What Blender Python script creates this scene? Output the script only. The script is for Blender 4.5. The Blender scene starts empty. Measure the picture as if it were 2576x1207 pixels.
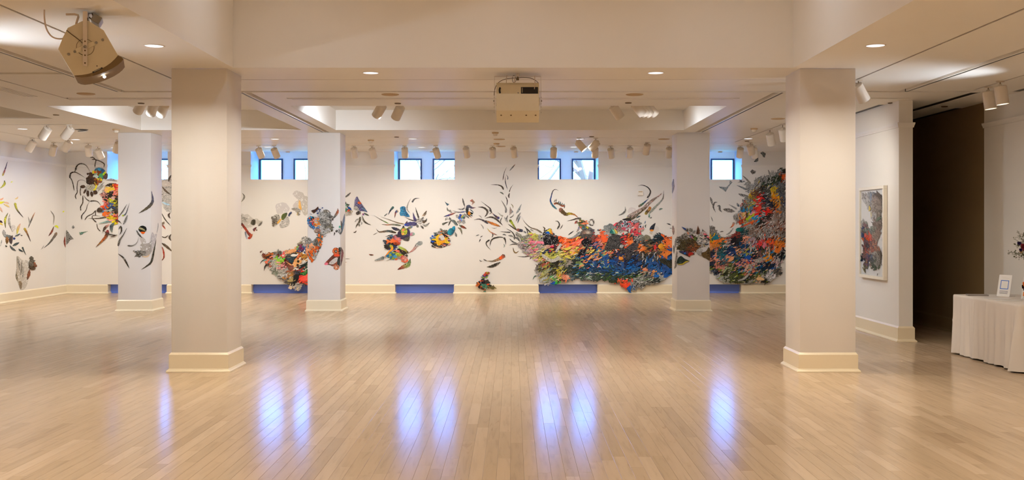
import bpy, bmesh, math, random
from mathutils import Vector, Matrix, noise as mnoise
R = random.Random(7)
sc = bpy.context.scene
COL = sc.collection
PI = math.pi

# ------------------------------------------------------------------ camera, sky, exposure
FPX, VX, VY, EYE = 2636.0, 1290.0, 565.0, 1.6      # focal length and vanishing point in photo pixels, eye height in metres
cam_d = bpy.data.cameras.new('camera')
cam = bpy.data.objects.new('camera', cam_d)
COL.objects.link(cam)
cam.location = (0, 0, EYE)
cam.rotation_euler = (PI/2, 0, 0)
cam_d.sensor_width = 36
cam_d.lens = FPX/2576*36
cam_d.shift_x = -(VX-1288)/2576
cam_d.shift_y = -(603.5-VY)/2576
cam_d.clip_end = 200
sc.camera = cam
vs = sc.view_settings
vs.view_transform = 'Standard'
vs.look = 'None'
vs.gamma = 1
vs.exposure = 0.38
vs.use_curve_mapping = False
world = bpy.data.worlds.new('sky')
sc.world = world
world.use_nodes = True
bgn = world.node_tree.nodes['Background']
bgn.inputs['Color'].default_value = (0.075, 0.29, 1.0, 1)
SKY = 27.0
bgn.inputs['Strength'].default_value = SKY
WARM = (1.0, 0.80, 0.60)
SPOT_W = 11.2        # track spotlights aimed at the display walls
DOWN_W = 39.0        # recessed downlights
SPOT_C = (0.88, 1.0, 1.16)
DOWN_C = (1.0, 0.945, 0.83)

sc.cycles.sample_clamp_indirect = 4.0
sc.cycles.caustics_reflective = False
sc.cycles.caustics_refractive = False

# ------------------------------------------------------------------ helpers
def lin(c):
    if isinstance(c, str):
        c = tuple(int(c[i:i+2], 16)/255 for i in (0, 2, 4))
    return tuple(((x+0.055)/1.055)**2.4 if x > 0.04045 else x/12.92 for x in c)

def link_mesh(name, verts, faces, mat=None, parent=None, smooth=False):
    me = bpy.data.meshes.new(name)
    me.from_pydata([tuple(v) for v in verts], [], faces)
    me.update()
    return link_obj(name, me, mat, parent, smooth)

def link_obj(name, me, mat=None, parent=None, smooth=False):
    o = bpy.data.objects.new(name, me)
    COL.objects.link(o)
    if mat:
        me.materials.append(mat)
    if smooth:
        me.shade_smooth()
    if parent:
        o.parent = parent
    return o

def empty(name, loc, rz=0):
    o = bpy.data.objects.new(name, None)
    o.empty_display_size = 0.1
    o.location = loc
    o.rotation_euler = (0, 0, rz)
    COL.objects.link(o)
    return o

def tag(o, label=None, cat=None, group=None, kind=None):
    if label: o['label'] = label
    if cat: o['category'] = cat
    if group: o['group'] = group
    if kind: o['kind'] = kind
    return o

class MB:
    """collects simple shapes into one mesh"""
    def __init__(s): s.v = []; s.f = []
    def add(s, vs, fs):
        n = len(s.v); s.v += [tuple(v) for v in vs]; s.f += [tuple(i+n for i in f) for f in fs]
    def box(s, x0, x1, y0, y1, z0, z1, M=None):
        vs = [(x, y, z) for z in (z0, z1) for y in (y0, y1) for x in (x0, x1)]
        if M: vs = [M @ Vector(v) for v in vs]
        s.add(vs, [(0,2,3,1),(4,5,7,6),(0,1,5,4),(2,6,7,3),(0,4,6,2),(1,3,7,5)])
    def bevbox(s, x0, x1, y0, y1, z0, z1, b, M=None):
        bm = bmesh.new()
        bmesh.ops.create_cube(bm, size=1)
        for v in bm.verts:
            v.co = Vector(((x0+x1)/2+v.co.x*(x1-x0), (y0+y1)/2+v.co.y*(y1-y0), (z0+z1)/2+v.co.z*(z1-z0)))
        bmesh.ops.bevel(bm, geom=bm.edges[:], offset=b, segments=2, affect='EDGES', profile=0.5)
        bm.verts.index_update()
        vs = [M @ v.co if M else v.co.copy() for v in bm.verts]
        s.add(vs, [tuple(v.index for v in f.verts) for f in bm.faces]); bm.free()
    def lathe(s, prof, n=24, M=None, cap=True):
        """prof: list of (r, z)"""
        vs = []; fs = []
        for r, z in prof:
            for k in range(n):
                a = 2*PI*k/n
                vs.append(Vector((r*math.cos(a), r*math.sin(a), z)))
        for i in range(len(prof)-1):
            for k in range(n):
                k2 = (k+1) % n
                fs.append((i*n+k, i*n+k2, (i+1)*n+k2, (i+1)*n+k))
        if cap:
            fs.append(tuple(range(n-1, -1, -1)))
            fs.append(tuple((len(prof)-1)*n+k for k in range(n)))
        if M: vs = [M @ v for v in vs]
        s.add(vs, fs)
    def tube(s, pts, r, n=8):
        pts = [Vector(p) for p in pts]
        rs = r if isinstance(r, (list, tuple)) else [r]*len(pts)
        vs = []; fs = []
        up = Vector((0.31, 0.17, 0.93)).normalized()
        for i, p in enumerate(pts):
            t = (pts[min(i+1, len(pts)-1)]-pts[max(i-1, 0)]).normalized()
            a = t.cross(up)
            if a.length < 1e-3: a = t.cross(Vector((1, 0, 0)))
            a.normalize(); b = t.cross(a)
            for k in range(n):
                w = 2*PI*k/n
                vs.append(p + (a*math.cos(w)+b*math.sin(w))*rs[i])
        for i in range(len(pts)-1):
            for k in range(n):
                k2 = (k+1) % n
                fs.append((i*n+k, (i+1)*n+k, (i+1)*n+k2, i*n+k2))
        fs.append(tuple(range(n))); fs.append(tuple((len(pts)-1)*n+k for k in range(n-1, -1, -1)))
        s.add(vs, fs)
    def prism(s, poly, y0, y1, M=None):
        """polygon in (x, z) extruded along y"""
        n = len(poly)
        vs = [Vector((x, y0, z)) for x, z in poly]+[Vector((x, y1, z)) for x, z in poly]
        if M: vs = [M @ v for v in vs]
        fs = [tuple(range(n)), tuple(range(2*n-1, n-1, -1))]
        fs += [(i, n+i, n+(i+1) % n, (i+1) % n) for i in range(n)]
        s.add(vs, fs)
    def build(s, name, mat, parent=None, smooth=False, angle=None):
        o = link_mesh(name, s.v, s.f, mat, parent)
        bm = bmesh.new(); bm.from_mesh(o.data)
        bmesh.ops.recalc_face_normals(bm, faces=bm.faces)
        bm.to_mesh(o.data); bm.free()
        if smooth:
            o.data.shade_smooth()
            o.data.set_sharp_from_angle(angle=angle or math.radians(35))
        return o

def sweep(path, prof, closed=False):
    """mouldings: path of (x, y) points with the room on its LEFT; prof of (offset, z)"""
    mb = MB(); n = len(path); P = [Vector(p) for p in path]
    rows = []
    for i in range(n):
        def nrm(a, b):
            d = (b-a).normalized(); return Vector((-d.y, d.x))
        if closed:
            n1 = nrm(P[i-1], P[i]); n2 = nrm(P[i], P[(i+1) % n])
        else:
            n1 = nrm(P[i-1], P[i]) if i > 0 else None
            n2 = nrm(P[i], P[i+1]) if i < n-1 else None
            n1 = n1 or n2; n2 = n2 or n1
        m = (n1+n2); m = m/(m.dot(n1))
        rows.append([(P[i].x+m.x*o, P[i].y+m.y*o, z) for o, z in prof])
    k = len(prof)
    vs = [v for r in rows for v in r]
    fs = []
    for i in range(n if closed else n-1):
        j = (i+1) % n
        for q in range(k-1):
            fs.append((i*k+q, j*k+q, j*k+q+1, i*k+q+1))
        fs.append((i*k+k-1, j*k+k-1, j*k, i*k))
    if not closed:
        fs.append(tuple(range(k))); fs.append(tuple((n-1)*k+q for q in range(k-1, -1, -1)))
    mb.add(vs, fs)
    return mb

_ONES = ['', 'first', 'second', 'third', 'fourth', 'fifth', 'sixth', 'seventh', 'eighth', 'ninth', 'tenth', 'eleventh', 'twelfth',
         'thirteenth', 'fourteenth', 'fifteenth', 'sixteenth', 'seventeenth', 'eighteenth', 'nineteenth']
_TENS = {2: ('twentieth', 'twenty'), 3: ('thirtieth', 'thirty'), 4: ('fortieth', 'forty'), 5: ('fiftieth', 'fifty'), 6: ('sixtieth', 'sixty'), 7: ('seventieth', 'seventy')}
def ordinal(n):
    if n < 20: return _ONES[n]
    t, o = divmod(n, 10)
    return _TENS[t][0] if o == 0 else _TENS[t][1]+'-'+_ONES[o]

# ------------------------------------------------------------------ materials
def new_mat(name):
    m = bpy.data.materials.new(name); m.use_nodes = True
    nt = m.node_tree
    return m, nt, nt.nodes['Principled BSDF']

def N(nt, typ, **kw):
    n = nt.nodes.new(typ)
    for k, v in kw.items():
        if k.startswith('i_'):
            n.inputs[k[2:].replace('_', ' ')].default_value = v
        else:
            setattr(n, k, v)
    return n

def ramp(nt, stops, interp='LINEAR'):
    r = nt.nodes.new('ShaderNodeValToRGB')
    cr = r.color_ramp; cr.interpolation = interp
    while len(cr.elements) < len(stops): cr.elements.new(0.5)
    for e, (p, c) in zip(cr.elements, stops):
        e.position = p
        e.color = (c, c, c, 1) if isinstance(c, (int, float)) else tuple(c)+(1,)
    return r

def mix(nt, fac, a, b, blend='MIX'):
    n = nt.nodes.new('ShaderNodeMix'); n.data_type = 'RGBA'; n.blend_type = blend
    for s, v in ((0, fac), (6, a), (7, b)):
        if hasattr(v, 'is_output'): nt.links.new(v, n.inputs[s])
        elif isinstance(v, (int, float)) and s: n.inputs[s].default_value = (v, v, v, 1)
        elif s: n.inputs[s].default_value = tuple(v)[:3]+(1,)
        else: n.inputs[0].default_value = v
    return n.outputs[2]

def paint(name, col, rough=0.6, bump=0.02, scale=60, var=0.03, spec=0.3):
    m, nt, b = new_mat(name)
    tc = N(nt, 'ShaderNodeNewGeometry')
    n1 = N(nt, 'ShaderNodeTexNoise', i_Scale=1.3, i_Detail=3.0)
    nt.links.new(tc.outputs['Position'], n1.inputs['Vector'])
    c = lin(col)
    dk = tuple(x*(1-var*2) for x in c)
    nt.links.new(mix(nt, n1.outputs['Fac'], dk, c), b.inputs['Base Color'])
    if bump:
        n2 = N(nt, 'ShaderNodeTexNoise', i_Scale=float(scale), i_Detail=2.0)
        nt.links.new(tc.outputs['Position'], n2.inputs['Vector'])
        bp = N(nt, 'ShaderNodeBump', i_Strength=bump, i_Distance=0.01)
        nt.links.new(n2.outputs['Fac'], bp.inputs['Height'])
        nt.links.new(bp.outputs['Normal'], b.inputs['Normal'])
    b.inputs['Roughness'].default_value = rough
    b.inputs['Specular IOR Level'].default_value = spec
    return m

def solid(name, col, rough=0.5, metal=0.0, spec=0.5):
    m, nt, b = new_mat(name)
    tc = N(nt, 'ShaderNodeTexCoord')
    n1 = N(nt, 'ShaderNodeTexNoise', i_Scale=14.0, i_Detail=2.0)
    nt.links.new(tc.outputs['Object'], n1.inputs['Vector'])
    c = lin(col)
    nt.links.new(mix(nt, n1.outputs['Fac'], tuple(x*0.94 for x in c), c), b.inputs['Base Color'])
    b.inputs['Roughness'].default_value = rough
    b.inputs['Metallic'].default_value = metal
    b.inputs['Specular IOR Level'].default_value = spec
    return m

def emit(name, col, s):
    m, nt, b = new_mat(name)
    b.inputs['Base Color'].default_value = (0.8, 0.8, 0.8, 1)
    b.inputs['Emission Color'].default_value = tuple(col)+(1,)
    b.inputs['Emission Strength'].default_value = s
    return m

M_WALL = paint('wall_paint', (0.91, 0.885, 0.85))
M_CEIL = paint('ceiling_paint', (0.965, 0.94, 0.90), rough=0.5, bump=0.01)
M_COLM = paint('column_paint', (0.895, 0.865, 0.835))
M_BASE = paint('baseboard_paint', (0.93, 0.865, 0.74), rough=0.32, bump=0.0, spec=0.5)
M_RAIL = paint('rail_paint', (0.91, 0.885, 0.85), rough=0.45, bump=0)
M_CORRSHADE = paint('corridor_shade_paint', (0.56, 0.47, 0.33))  # dark tone paints the corridor's shade onto its wall and baseboard
M_BLUE = paint('painted_daylight_blue', (0.50, 0.62, 1.0), rough=0.4, bump=0)  # blue of the daylight spill, painted onto the recess back
M_CAN = solid('can_white', (0.90, 0.85, 0.78), 0.45)
M_CANIN = solid('can_reflector', (0.85, 0.83, 0.80), 0.3)
M_LENS = emit('lamp_lens', (1.0, 0.93, 0.82), 6.0)
M_DOWN = emit('downlight_lens', (0.80, 0.88, 1.0), 1.15)
M_GLARE = emit('white_glare', (0.9, 0.95, 1.0), 30.0)
M_TRIMW = solid('white_trim', (0.93, 0.89, 0.83), 0.4)
M_TAN = solid('tan_grille', (0.78, 0.66, 0.50), 0.7)
M_DKBRASS = solid('dull_bronze', (0.45, 0.36, 0.24), 0.4, 0.6)
M_BLACK = solid('black_plastic', (0.03, 0.03, 0.035), 0.4)
M_DKFRAME = solid('dark_window_frame', (0.03, 0.10, 0.20), 0.35)
M_SPKR = solid('speaker_paint', (0.87, 0.82, 0.71), 0.45)
M_SPGRILL = solid('speaker_grille', (0.50, 0.41, 0.28), 0.75)
M_STRAP = solid('white_strap', (0.88, 0.83, 0.78), 0.4)
M_STEEL = solid('bolt_steel', (0.62, 0.60, 0.56), 0.3, 0.8)
M_CABLEW = solid('white_cable', (0.86, 0.78, 0.70), 0.5)
M_WIRE = solid('dark_wire', (0.35, 0.26, 0.14), 0.4, 0.3)
M_PFRAME = solid('picture_frame_white', (0.93, 0.89, 0.82), 0.4)
M_CLOTH = paint('white_tablecloth', (0.88, 0.84, 0.80), rough=0.85, bump=0.05, scale=400)
M_CARD = solid('white_card', (0.92, 0.90, 0.88), 0.5)
M_CARDBLUE = solid('blue_print', (0.10, 0.42, 0.80), 0.5)
M_INK = solid('grey_print', (0.42, 0.42, 0.45), 0.6)
M_BARK = paint('bark', (0.68, 0.42, 0.29), rough=0.9, bump=0.3, scale=30)
M_LAWN = paint('lawn', (0.45, 0.52, 0.35), rough=1, bump=0)

def glass_mat():
    m, nt, b = new_mat('window_glass')
    nt.nodes.remove(b)
    out = nt.nodes['Material Output']
    tr = N(nt, 'ShaderNodeBsdfTransparent'); tr.inputs['Color'].default_value = (0.96, 0.98, 1, 1)
    gl = N(nt, 'ShaderNodeBsdfGlossy'); gl.inputs['Roughness'].default_value = 0.0
    lw = N(nt, 'ShaderNodeLayerWeight')
    pw = N(nt, 'ShaderNodeMath', operation='POWER'); pw.inputs[1].default_value = 5.0
    ma = N(nt, 'ShaderNodeMath', operation='MULTIPLY_ADD'); ma.inputs[1].default_value = 0.94; ma.inputs[2].default_value = 0.05
    nt.links.new(lw.outputs['Facing'], pw.inputs[0]); nt.links.new(pw.outputs[0], ma.inputs[0])
    mx = N(nt, 'ShaderNodeMixShader')
    nt.links.new(ma.outputs[0], mx.inputs[0]); nt.links.new(tr.outputs[0], mx.inputs[1]); nt.links.new(gl.outputs[0], mx.inputs[2])
    nt.links.new(mx.outputs[0], out.inputs['Surface'])
    return m
M_GLASS = glass_mat()

def floor_mat():
    m, nt, b = new_mat('maple_floor')
    geo = N(nt, 'ShaderNodeNewGeometry')
    at = N(nt, 'ShaderNodeAttribute', attribute_name='tone')
    # grain stretched along the boards, shifted per board
    mp = N(nt, 'ShaderNodeMapping'); mp.inputs['Scale'].default_value = (16, 1.3, 1)
    off = N(nt, 'ShaderNodeVectorMath', operation='SCALE'); off.inputs['Scale'].default_value = 37.0
    nt.links.new(at.outputs['Color'], off.inputs[0])
    ad = N(nt, 'ShaderNodeVectorMath', operation='ADD')
    nt.links.new(geo.outputs['Position'], ad.inputs[0]); nt.links.new(off.outputs[0], ad.inputs[1])
    nt.links.new(ad.outputs[0], mp.inputs['Vector'])
    g = N(nt, 'ShaderNodeTexNoise', i_Scale=1.8, i_Detail=3.0, i_Roughness=0.5, i_Distortion=0.5)
    nt.links.new(mp.outputs[0], g.inputs['Vector'])
    rt = ramp(nt, [(0.0, lin((0.64, 0.535, 0.425))), (0.35, lin((0.70, 0.60, 0.485))), (0.75, lin((0.73, 0.625, 0.51))), (1.0, lin((0.765, 0.665, 0.555)))])
    nt.links.new(at.outputs['Fac'], rt.inputs[0])
    rg = ramp(nt, [(0.28, 0.80), (0.46, 0.96), (0.62, 1.0)])
    nt.links.new(g.outputs['Fac'], rg.inputs[0])
    c = mix(nt, 0.75, rt.outputs[0], rg.outputs[0], 'MULTIPLY')
    # scattered dark mineral streaks
    mp2 = N(nt, 'ShaderNodeMapping'); mp2.inputs['Scale'].default_value = (14, 1.6, 1)
    nt.links.new(ad.outputs[0], mp2.inputs['Vector'])
    s = N(nt, 'ShaderNodeTexNoise', i_Scale=1.1, i_Detail=4.0, i_Distortion=1.6)
    nt.links.new(mp2.outputs[0], s.inputs['Vector'])
    rs = ramp(nt, [(0.66, 0.0), (0.76, 1.0)])
    nt.links.new(s.outputs['Fac'], rs.inputs[0])
    sm = N(nt, 'ShaderNodeMath', operation='MULTIPLY'); sm.inputs[1].default_value = 0.28
    nt.links.new(rs.outputs[0], sm.inputs[0])
    c = mix(nt, sm.outputs[0], c, lin((0.45, 0.32, 0.20)))
    nt.links.new(c, b.inputs['Base Color'])
    # worn lacquer, a little duller in places
    mp3 = N(nt, 'ShaderNodeMapping'); mp3.inputs['Scale'].default_value = (1.2, 0.5, 1)
    nt.links.new(geo.outputs['Position'], mp3.inputs['Vector'])
    w = N(nt, 'ShaderNodeTexNoise', i_Scale=3.0, i_Detail=5.0, i_Roughness=0.6)
    nt.links.new(mp3.outputs[0], w.inputs['Vector'])
    rr = ramp(nt, [(0.3, 0.14), (0.75, 0.165)])
    nt.links.new(w.outputs['Fac'], rr.inputs[0])
    nt.links.new(rr.outputs[0], b.inputs['Roughness'])
    b.inputs['IOR'].default_value = 1.6
    # even diffuse share mixed in to keep denoised floor reflections free of blotches
    df = N(nt, 'ShaderNodeBsdfDiffuse')
    nt.links.new(c, df.inputs['Color'])
    mx = N(nt, 'ShaderNodeMixShader'); mx.inputs[0].default_value = 0.32
    nt.links.new(b.outputs[0], mx.inputs[1]); nt.links.new(df.outputs[0], mx.inputs[2])
    nt.links.new(mx.outputs[0], nt.nodes['Material Output'].inputs['Surface'])
    return m
M_FLOOR = floor_mat()
M_SUB = solid('subfloor_dark', (0.36, 0.26, 0.17), 0.9)
M_WREC = paint('window_surround_warm_tint', (0.98, 0.87, 0.70))  # cream tint stands in for warm room light against the blue daylight
M_BAND = solid('channel_band', (0.80, 0.74, 0.69), 0.25)
M_TRACK = solid('track_metal', (0.50, 0.40, 0.28), 0.4)
M_COOL = emit('cool_downlight_lens', (0.80, 0.88, 1.0), 1.15)
# ------------------------------------------------------------------ room shell
H = 3.3
YW = 24.4            # inner face of the window wall
XL, XR = -10.4, 6.5
YF = -5.0            # wall behind the viewpoint
BAYS = [-2.055+3.342*k for k in (-2, -1, 0, 1, 2)]
BW = 0.705           # half width of a window bay
BASEPROF = [(0.0, 0.0), (0.046, 0.0), (0.046, 0.010), (0.038, 0.022), (0.030, 0.026), (0.026, 0.034), (0.021, 0.036), (0.021, 0.188), (0.014, 0.197), (0.004, 0.210), (0.0, 0.210)]
RAILPROF = [(0.0, -0.03), (0.012, -0.03), (0.014, -0.012), (0.022, 0.008), (0.026, 0.03), (0.026, 0.036), (0.0, 0.036)]

# floor: dark sub-floor with planks lying on it
floor = MB()
floor.box(XL-0.3, XR+0.4, YF, 27.0, -0.12, -0.019)
floor = tag(floor.build('floor', M_SUB), 'pale maple strip floor, glossy with lacquer', None, None, 'structure')
planks = []
PW = 0.088
x = XL
while x < XR+0.2:
    y = YF + R.uniform(-0.9, 0)
    while y < 25.2:
        L = R.choice((0.45, 0.6, 0.75, 0.9, 1.05, 1.2, 1.5, 1.8))*R.uniform(0.85, 1.15)
        if y+L > 5.2:
            planks.append((x, y, L, min(1, max(0, R.gauss(0.55, 0.17))), R.random()))
        y += L
    x += PW
def seen(p):
    x, y, L, t, u = p
    y1 = max(y, 6.6); ym = max(y1, y+L*0.5); xm = x+PW/2
    px = VX+FPX*xm/ym
    if y+L < 6.7 or px < 0 or px > 2576: return 0
    return PW*max(0, y+L-y1)/ym**3
planks.sort(key=seen, reverse=True)
def plank_geo(x, y, L):
    g = 0.0004; b = 0.0009; z0 = -0.018
    x0, x1, y0, y1 = x+g, x+PW-g, y+g, min(y+L, 25.2)-g
    vs = [(x0, y0, z0), (x1, y0, z0), (x1, y1, z0), (x0, y1, z0),
          (x0, y0, -b*0.7), (x1, y0, -b*0.7), (x1, y1, -b*0.7), (x0, y1, -b*0.7),
          (x0+b, y0+b, 0), (x1-b, y0+b, 0), (x1-b, y1-b, 0), (x0+b, y1-b, 0)]
    fs = [(8, 9, 10, 11)]
    for k in range(4):
        j = (k+1) % 4
        fs += [(k, j, 4+j, 4+k), (4+k, 4+j, 8+j, 8+k)]
    return vs, fs
def set_tone(me, tones):
    a = me.attributes.new('tone', 'FLOAT_COLOR', 'POINT')
    a.data.foreach_set('color', [c for t in tones for c in t])
for p in planks[:300]:
    vs, fs = plank_geo(*p[:3])
    o = link_mesh('plank', vs, fs, M_FLOOR, floor)
    set_tone(o.data, [(p[3], p[3], p[3], 1)]*12)
vs = []; fs = []; tn = []
for p in planks[300:]:
    v, f = plank_geo(*p[:3]); n = len(vs)
    vs += v; fs += [tuple(i+n for i in q) for q in f]; tn += [(p[3], p[3], p[3], 1)]*12
o = link_mesh('plank_field', vs, fs, M_FLOOR, floor); set_tone(o.data, tn); o['kind'] = 'stuff'
mbn = MB(); mbn.box(XL-0.3, XR+0.4, YF, 5.2, -0.019, -0.001)
o = mbn.build('plank_surround', M_FLOOR, floor)
set_tone(o.data, [(0.55, 0.55, 0.55, 1)]*8)

# ceiling: one sheet with its coffers, track channels and slots sunk into it
TOPH = {}
opens = [(-3.03, 3.04, 4.2, 11.35, 1.35), (-3.18, 3.07, 15.0, 18.83, 0.36), (-6.68, -3.79, 15.0, 18.83, 0.36), (-10.4, -7.37, 12.6, 16.8, 0.30)]
def slot(x0, x1, y0, y1, d): opens.append((min(x0, x1), max(x0, x1), min(y0, y1), max(y0, y1), d))
STRIPS = []
# folding-wall channels: a shallow band and a deep slit, its shade painted by a black strip
for X, y0, y1, s in ((-5.02, 5.0, 13.42, 1), (5.0, 5.0, 13.42, -1), (-3.46, 13.5, 19.3, 1), (3.44, 13.5, 19.3, -1)):
    slot(X, X+s*0.085, y0, y1, 0.09)
    slot(X-s*0.055, X-s*0.022, y0, y1, 0.16)
    STRIPS.append((min(X, X+s*.085)+.004, max(X, X+s*.085)-.004, y0, y1, H+.078, H+.088, 'b')); STRIPS.append((min(X-s*.055, X-s*.022), max(X-s*.055, X-s*.022), y0, y1, H+.003, H+.1, 'k'))
slot(-5.0, 6.0, 13.33, 13.45, 0.13)
slot(-10.0, -5.05, 11.71, 11.84, 0.11)
slot(-3.05, 3.05, 14.05, 14.15, 0.14); slot(-3.0, 3.0, 14.235, 14.27, 0.06)
slot(-6.02, -3.85, 14.05, 14.15, 0.14); slot(-6.0, -3.85, 14.235, 14.27, 0.06)
slot(3.75, 5.35, 14.05, 14.15, 0.12)
# narrow lighting-track grooves
TR = [(-3.985, -3.955, 5.0, 12.28), (4.015, 4.045, 5.0, 12.28), (-3.985, 4.045, 12.27, 12.30), (-6.035, -6.005, 5.0, 14.3),
      (-9.6, 5.1, 20.515, 20.545), (-9.6, 5.1, 21.585, 21.615), (-9.6, 5.1, 22.545, 22.575), (5.805, 5.835, 5.0, 13.2),
      (-9.4, -9.37, 17.0, 22.5), (-9.4, -6.8, 17.785, 17.815), (4.56, 4.59, 17.0, 21.6)]
for t in TR:
    slot(*t, 0.028)
    w_ = .006
    STRIPS.append((t[0]+w_, t[1]-w_, t[2]+w_, t[3]-w_, H+.006, H+.026, 't'))
slot(-9.6, 5.1, 22.03, 22.09, 0.09); slot(-9.6, 5.1, 23.66, 23.70, 0.03)
for k in range(4): slot(-6.48+0.05*k, -6.455+0.05*k, 8.0, 13.92, 0.12)
slot(5.19, 5.28, 14.86, 18.4, 0.22)
for q in ((5.195, 5.275, 14.87, 18.4), (6.385, 6.485, 5.0, 13.39), (5.91, 6.01, 13.51, 18.0), (6.47, 6.59, 15.31, 18.2)): STRIPS.append(q+(H+.004, H+.1, 'k'))  # black strips stand in for the shade inside these gaps
slot(6.38, 6.49, 5.0, 13.4, 0.22); slot(5.90, 6.02, 13.5, 18.0, 0.2); slot(6.46, 6.6, 15.3, 18.3, 0.2)
slot(5.95, 6.5, 15.2, 15.26, 0.04)
xs = sorted({XL-0.2, XR+0.3} | {a for o in opens for a in o[:2]})
ys = sorted({YF, YW} | {a for o in opens for a in o[2:4]})
def height(cx, cy):
    h = 0
    for a, b, c, d, e in opens:
        if a < cx < b and c < cy < d: h = max(h, e)
    return h
nx, ny = len(xs)-1, len(ys)-1
hh = [[height((xs[i]+xs[i+1])/2, (ys[j]+ys[j+1])/2) for j in range(ny)] for i in range(nx)]
cm = MB()
for i in range(nx):
    for j in range(ny):
        h = H+hh[i][j]; a, b, c, d = xs[i], xs[i+1], ys[j], ys[j+1]
        cm.add([(a, c, h), (a, d, h), (b, d, h), (b, c, h)], [(0, 1, 2, 3)])
        if i < nx-1 and hh[i+1][j] != hh[i][j]:
            g = H+hh[i+1][j]
            f = (0, 1, 2, 3) if g < h else (3, 2, 1, 0)
            cm.add([(b, c, h), (b, d, h), (b, d, g), (b, c, g)], [f])
        if j < ny-1 and hh[i][j+1] != hh[i][j]:
            g = H+hh[i][j+1]
            f = (3, 2, 1, 0) if g < h else (0, 1, 2, 3)
            cm.add([(a, d, h), (b, d, h), (b, d, g), (a, d, g)], [f])
ceil = link_mesh('ceiling', cm.v, cm.f, M_CEIL)
tag(ceil, 'cream ceiling with sunken coffers and lighting track grooves', None, None, 'structure')
for k_, (nm_, mt_) in {'b': ('channel_band', M_BAND), 'k': ('painted_gap_shade', M_BLACK), 't': ('lighting_track', M_TRACK)}.items():
    for q in STRIPS:
        if q[6] == k_:
            m = MB(); m.box(*q[:6]); m.build(nm_, mt_, ceil)
# concealing roof above the window recesses and the whole ceiling
rb = MB(); rb.box(XL-0.3, XR+0.4, YW-0.05, 25.5, 3.36, 3.5)
rb.build('ceiling_recess', M_CEIL, ceil)

def wall(name, label, mat, boxes):
    m = MB()
    for b in boxes: m.box(*b)
    return tag(m.build(name, mat), label, None, None, 'structure')
# window wall: piers, panels hung in front of the bays, outer wall with openings
bx = []
edges = [XL] + [e for c in BAYS for e in (c-BW, c+BW)] + [XR+0.12]
for k in range(0, len(edges), 2): bx.append((edges[k], edges[k+1], YW, 25.2, 0, 3.36))
for c in BAYS: bx.append((c-BW, c+BW, YW, YW+0.17, 0.21, 2.655))
WZ0, WZ1 = 2.25, 3.187
zz = [(XL-0.2, XR+0.3, 25.2, 25.4, 0, WZ0), (XL-0.2, XR+0.3, 25.2, 25.4, WZ1, 3.4)]
px_ = XL-0.2
for c in BAYS:
    for a, b in ((c-0.69, c-0.13), (c+0.13, c+0.69)):
        zz.append((px_, a, 25.2, 25.4, WZ0, WZ1)); px_ = b
zz.append((px_, XR+0.3, 25.2, 25.4, WZ0, WZ1))
wb = wall('wall_back', 'long white display wall under the row of small windows', M_WALL, bx)
m = MB()
for q in zz: m.box(*q)
m.build('window_surround', M_WREC, wb)
wall('wall_left', 'white display wall joining the window wall at a corner', M_WALL, [(XL-0.2, XL, YF, 25.2, 0, 3.35)])
wall('wall_front', 'white wall behind the viewpoint', M_WALL, [(XL-0.2, XR+0.3, YF-0.2, YF, 0, 3.35)])
wall('wall_right', 'white wall behind the white-clothed table', M_WALL, [(XR, XR+0.3, YF, 14.45, 0, 3.35), (XR+0.12, XR+0.3, 18.5, 25.2, 0, 3.35)])
wall('wall_corridor', 'corridor wall beyond the table, shade painted in as olive brown', M_CORRSHADE, [(XR+0.06, XR+0.3, 14.45, 18.5, 0, 3.35), (5.47, XR+0.06, 18.3, 18.5, 0, 3.55)])
wall('wall_partition', 'white partition wall carrying the framed print', M_WALL, [(5.28, 5.47, 14.33, 18.5, 0, 3.3)])

segs = [edges[k:k+2] for k in range(0, len(edges), 2)]
for a, b in segs:
    path = [(b, YW+0.16), (b, YW), (a, YW), (a, YW+0.16)]
    if a == XL: path = path[:3]
    tag(sweep(path, BASEPROF).build('baseboard_back', M_BASE), 'cream baseboard between two window bays', None, None, 'structure')
    path = [(b, YW+0.03), (b, YW), (a, YW), (a, YW+0.03)]
    if a == XL: path = path[:3]
    tag(sweep(path, [(o, z+2.96) for o, z in RAILPROF]).build('trim_1', M_RAIL), 'white picture rail on the window wall', None, None, 'structure')
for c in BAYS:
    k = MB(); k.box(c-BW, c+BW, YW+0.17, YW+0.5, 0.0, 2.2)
    k = tag(k.build('trim_2', M_BLUE), 'recess wall in the slot under the display wall, blue daylight painted on', None, None, 'structure')
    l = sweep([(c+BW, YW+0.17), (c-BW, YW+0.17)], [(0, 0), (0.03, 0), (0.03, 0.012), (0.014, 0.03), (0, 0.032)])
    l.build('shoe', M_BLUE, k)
tag(sweep([(XL, YW), (XL, YF)], BASEPROF).build('baseboard_left', M_BASE), 'cream baseboard along the side display wall', None, None, 'structure')
tag(sweep([(XL, YW), (XL, YF)], [(o, z+2.96) for o, z in RAILPROF]).build('trim_3', M_RAIL), 'white picture rail on the side display wall', None, None, 'structure')
tag(sweep([(XR, YF), (XR, 14.45)], BASEPROF).build('baseboard_right', M_BASE), 'cream baseboard behind the table', None, None, 'structure')
tag(sweep([(XR, YF), (XR, 14.45), (XR+0.06, 14.45)], [(o, z+2.96) for o, z in RAILPROF]).build('trim_4', M_RAIL), 'white picture rail above the table', None, None, 'structure')
tag(sweep([(XR+0.06, 14.46), (XR+0.06, 18.3)], BASEPROF).build('baseboard_corridor', M_CORRSHADE), 'corridor baseboard, shade painted in as olive brown', None, None, 'structure')
pp = [(5.28, 18.5), (5.28, 14.33), (5.47, 14.33), (5.47, 18.3)]
pp2 = pp[::-1]
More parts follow.
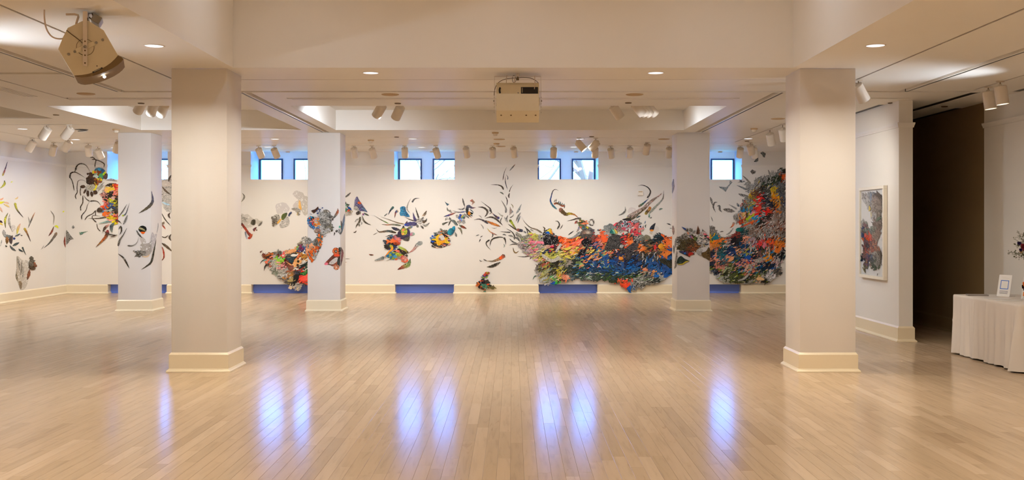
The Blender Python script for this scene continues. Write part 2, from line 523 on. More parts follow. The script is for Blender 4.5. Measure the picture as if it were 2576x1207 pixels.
tag(sweep(pp2, BASEPROF).build('baseboard_partition', M_BASE), 'cream baseboard wrapping the partition wall', None, None, 'structure')
tag(sweep(pp2, [(o, z+2.96) for o, z in RAILPROF]).build('trim_5', M_RAIL), 'white picture rail wrapping the partition wall', None, None, 'structure')

# windows
wi = 0
for bi, c in enumerate(BAYS):
    for a, b in ((c-0.69, c-0.13), (c+0.13, c+0.69)):
        wi += 1
        f = MB(); t = 0.036
        f.box(a, b, 25.17, 25.26, WZ1-t, WZ1); f.box(a, b, 25.17, 25.26, WZ0, WZ0+t)
        f.box(a, a+t, 25.17, 25.26, WZ0+t, WZ1-t); f.box(b-t, b, 25.17, 25.26, WZ0+t, WZ1-t)
        w = tag(f.build('window_%d' % wi, M_DKFRAME), 'small square window with a dark frame', None, None, 'structure')
        link_mesh('pane', [(a+t, 25.218, WZ0+t), (b-t, 25.218, WZ0+t), (b-t, 25.218, WZ1-t), (a+t, 25.218, WZ1-t)], [(0, 1, 2, 3)], M_GLASS, w)
    # daylight is sampled through the window openings
    pl = bpy.data.lights.new('window_portal', 'AREA'); pl.shape = 'RECTANGLE'; pl.size = 1.4; pl.size_y = WZ1-WZ0
    pl.cycles.is_portal = True
    po = bpy.data.objects.new('window_portal', pl); po.location = (c, 25.41, (WZ0+WZ1)/2); po.rotation_euler = (-PI/2, 0, 0)
    COL.objects.link(po)

# columns
def column(x0, y0, w, label):
    m = MB(); m.bevbox(x0, x0+w, y0, y0+w, 0, H, 0.006)
    c = tag(m.build('column', M_COLM, None, True), label, 'column', None, 'structure')
    path = [(x0, y0), (x0, y0+w), (x0+w, y0+w), (x0+w, y0)]
    sweep(path, BASEPROF, True).build('baseboard', M_BASE, c)
    return c
column(-3.715, 11.4, 0.605, 'blank white square column beside the ceiling loudspeaker seen from its side')
column(3.125, 11.4, 0.605, 'blank white square column near the framed print')
column(-3.80, 19.4, 0.605, 'white square column with an orange bird collage on it')
column(3.04, 19.4, 0.605, 'white square column with a brown horned fish collage on it')
column(-7.31, 19.4, 0.61, 'white square column with dark curved collage slivers on it')
# ------------------------------------------------------------------ ceiling fixtures
def Ypx(py, z=H): return FPX*(z-EYE)/(VY-py)
def Xpx(px, Y): return (px-VX)/FPX*Y

def lamp_light(kind, name, parent, loc, energy, color, **kw):
    l = bpy.data.lights.new(name, kind); l.energy = energy; l.color = color
    for k, v in kw.items(): setattr(l, k, v)
    o = bpy.data.objects.new(name, l); COL.objects.link(o); o.parent = parent; o.location = loc
    return o

def make_can(x, y, ztop, drop, d, label, power=1.0, group='track spotlights', cone=150, color=SPOT_C, shift=None):
    """a white cylinder on a thin stem below the ceiling; d is where it points"""
    t = empty('track_spotlight', (x, y, ztop)); tag(t, label, 'spotlight', group)
    a = MB(); a.bevbox(-0.045, 0.045, -0.014, 0.014, -0.016, 0.0, 0.003); a.build('track_adapter', M_CAN, t)
    d = Vector(d).normalized()
    lean_ = math.hypot(d.x, d.y*.3)
    if shift is None: shift = .075*min(1, lean_/.55)
    drop += shift*.75*abs(d.z)*(shift > .03)
    q = (-d).to_track_quat('Z', 'Y').to_matrix().to_4x4()
    s = MB(); s.tube([(0, 0, -0.01), (0, 0, -drop-0.012)], 0.0055, 8); s.build('stem', M_DKBRASS, t)
    Mx = Matrix.Translation((0, 0, -drop)) @ q @ Matrix.Translation((0, 0, shift-0.02))
    r, L = 0.0725, 0.215
    c = MB()
    c.lathe([(0.0, 0.0), (r-0.008, 0.0), (r-0.002, -0.004), (r, -0.012), (r, -L), (r-0.004, -L-0.001), (r-0.006, -L), (r-0.008, -0.17), (0.0, -0.17)], 28, Mx, cap=False)
    c.build('can', M_CAN, t, True)
    k = MB(); k.bevbox(-0.012, 0.012, -0.02, 0.02, -0.004, 0.026, 0.003, Mx); k.build('pivot', M_CAN, t)
    e = MB(); e.lathe([(0.0, -0.172), (r-0.014, -0.172), (r-0.014, -0.176), (0.0, -0.176)], 24, Mx, cap=False); e.build('lens', M_LENS, t)
    o = lamp_light('SPOT', 'lamp', t, (0, 0, 0), SPOT_W*power, color, spot_size=math.radians(cone), spot_blend=1.0, shadow_soft_size=0.05)
    o.matrix_local = Mx @ Matrix.Translation((0, 0, -0.19))
    return t

# (stem px, track row Y, lean, forward, power); lean is how far the mouth swings sideways per unit of drop
REAR = [(650.4, .28, 1), (689.3, .28, 1), (890, .05, 1), (935.5, .2, 1), (1017.8, 0, 1), (1096, .28, 1), (1172, .12, 1), (1239, .0, 1), (1291.8, .16, 1),
        (1393, 0, 1), (1497.5, .02, 1), (1536, .2, 1), (1585, 0, 1), (1683.7, .02, 1), (1863, .02, 1), (1897, .28, 1)]
for k, (px, ln, pw) in enumerate(sorted(REAR, reverse=True)):
    make_can(Xpx(px, 22.56), 22.56, H, 0.062, (ln, .75, -1), 'white cylinder spotlight, %s from the partition along the window track' % ordinal(k+1), pw)
make_can(Xpx(1628.5, 21.6), 21.6, H, 0.062, (-.1, .75, -1), 'white spotlight hanging one track in front of the others near the horned fish column')
make_can(Xpx(1887, 21.6), 21.6, H, 0.062, (.42, .75, -1), 'white spotlight tilted across another one, above the bushy tower collage')
make_can(Xpx(1456.6, 20.53), 20.53, H, 0.075, (.78, -.2, -.9), 'white spotlight of a facing pair whose glowing mouth shows', 0.5)
make_can(Xpx(1499, 20.53), 20.53, H, 0.075, (-.85, .42, -.9), 'white spotlight of a facing pair lit along its underside', 0.5)
# in the coffers
make_can(-1.97, 15.65, 3.66, 0.28, (-.62, .65, -.85), 'spotlight in the middle coffer farther from the rear loudspeaker of a tilted pair', 21.0)
make_can(-1.69, 15.65, 3.66, 0.30, (-.50, .65, -.85), 'spotlight in the middle coffer nearer the rear loudspeaker of a tilted pair', 21.0)
make_can(1.52, 15.65, 3.66, 0.29, (.75, .3, -1), 'single spotlight standing apart in the middle coffer, tilted to the print', 14.0)
for k, (px, zt) in enumerate(((1601, .20), (1610, .17), (1621, .14), (1634, .10))):
    make_can(Xpx(px, 16.2+0.35*k), 16.2+0.35*k, 3.66, zt, (.95, .55, -.95), '%s spotlight of four overlapping ones in the middle coffer' % ordinal(k+1), 1.0)
for k, (px, ln) in enumerate(((356, .9), (386, .65), (412, -.75))):
    make_can(Xpx(px, 15.4+.3*k), 15.4+.3*k, 3.66, 0.255-.01*k, (ln*-1 if k < 2 else ln, .9, -1), '%s spotlight from the corner in the coffer over the spider collage' % ordinal(k+1), 7)
# near the side display wall
LEFT = [(117, 17.8, (-.75, .35, -.9), 'white spotlight with a bright rear cap nearest the black ceiling hatch'),
        (174, 17.8, (-.85, .3, -.9), 'white spotlight partly covering the black ceiling hatch'),
        (81, 20.65, (-.7, .2, -1), 'white spotlight closest to the side display wall'),
        (135, 21.7, (-.45, .5, -1), 'white spotlight overlapping a tilted one between the side wall and the hatch'),
        (171, 20.65, (-.65, .3, -1), 'white spotlight tilted below the black ceiling hatch'),
        (222, 21.8, (-.18, .75, -1), 'white spotlight above the spider collage with a blue lit edge'),
        (246, 22.7, (.2, .75, -1), 'white spotlight directly above the antennae of the spider collage'),
        (297, 21.0, (-.6, .6, -1), 'white spotlight half hidden by the column with dark slivers')]
for px, Y, d, lb in LEFT: make_can(Xpx(px, Y), Y, H, 0.065, d, lb, 0.8)
# near the partition
make_can(Xpx(2165, 12.2), 12.28, H, 0.07, (.72, .42, -1), 'large near spotlight beside the blank column, aimed at the framed print', 3.0, cone=100, color=(1.0, .96, .86))
make_can(3.72, 13.9, H, 0.07, (1.5, 1.6, -1.25), 'added unseen spotlight behind the blank column, brightening the framed print', 8.0, cone=80, color=(1.0, .97, .88))  # added lamp, out of sight, to brighten the partition
make_can(-5.75, 9.3, H, 0.7, (1, .05, .36), 'assumed unseen track spotlight washing the ceiling beside the side-on loudspeaker', 10, cone=75)  # assumed lamp added out of view, hung low to brighten the ceiling
make_can(6.15, 11.6, H, 0.7, (-1, .12, .30), 'assumed unseen track spotlight washing the ceiling before the partition', 8, cone=75)  # another assumed lamp out of view, lowered on its stem to light the ceiling
make_can(Xpx(1937, 18.65), 18.65, H, 0.075, (.3, .45, -1), 'spotlight above the tower collage farther from the blank column of two', 0.6)
make_can(Xpx(1969, 17.7), 17.7, H, 0.075, (.3, .45, -1), 'spotlight above the tower collage half hidden by the blank column', 0.6)
make_can(Xpx(2486, 12.9), 12.9, H, 0.06, (.12, -.05, -1), 'white spotlight of the pair above the table, nearer the corridor', 0.08)
make_can(Xpx(2516, 12.4), 12.4, H, 0.06, (.12, -.05, -1), 'white spotlight of the pair above the table, overlapping its neighbour', 0.08)

def downlight(x, y, label, power=1.0, z=H, color=DOWN_C):
    t = empty('downlight', (x, y, z)); tag(t, label, 'light', 'recessed downlights')
    a = MB(); a.lathe([(0.082, 0.004), (0.098, 0.002), (0.098, -0.004), (0.088, -0.006), (0.082, 0.0)], 28, cap=False); a.build('trim_ring', M_TRIMW, t, True)
    e = MB(); e.lathe([(0.0, -0.002), (0.083, -0.002), (0.083, -0.0005), (0.0, -0.0005)], 28, cap=False); e.build('lens', M_DOWN, t)
    if power:
        lamp_light('AREA', 'lamp', t, (0, 0, -0.012), DOWN_W*power, color, shape='DISK', size=0.15, spread=math.radians(152))
    return t
DL = [(-3.41, 9.96, 'by the side-on loudspeaker'), (-1.59, 11.73, 'between the front coffer and the blank column by the loudspeaker'), (1.60, 11.73, 'between the rear-facing loudspeaker and the far blank column'),
      (3.44, 9.94, 'beside the blank column near the print'), (-1.98, 20.75, 'over the bird collage wall, front one'), (-2.0, 22.98, 'over the bird collage wall, rear one'),
      (1.33, 20.8, 'behind the facing spotlight pair, front one'), (1.33, 22.9, 'behind the facing spotlight pair, rear one'), (-4.72, 20.8, 'behind the orange bird column, front one'),
      (-5.35, 22.9, 'behind the orange bird column, rear one'), (-8.7, 18.6, 'beside the side display wall, front one'), (-8.72, 20.9, 'beside the black hatch, middle one'),
      (-8.78, 23.1, 'by the spider collage, rear one'), (4.65, 20.7, 'above the tower collage')]
for k, (x, y, w) in enumerate(DL): downlight(x, y, 'round recessed downlight %s' % w, 1.0 if y < 15 else 0.6)
# the same downlights, assumed unseen, go on behind the viewpoint to light the front
k = 0
for y in (6.2, 2.2, -2.2):
    for x in (-8.0, -3.41, 3.44):
        k += 1
        downlight(x, y, 'assumed unseen round recessed downlight %s behind the camera' % ordinal(k), 1.0)
for k, x in enumerate((-1.6, 1.6)): downlight(x, 3.2, 'assumed unseen round recessed downlight %s beyond the front coffer' % ordinal(k+1), 1.0)  # assumed lamps overhead, out of view, for the general light

for k, x in enumerate((-2.2, 0.0, 2.2)): downlight(x, 9.9, 'added unseen downlight high in the front coffer, %s from the side-on loudspeaker' % ordinal(k+1), 0.11, 4.65, (0.86, 0.96, 1.12))  # added unseen lamps that cool and brighten the coffer faces
def disc(name, x, y, r, mat, label, cat, h=0.012, z=H, group=None):
    m = MB(); m.lathe([(0.0, 0), (r, 0), (r, -h*0.4), (r*0.86, -h), (0.0, -h)], 26, cap=False)
    o = m.build(name, mat, None, True); o.location = (x, y, z); return tag(o, label, cat, group)
for x, y, w in ((-1.6, 13.68, 'before the middle coffer, by the orange bird column'), (1.59, 13.68, 'before the middle coffer, by the facing spotlight pair'),
                (-5.54, 13.6, 'below the side-on loudspeaker'), (4.25, 16.8, 'close to the far blank column'), (4.42, 13.75, 'beside the partition top'),
                (-0.27, 20.85, 'behind the rear loudspeaker, front one'), (-0.27, 22.75, 'behind the rear loudspeaker, rear one'), (3.0, 20.8, 'beside the horned fish column top')):
    disc('ceiling_speaker', x, y, 0.115, M_TAN, 'round tan ceiling grille %s' % w, 'speaker', 0.01, group='ceiling speaker grilles')
for x, y, z, w in ((-1.61, 14.67, H, 'over the tilted spotlight pair'), (1.61, 14.6, H, 'over the four overlapping spotlights'), (-5.2, 14.66, H, 'over the coffer by the corner'), (-7.06, 16.2, H, 'beside the far coffer'),
                   (-2.25, 20.3, H, 'over the bird collage'), (1.52, 20.2, H, 'by the facing spotlight pair'), (4.76, 21.3, H, 'near the tower collage'), (5.28, 14.62, H, 'at the partition head'), (6.2, 15.05, H, 'in the unlit corridor'),
                   (-1.45, 17.9, 3.66, 'inside the middle coffer, bird side'), (1.40, 17.9, 3.66, 'inside the middle coffer, wave side')):
    disc('sprinkler_cover', x, y, 0.047, M_DKBRASS, 'small bronze sprinkler cover %s' % w, 'sprinkler', 0.012, z, 'sprinkler covers')
def detector(x, y, label):
    t = empty('smoke_detector', (x, y, H)); tag(t, label, 'detector', 'smoke detectors')
    m = MB(); m.lathe([(0, 0), (0.062, 0), (0.062, -0.018), (0.05, -0.026), (0, -0.026)], 24, cap=False); m.build('base', M_TAN, t, True)
    m = MB(); m.lathe([(0.046, -0.025), (0.036, -0.06), (0.03, -0.066), (0, -0.066)], 24, cap=False); m.build('sensor_head', M_CAN, t, True)
detector(Xpx(933, 21.0), 21.0, 'cream smoke detector next to the orange bird column')
detector(Xpx(1246, 19.3), 19.3, 'cream smoke detector behind the rear loudspeaker')
detector(Xpx(1249, 21.9), 21.9, 'cream smoke detector with a dark centre behind the rear loudspeaker')
detector(-7.06, 18.65, 'cream smoke detector before the dark sliver column')
detector(Xpx(1897, 18.5), 18.5, 'cream smoke detector above the tower collage')
for c, w in ((BAYS[1], 'bird column'), (BAYS[2], 'blue creature'), (BAYS[3], 'wave collage'), (BAYS[4], 'tower collage')):
    m = MB(); m.bevbox(-0.045, 0.045, -0.03, 0.03, -0.03, 0, 0.006); o = m.build('window_sensor', M_CAN, None, True)
    o.location = (c+0.18, YW-0.10, H); tag(o, 'small cream sensor on the ceiling at the window above the %s' % w, 'sensor', 'window sensors')
# black hatch
hx, hy = Xpx(205, 18.75), 18.75
t = empty('ceiling_hatch', (hx, hy, H)); tag(t, 'open black round ceiling hatch with a hanging lid', 'hatch')
m = MB(); m.lathe([(0, -0.003), (0.115, -0.003), (0.115, -0.001), (0, -0.001)], 24, cap=False); m.build('opening', M_BLACK, t)
m = MB(); m.lathe([(0, 0), (0.085, 0), (0.085, -0.008), (0, -0.008)], 24, Matrix.Translation((0.03, -0.02, -0.025)) @ Matrix.Rotation(0.2, 4, 'X'), cap=False); m.build('lid', M_CAN, t, True)

# ------------------------------------------------------------------ loudspeakers
PROF = [(-.207, -.026), (-.172, .066), (-.135, .1435), (-.023, .204), (.023, .21), (.1435, .1406), (.2555, -.0517)]
ARC_IN = [(.229, -.083), (.2, -.112), (.16, -.142), (.115, -.169), (.07, -.191), (.023, -.208), (-.03, -.219), (-.086, -.2256)]
ARC_OUT = [(.285, -.064), (.299, -.078), (.279, -.104), (.254, -.127), (.21, -.157), (.16, -.183), (.112, -.204), (.062, -.221), (.015, -.232), (-.03, -.239), (-.062, -.236)]
def rot2(p, a): return (p[0]*math.cos(a)-p[1]*math.sin(a), p[0]*math.sin(a)+p[1]*math.cos(a))
def loudspeaker(loc, rz, pitch, label, W, su=1.0):
    t = empty('loudspeaker', loc, rz); tag(t, label, 'speaker')
    r2 = lambda L: [rot2((p[0]*su, p[1]), pitch) for p in L]
    h = W/2
    b = MB(); b.prism(r2(PROF+ARC_IN), -h, h); b.build('cabinet', M_SPKR, t)
    g = MB(); g.prism(r2([PROF[-1]]+ARC_OUT+ARC_IN[::-1]), -h+0.004, h-0.004); g.build('grille', M_SPGRILL, t, True)
    s = h+0.022
    up = H-loc[2]
    br = MB()
    br.box(-.016, .016, -s-.004, -s, -.15, up-0.035); br.box(-.016, .016, s, s+.004, -.15, up-0.035)
    br.box(-.016, .016, -s-.004, s+.004, up-0.035, up-0.030)
    brk = br.build('bracket', M_STRAP, t)
    for sy in (-1, 1):
        for z in (-.128, -.067, -.03, .042):
            m = MB(); m.lathe([(0, 0), (.006, 0), (.006, .003), (0, .003)], 12, Matrix.Translation((0, sy*(s+.004), z)) @ Matrix.Rotation(PI/2*-sy, 4, 'X'), cap=False)
            m.build('hole_plug', M_DKBRASS, brk)
        m = MB(); m.lathe([(0, 0), (.013, 0), (.013, .006), (.008, .012), (0, .012)], 6, Matrix.Translation((0, sy*(s+.003), 0)) @ Matrix.Rotation(PI/2*-sy, 4, 'X'), cap=False)
        m.build('pivot_bolt', M_STEEL, t)
        Mf = Matrix.Translation((0, sy*h, 0)) @ Matrix.Rotation(PI/2*-sy, 4, 'X')
        ring = MB(); ring.lathe([(.063, 0), (.063, .002), (.066, .002), (.066, 0)], 30, Mf, cap=False); ring.build('turn_ring', M_DKBRASS, t)
        a = math.radians(27)
        pl = MB(); pl.bevbox(-.075, .075, -.018, .018, -.004, .012, .003, Matrix.Translation((0, sy*h, 0)) @ Matrix.Rotation(-a, 4, 'Y') @ Matrix.Rotation(PI/2, 4, 'X')); pl.build('pivot_plate', M_SPKR, t)
        for u in (-.135, -.085, .09, .143):
            p = rot2((u, 0), a)
            m = MB(); m.lathe([(0, 0), (.0105, 0), (.0105, .003), (.006, .004), (0, .004)], 14, Matrix.Translation((p[0], sy*h, p[1])) @ Matrix.Rotation(PI/2*-sy, 4, 'X'), cap=False)
            m.build('bolt', M_STEEL, t)
    # ceiling fixing: beam clamp, rod and safety wire
    c = MB(); c.bevbox(-.016, .016, -.02, .02, up-0.03, up-0.002, .003); c.build('mount_plate', M_STRAP, t)
    c = MB(); c.tube([(0.0, 0, up), (0.0, 0, up-.075)], .009, 10); c.lathe([(0, 0), (.016, 0), (.016, .02), (0, .02)], 6, Matrix.Translation((0, 0, up-.075)), cap=False); c.build('hanging_rod', M_DKBRASS, t)
    return t, h, s, up, r2

LZ = 2.992
sp, h, s, up, r2 = loudspeaker((-3.43, 8.44, LZ), math.radians(19), 0, 'cream octagonal loudspeaker hung side-on from the ceiling, brown curved grille facing down', 0.46, 0.94)
def bez(p, n=14):
    p = [Vector(q) for q in p]; out = []
    for i in range(n+1):
        t = i/n; q = p[:]
        while len(q) > 1: q = [q[j].lerp(q[j+1], t) for j in range(len(q)-1)]
        out.append(q[0])
    return out
m = MB(); m.tube(bez([(-.31, -.05, up), (-.315, -.06, up-.16), (-.27, -.1, up-.27), (-.14, -.1, up-.22)]), .006, 8); m.build('feed_cable', M_CABLEW, sp)
m = MB(); m.tube(bez([(-.135, -h-.003, .125), (-.10, -h-.004, .09), (-.05, -h-.005, .065), (-.02, -h-.006, .03)]), .0028, 6); m.build('safety_wire', M_WIRE, sp)
m = MB(); m.tube([(-.15, -.1, up-.035), (-.085, -.1, up-.03), (-.06, -.1, up-.036), (-.058, -.1, up-.05), (-.075, -.1, up-.11)], .009, 8); m.build('conduit', M_CABLEW, sp)
m = MB(); m.tube(bez([(.04, -.02, up), (.06, -.02, up-.05), (.03, -.02, up-.06), (.02, -.02, up-.03)]), .005, 6); m.build('hook', M_DKBRASS, sp)
m = MB(); m.bevbox(.03, .10, -.1, .1, up-.11, up-.05, .004, Matrix.Rotation(0.5, 4, 'Y') @ Matrix.Translation((-.12, 0, .03))); m.build('junction_box', M_STEEL, sp)
m = MB(); m.bevbox(-.042, .042, -.003, .003, -.006, .006, .002); bd = m.build('name_plate', M_BLACK, sp)
bd.location = (.09, -h-.002, -.176); bd.rotation_euler = (0, -math.radians(29), 0)
tx = bpy.data.curves.new('lettering', 'FONT'); tx.body = 'COMMUNITY'; tx.size = 0.010; tx.align_x = 'CENTER'; tx.align_y = 'CENTER'; tx.extrude = .0004; tx.materials.append(M_TRIMW)
tmp = bpy.data.objects.new('lettering_curve', tx); COL.objects.link(tmp); bpy.context.view_layer.update()
tm = bpy.data.meshes.new_from_object(tmp.evaluated_get(bpy.context.evaluated_depsgraph_get())); bpy.data.objects.remove(tmp)
to = bpy.data.objects.new('lettering', tm); COL.objects.link(to); to.parent = bd; to.location = (0, -.0036, 0); to.rotation_euler = (PI/2, 0, 0)
m = MB(); m.lathe([(0, 0), (.0045, 0), (.0045, .002), (0, .002)], 10, Matrix.Translation((.086, -h, -.143)) @ Matrix.Rotation(PI/2, 4, 'X'), cap=False); m.build('plug_hole', M_BLACK, sp)
m = MB(); m.lathe([(0, -.012), (.010, -.006), (.012, 0), (.010, .006), (0, .012)], 12, Matrix.Translation((.135, -.1, -.208)), cap=False); o = m.build('lamp_glare', M_GLARE, sp); o['label'] = 'small white glow standing for the glare of a lamp behind'  # glowing bead added for the glare of a lamp behind

sp, h, s, up, r2 = loudspeaker((.055, 11.8, LZ), PI/2, math.radians(30), 'cream loudspeaker hung from the ceiling seen from behind, black connector plate', 0.475)
# rear face frame: from the crease down to the lower edge, in the speaker's own axes (x forward, y to the viewer's left)
ra, rb_, rc = r2(PROF)[2], r2(PROF)[1], r2(PROF)[0]
def on_rear(y, f, off=.003):
    """f: 0 at the upper crease, 1 at the lower crease of the upper rear facet"""
    d = Vector((rb_[0]-ra[0], 0, rb_[1]-ra[1])); n = Vector((d.z, 0, -d.x)).normalized()
    if n.x > 0: n = -n
    return Vector((ra[0], y, ra[1])) + d*f + n*off, d.normalized(), n
def rear_quad(mb, y0, y1, f0, f1, off, th):
    vs = []
    for o_ in (off, off+th):
        for f in (f0, f1):
            for y in (y0, y1): vs.append(on_rear(y, f, o_)[0])
    mb.add(vs, [(0,1,3,2),(4,6,7,5),(0,4,5,1),(2,3,7,6),(0,2,6,4),(1,5,7,3)])
top_, up_d = r2(PROF)[3], None
m = MB()
# the connector plate sits on the facet between the top edge and the crease
pa, pb = r2(PROF)[3], r2(PROF)[2]
ra, rb_ = pa, pb
rear_quad(m, -.225, -.035, .25, .98, -.002, .004); m.build('connector_plate', M_BLACK, sp)
m = MB(); rear_quad(m, -.055, -.045, .35, .9, .003, .002); m.build('terminal_strip', M_STEEL, sp)
m = MB()
pts = [on_rear(.19+.012*math.cos(a), .62+.32*math.sin(a), .001)[0] for a in [(-1+2*i/10)*1.35 for i in range(11)]]
m.tube(pts, [.004]+[.011]*9+[.004], 8); m.build('handle_slot', M_BLACK, sp)
m = MB(); q, d, n = on_rear(-.005, .9, 0); m.lathe([(0, 0), (.009, 0), (.009, .004), (0, .004)], 12, Matrix.Translation(q) @ n.to_track_quat('Z', 'Y').to_matrix().to_4x4(), cap=False); m.build('bolt', M_STEEL, sp)
q0 = on_rear(-.185, .5, .004)[0]
m = MB(); m.tube(bez([tuple(q0), tuple(q0+Vector((-.03, -.003, .05))), (-.06, -.195, .2), (-.02, -.19, up-.03)]), .0045, 8); m.build('feed_cable', M_CABLEW, sp)
m = MB(); m.tube(bez([(0, .015, up-.05), (0, .20, up-.05), (0, .26, up-.10), (-.02, s+.006, .06)], 20), .0032, 6); m.tube(bez([(0, .015, up-.05), (0, -.16, up-.02), (-.03, -.22, up-.09), (-.05, -.235, .19)], 20), .0032, 6); m.build('safety_wire', M_WIRE, sp)
m = MB(); m.tube([(0.0, .04+.022*math.cos(a), up-.06+.042*math.sin(a)) for a in [i*2*PI/16 for i in range(17)]], .0025, 6); m.build('wire_loop', M_WIRE, sp)
lo1, lo2 = r2(PROF)[0], r2(PROF+ARC_IN)[-1]
for y in (.185, .075, -.095, -.2):
    q = Vector((lo1[0]*.62+lo2[0]*.38, y, lo1[1]*.62+lo2[1]*.38)); dd = Vector((lo2[0]-lo1[0], 0, lo2[1]-lo1[1])); n = Vector((dd.z, 0, -dd.x)).normalized()
    if n.x > 0: n = -n
    m = MB(); m.lathe([(0, 0), (.010, 0), (.010, .003), (0, .003)], 12, Matrix.Translation(q) @ n.to_track_quat('Z', 'Y').to_matrix().to_4x4(), cap=False); m.build('bolt', M_DKBRASS, sp)
for y in (.12, .03):
    m = MB(); m.tube(bez([(-.0, y, up-.02), (-.01, y+.01, up-.06), (.0, y+.005, .17)]), .0045, 6); m.build('feed_cable', M_CABLEW, sp)
# ------------------------------------------------------------------ table with cloth and what stands on it
TX0, TX1, TY0, TY1, TZ = 5.48, 6.26, 11.32, 13.0, 0.737
t = empty('folding_table', ((TX0+TX1)/2, (TY0+TY1)/2, 0)); tag(t, 'long folding table hidden under a white tablecloth beside the unlit corridor', 'table')
hx, hy = (TX1-TX0)/2-.01, (TY1-TY0)/2-.01
m = MB(); m.bevbox(-hx, hx, -hy, hy, .70, .730, .006); m.build('table_top', M_CAN, t)
for sx in (-1, 1):
    for sy in (-1, 1):
        m = MB(); m.tube([(sx*(hx-.06), sy*(hy-.2), 0), (sx*(hx-.06), sy*(hy-.2), .70)], .014, 10); m.build('leg', M_STEEL, t)
def cloth():
    nu_x, nu_y, nv = 60, 130, 26
    r = .02
    # perimeter of the top, counted clockwise from the far corner nearest the corridor
    per = []
    def seg(a, b, n): return [(a[0]+(b[0]-a[0])*i/n, a[1]+(b[1]-a[1])*i/n) for i in range(n)]
    A, B, C, D = (-hx-.012, hy+.012), (-hx-.012, -hy-.012), (hx+.012, -hy-.012), (hx+.012, hy+.012)
    per = seg(A, B, nu_y)+seg(B, C, nu_x)+seg(C, D, nu_y)+seg(D, A, nu_x)
    n = len(per); vs = []; fs = []
    cum = 0; L = [0]
    for i in range(1, n): cum += math.dist(per[i], per[i-1]); L.append(cum)
    def normal(i):
        x, y = per[i]; nx = ny = 0
        if i <= nu_y: nx = -1
        if nu_y <= i <= nu_y+nu_x: ny = -1
        if nu_y+nu_x <= i <= 2*nu_y+nu_x: nx = 1
        if i >= 2*nu_y+nu_x or i == 0: ny = 1
        return Vector((nx, ny)).normalized()
    corners = [L[0], L[nu_y], L[nu_y+nu_x], L[2*nu_y+nu_x]]
    tot = cum+.02
    for j in range(nv+1):
        f = j/nv
        for i in range(n):
            x, y = per[i]; nn = normal(i); s = L[i]
            dc = min(min(abs(s-c), tot-abs(s-c)) for c in corners)
            z = TZ-r*(1-math.cos(min(1, f*14)*PI/2)) - max(0, f-.07)/.93*(TZ-r-.018)
            o = r*math.sin(min(1, f*14)*PI/2)*.7
            amp = f**1.2
            fold = (.017*math.sin(s*23+1.3*math.sin(s*5))+.010*math.sin(s*51+2*math.sin(s*3.1)))*amp
            fold += .004*mnoise.noise(Vector((s*9, f*3, 2)))*amp*2
            ci = min(range(4), key=lambda c: min(abs(s-corners[c]), tot-abs(s-corners[c])))
            flare = math.exp(-(dc/.13)**2)*(.07 if ci == 1 else .012)*f**1.1*(0.35+1*abs(math.sin(dc*26)))
            crease = .007*math.exp(-((f-.47)/.012)**2)
            pleat = sum(.016*math.exp(-((s-c)/.012)**2)*min(1, f*4) for c in (.56, .92))
            o += .002*f+fold*1.15+flare+crease+pleat
            vs.append((x+nn.x*o, y+nn.y*o, max(z, .012)+.006*math.sin(s*11)*f*(f > .95)))
    for j in range(nv):
        for i in range(n):
            k = (i+1) % n
            fs.append((j*n+i, j*n+k, (j+1)*n+k, (j+1)*n+i))
    fs.append(tuple(range(n-1, -1, -1)))
    return vs, fs
vs, fs = cloth()
c = link_mesh('tablecloth', vs, fs, M_CLOTH, None, True)
c.location = t.location
tag(c, 'white tablecloth with pressed creases falling to the floor over the table', 'tablecloth')

def card(name, cx, cy, w, h, rz, lean, label, cat):
    o = empty(name, (cx, cy, TZ), rz); tag(o, label, cat, None)
    Mx = Matrix.Rotation(-lean, 4, 'X')
    m = MB(); m.box(-w/2, w/2, 0, .003, 0.002, h, Mx); m.build('card', M_CARD, o)
    return o, Mx
def flat(o, name, mat, x0, x1, z0, z1, Mx, y=-.0012):
    m = MB(); m.box(x0, x1, y, .0005, z0, z1, Mx); return m.build(name, mat, o)
c1x, c1y = Xpx(2523, 12.62), 12.62
o, Mx = card('sign_card', c1x, c1y, .185, .262, math.radians(-66), math.radians(11), 'white info card with a blue square outline leaning on the table', 'sign')
b = .008; q0, q1, r0, r1 = -.058, .058, .088, .196
fr = MB()
for a in ((q0, q1, r0, r0+b), (q0, q1, r1-b, r1), (q0, q0+b, r0+b, r1-b), (q1-b, q1, r0+b, r1-b)): fr.box(a[0], a[1], -.0012, .0005, a[2], a[3], Mx)
fr.build('blue_outline', M_CARDBLUE, o)
for k, (z, w) in enumerate(((.062, .118), (.047, .122), (.032, .112))): flat(o, 'text_line', M_INK, -w/2, w/2, z, z+.005, Mx)
for z, x, w in ((.232, -.02, .07), (.219, .012, .10)): flat(o, 'text_line', M_CLOTH, x-w/2, x+w/2, z, z+.003, Mx, -.0008)
m = MB(); m.box(-.09, .09, 0, .10, 0, .003); m.build('easel_foot', M_CARD, o)
c2x, c2y = Xpx(2588, 12.1), 12.1
o, Mx = card('photo_card', c2x, c2y, .20, .262, math.radians(-60), math.radians(11), 'white card printed with a collage photograph, standing by the flowers', 'sign')
ph = flat(o, 'photograph', M_INK, -.085, .09, .10, .245, Mx)
pr = random.Random(3)
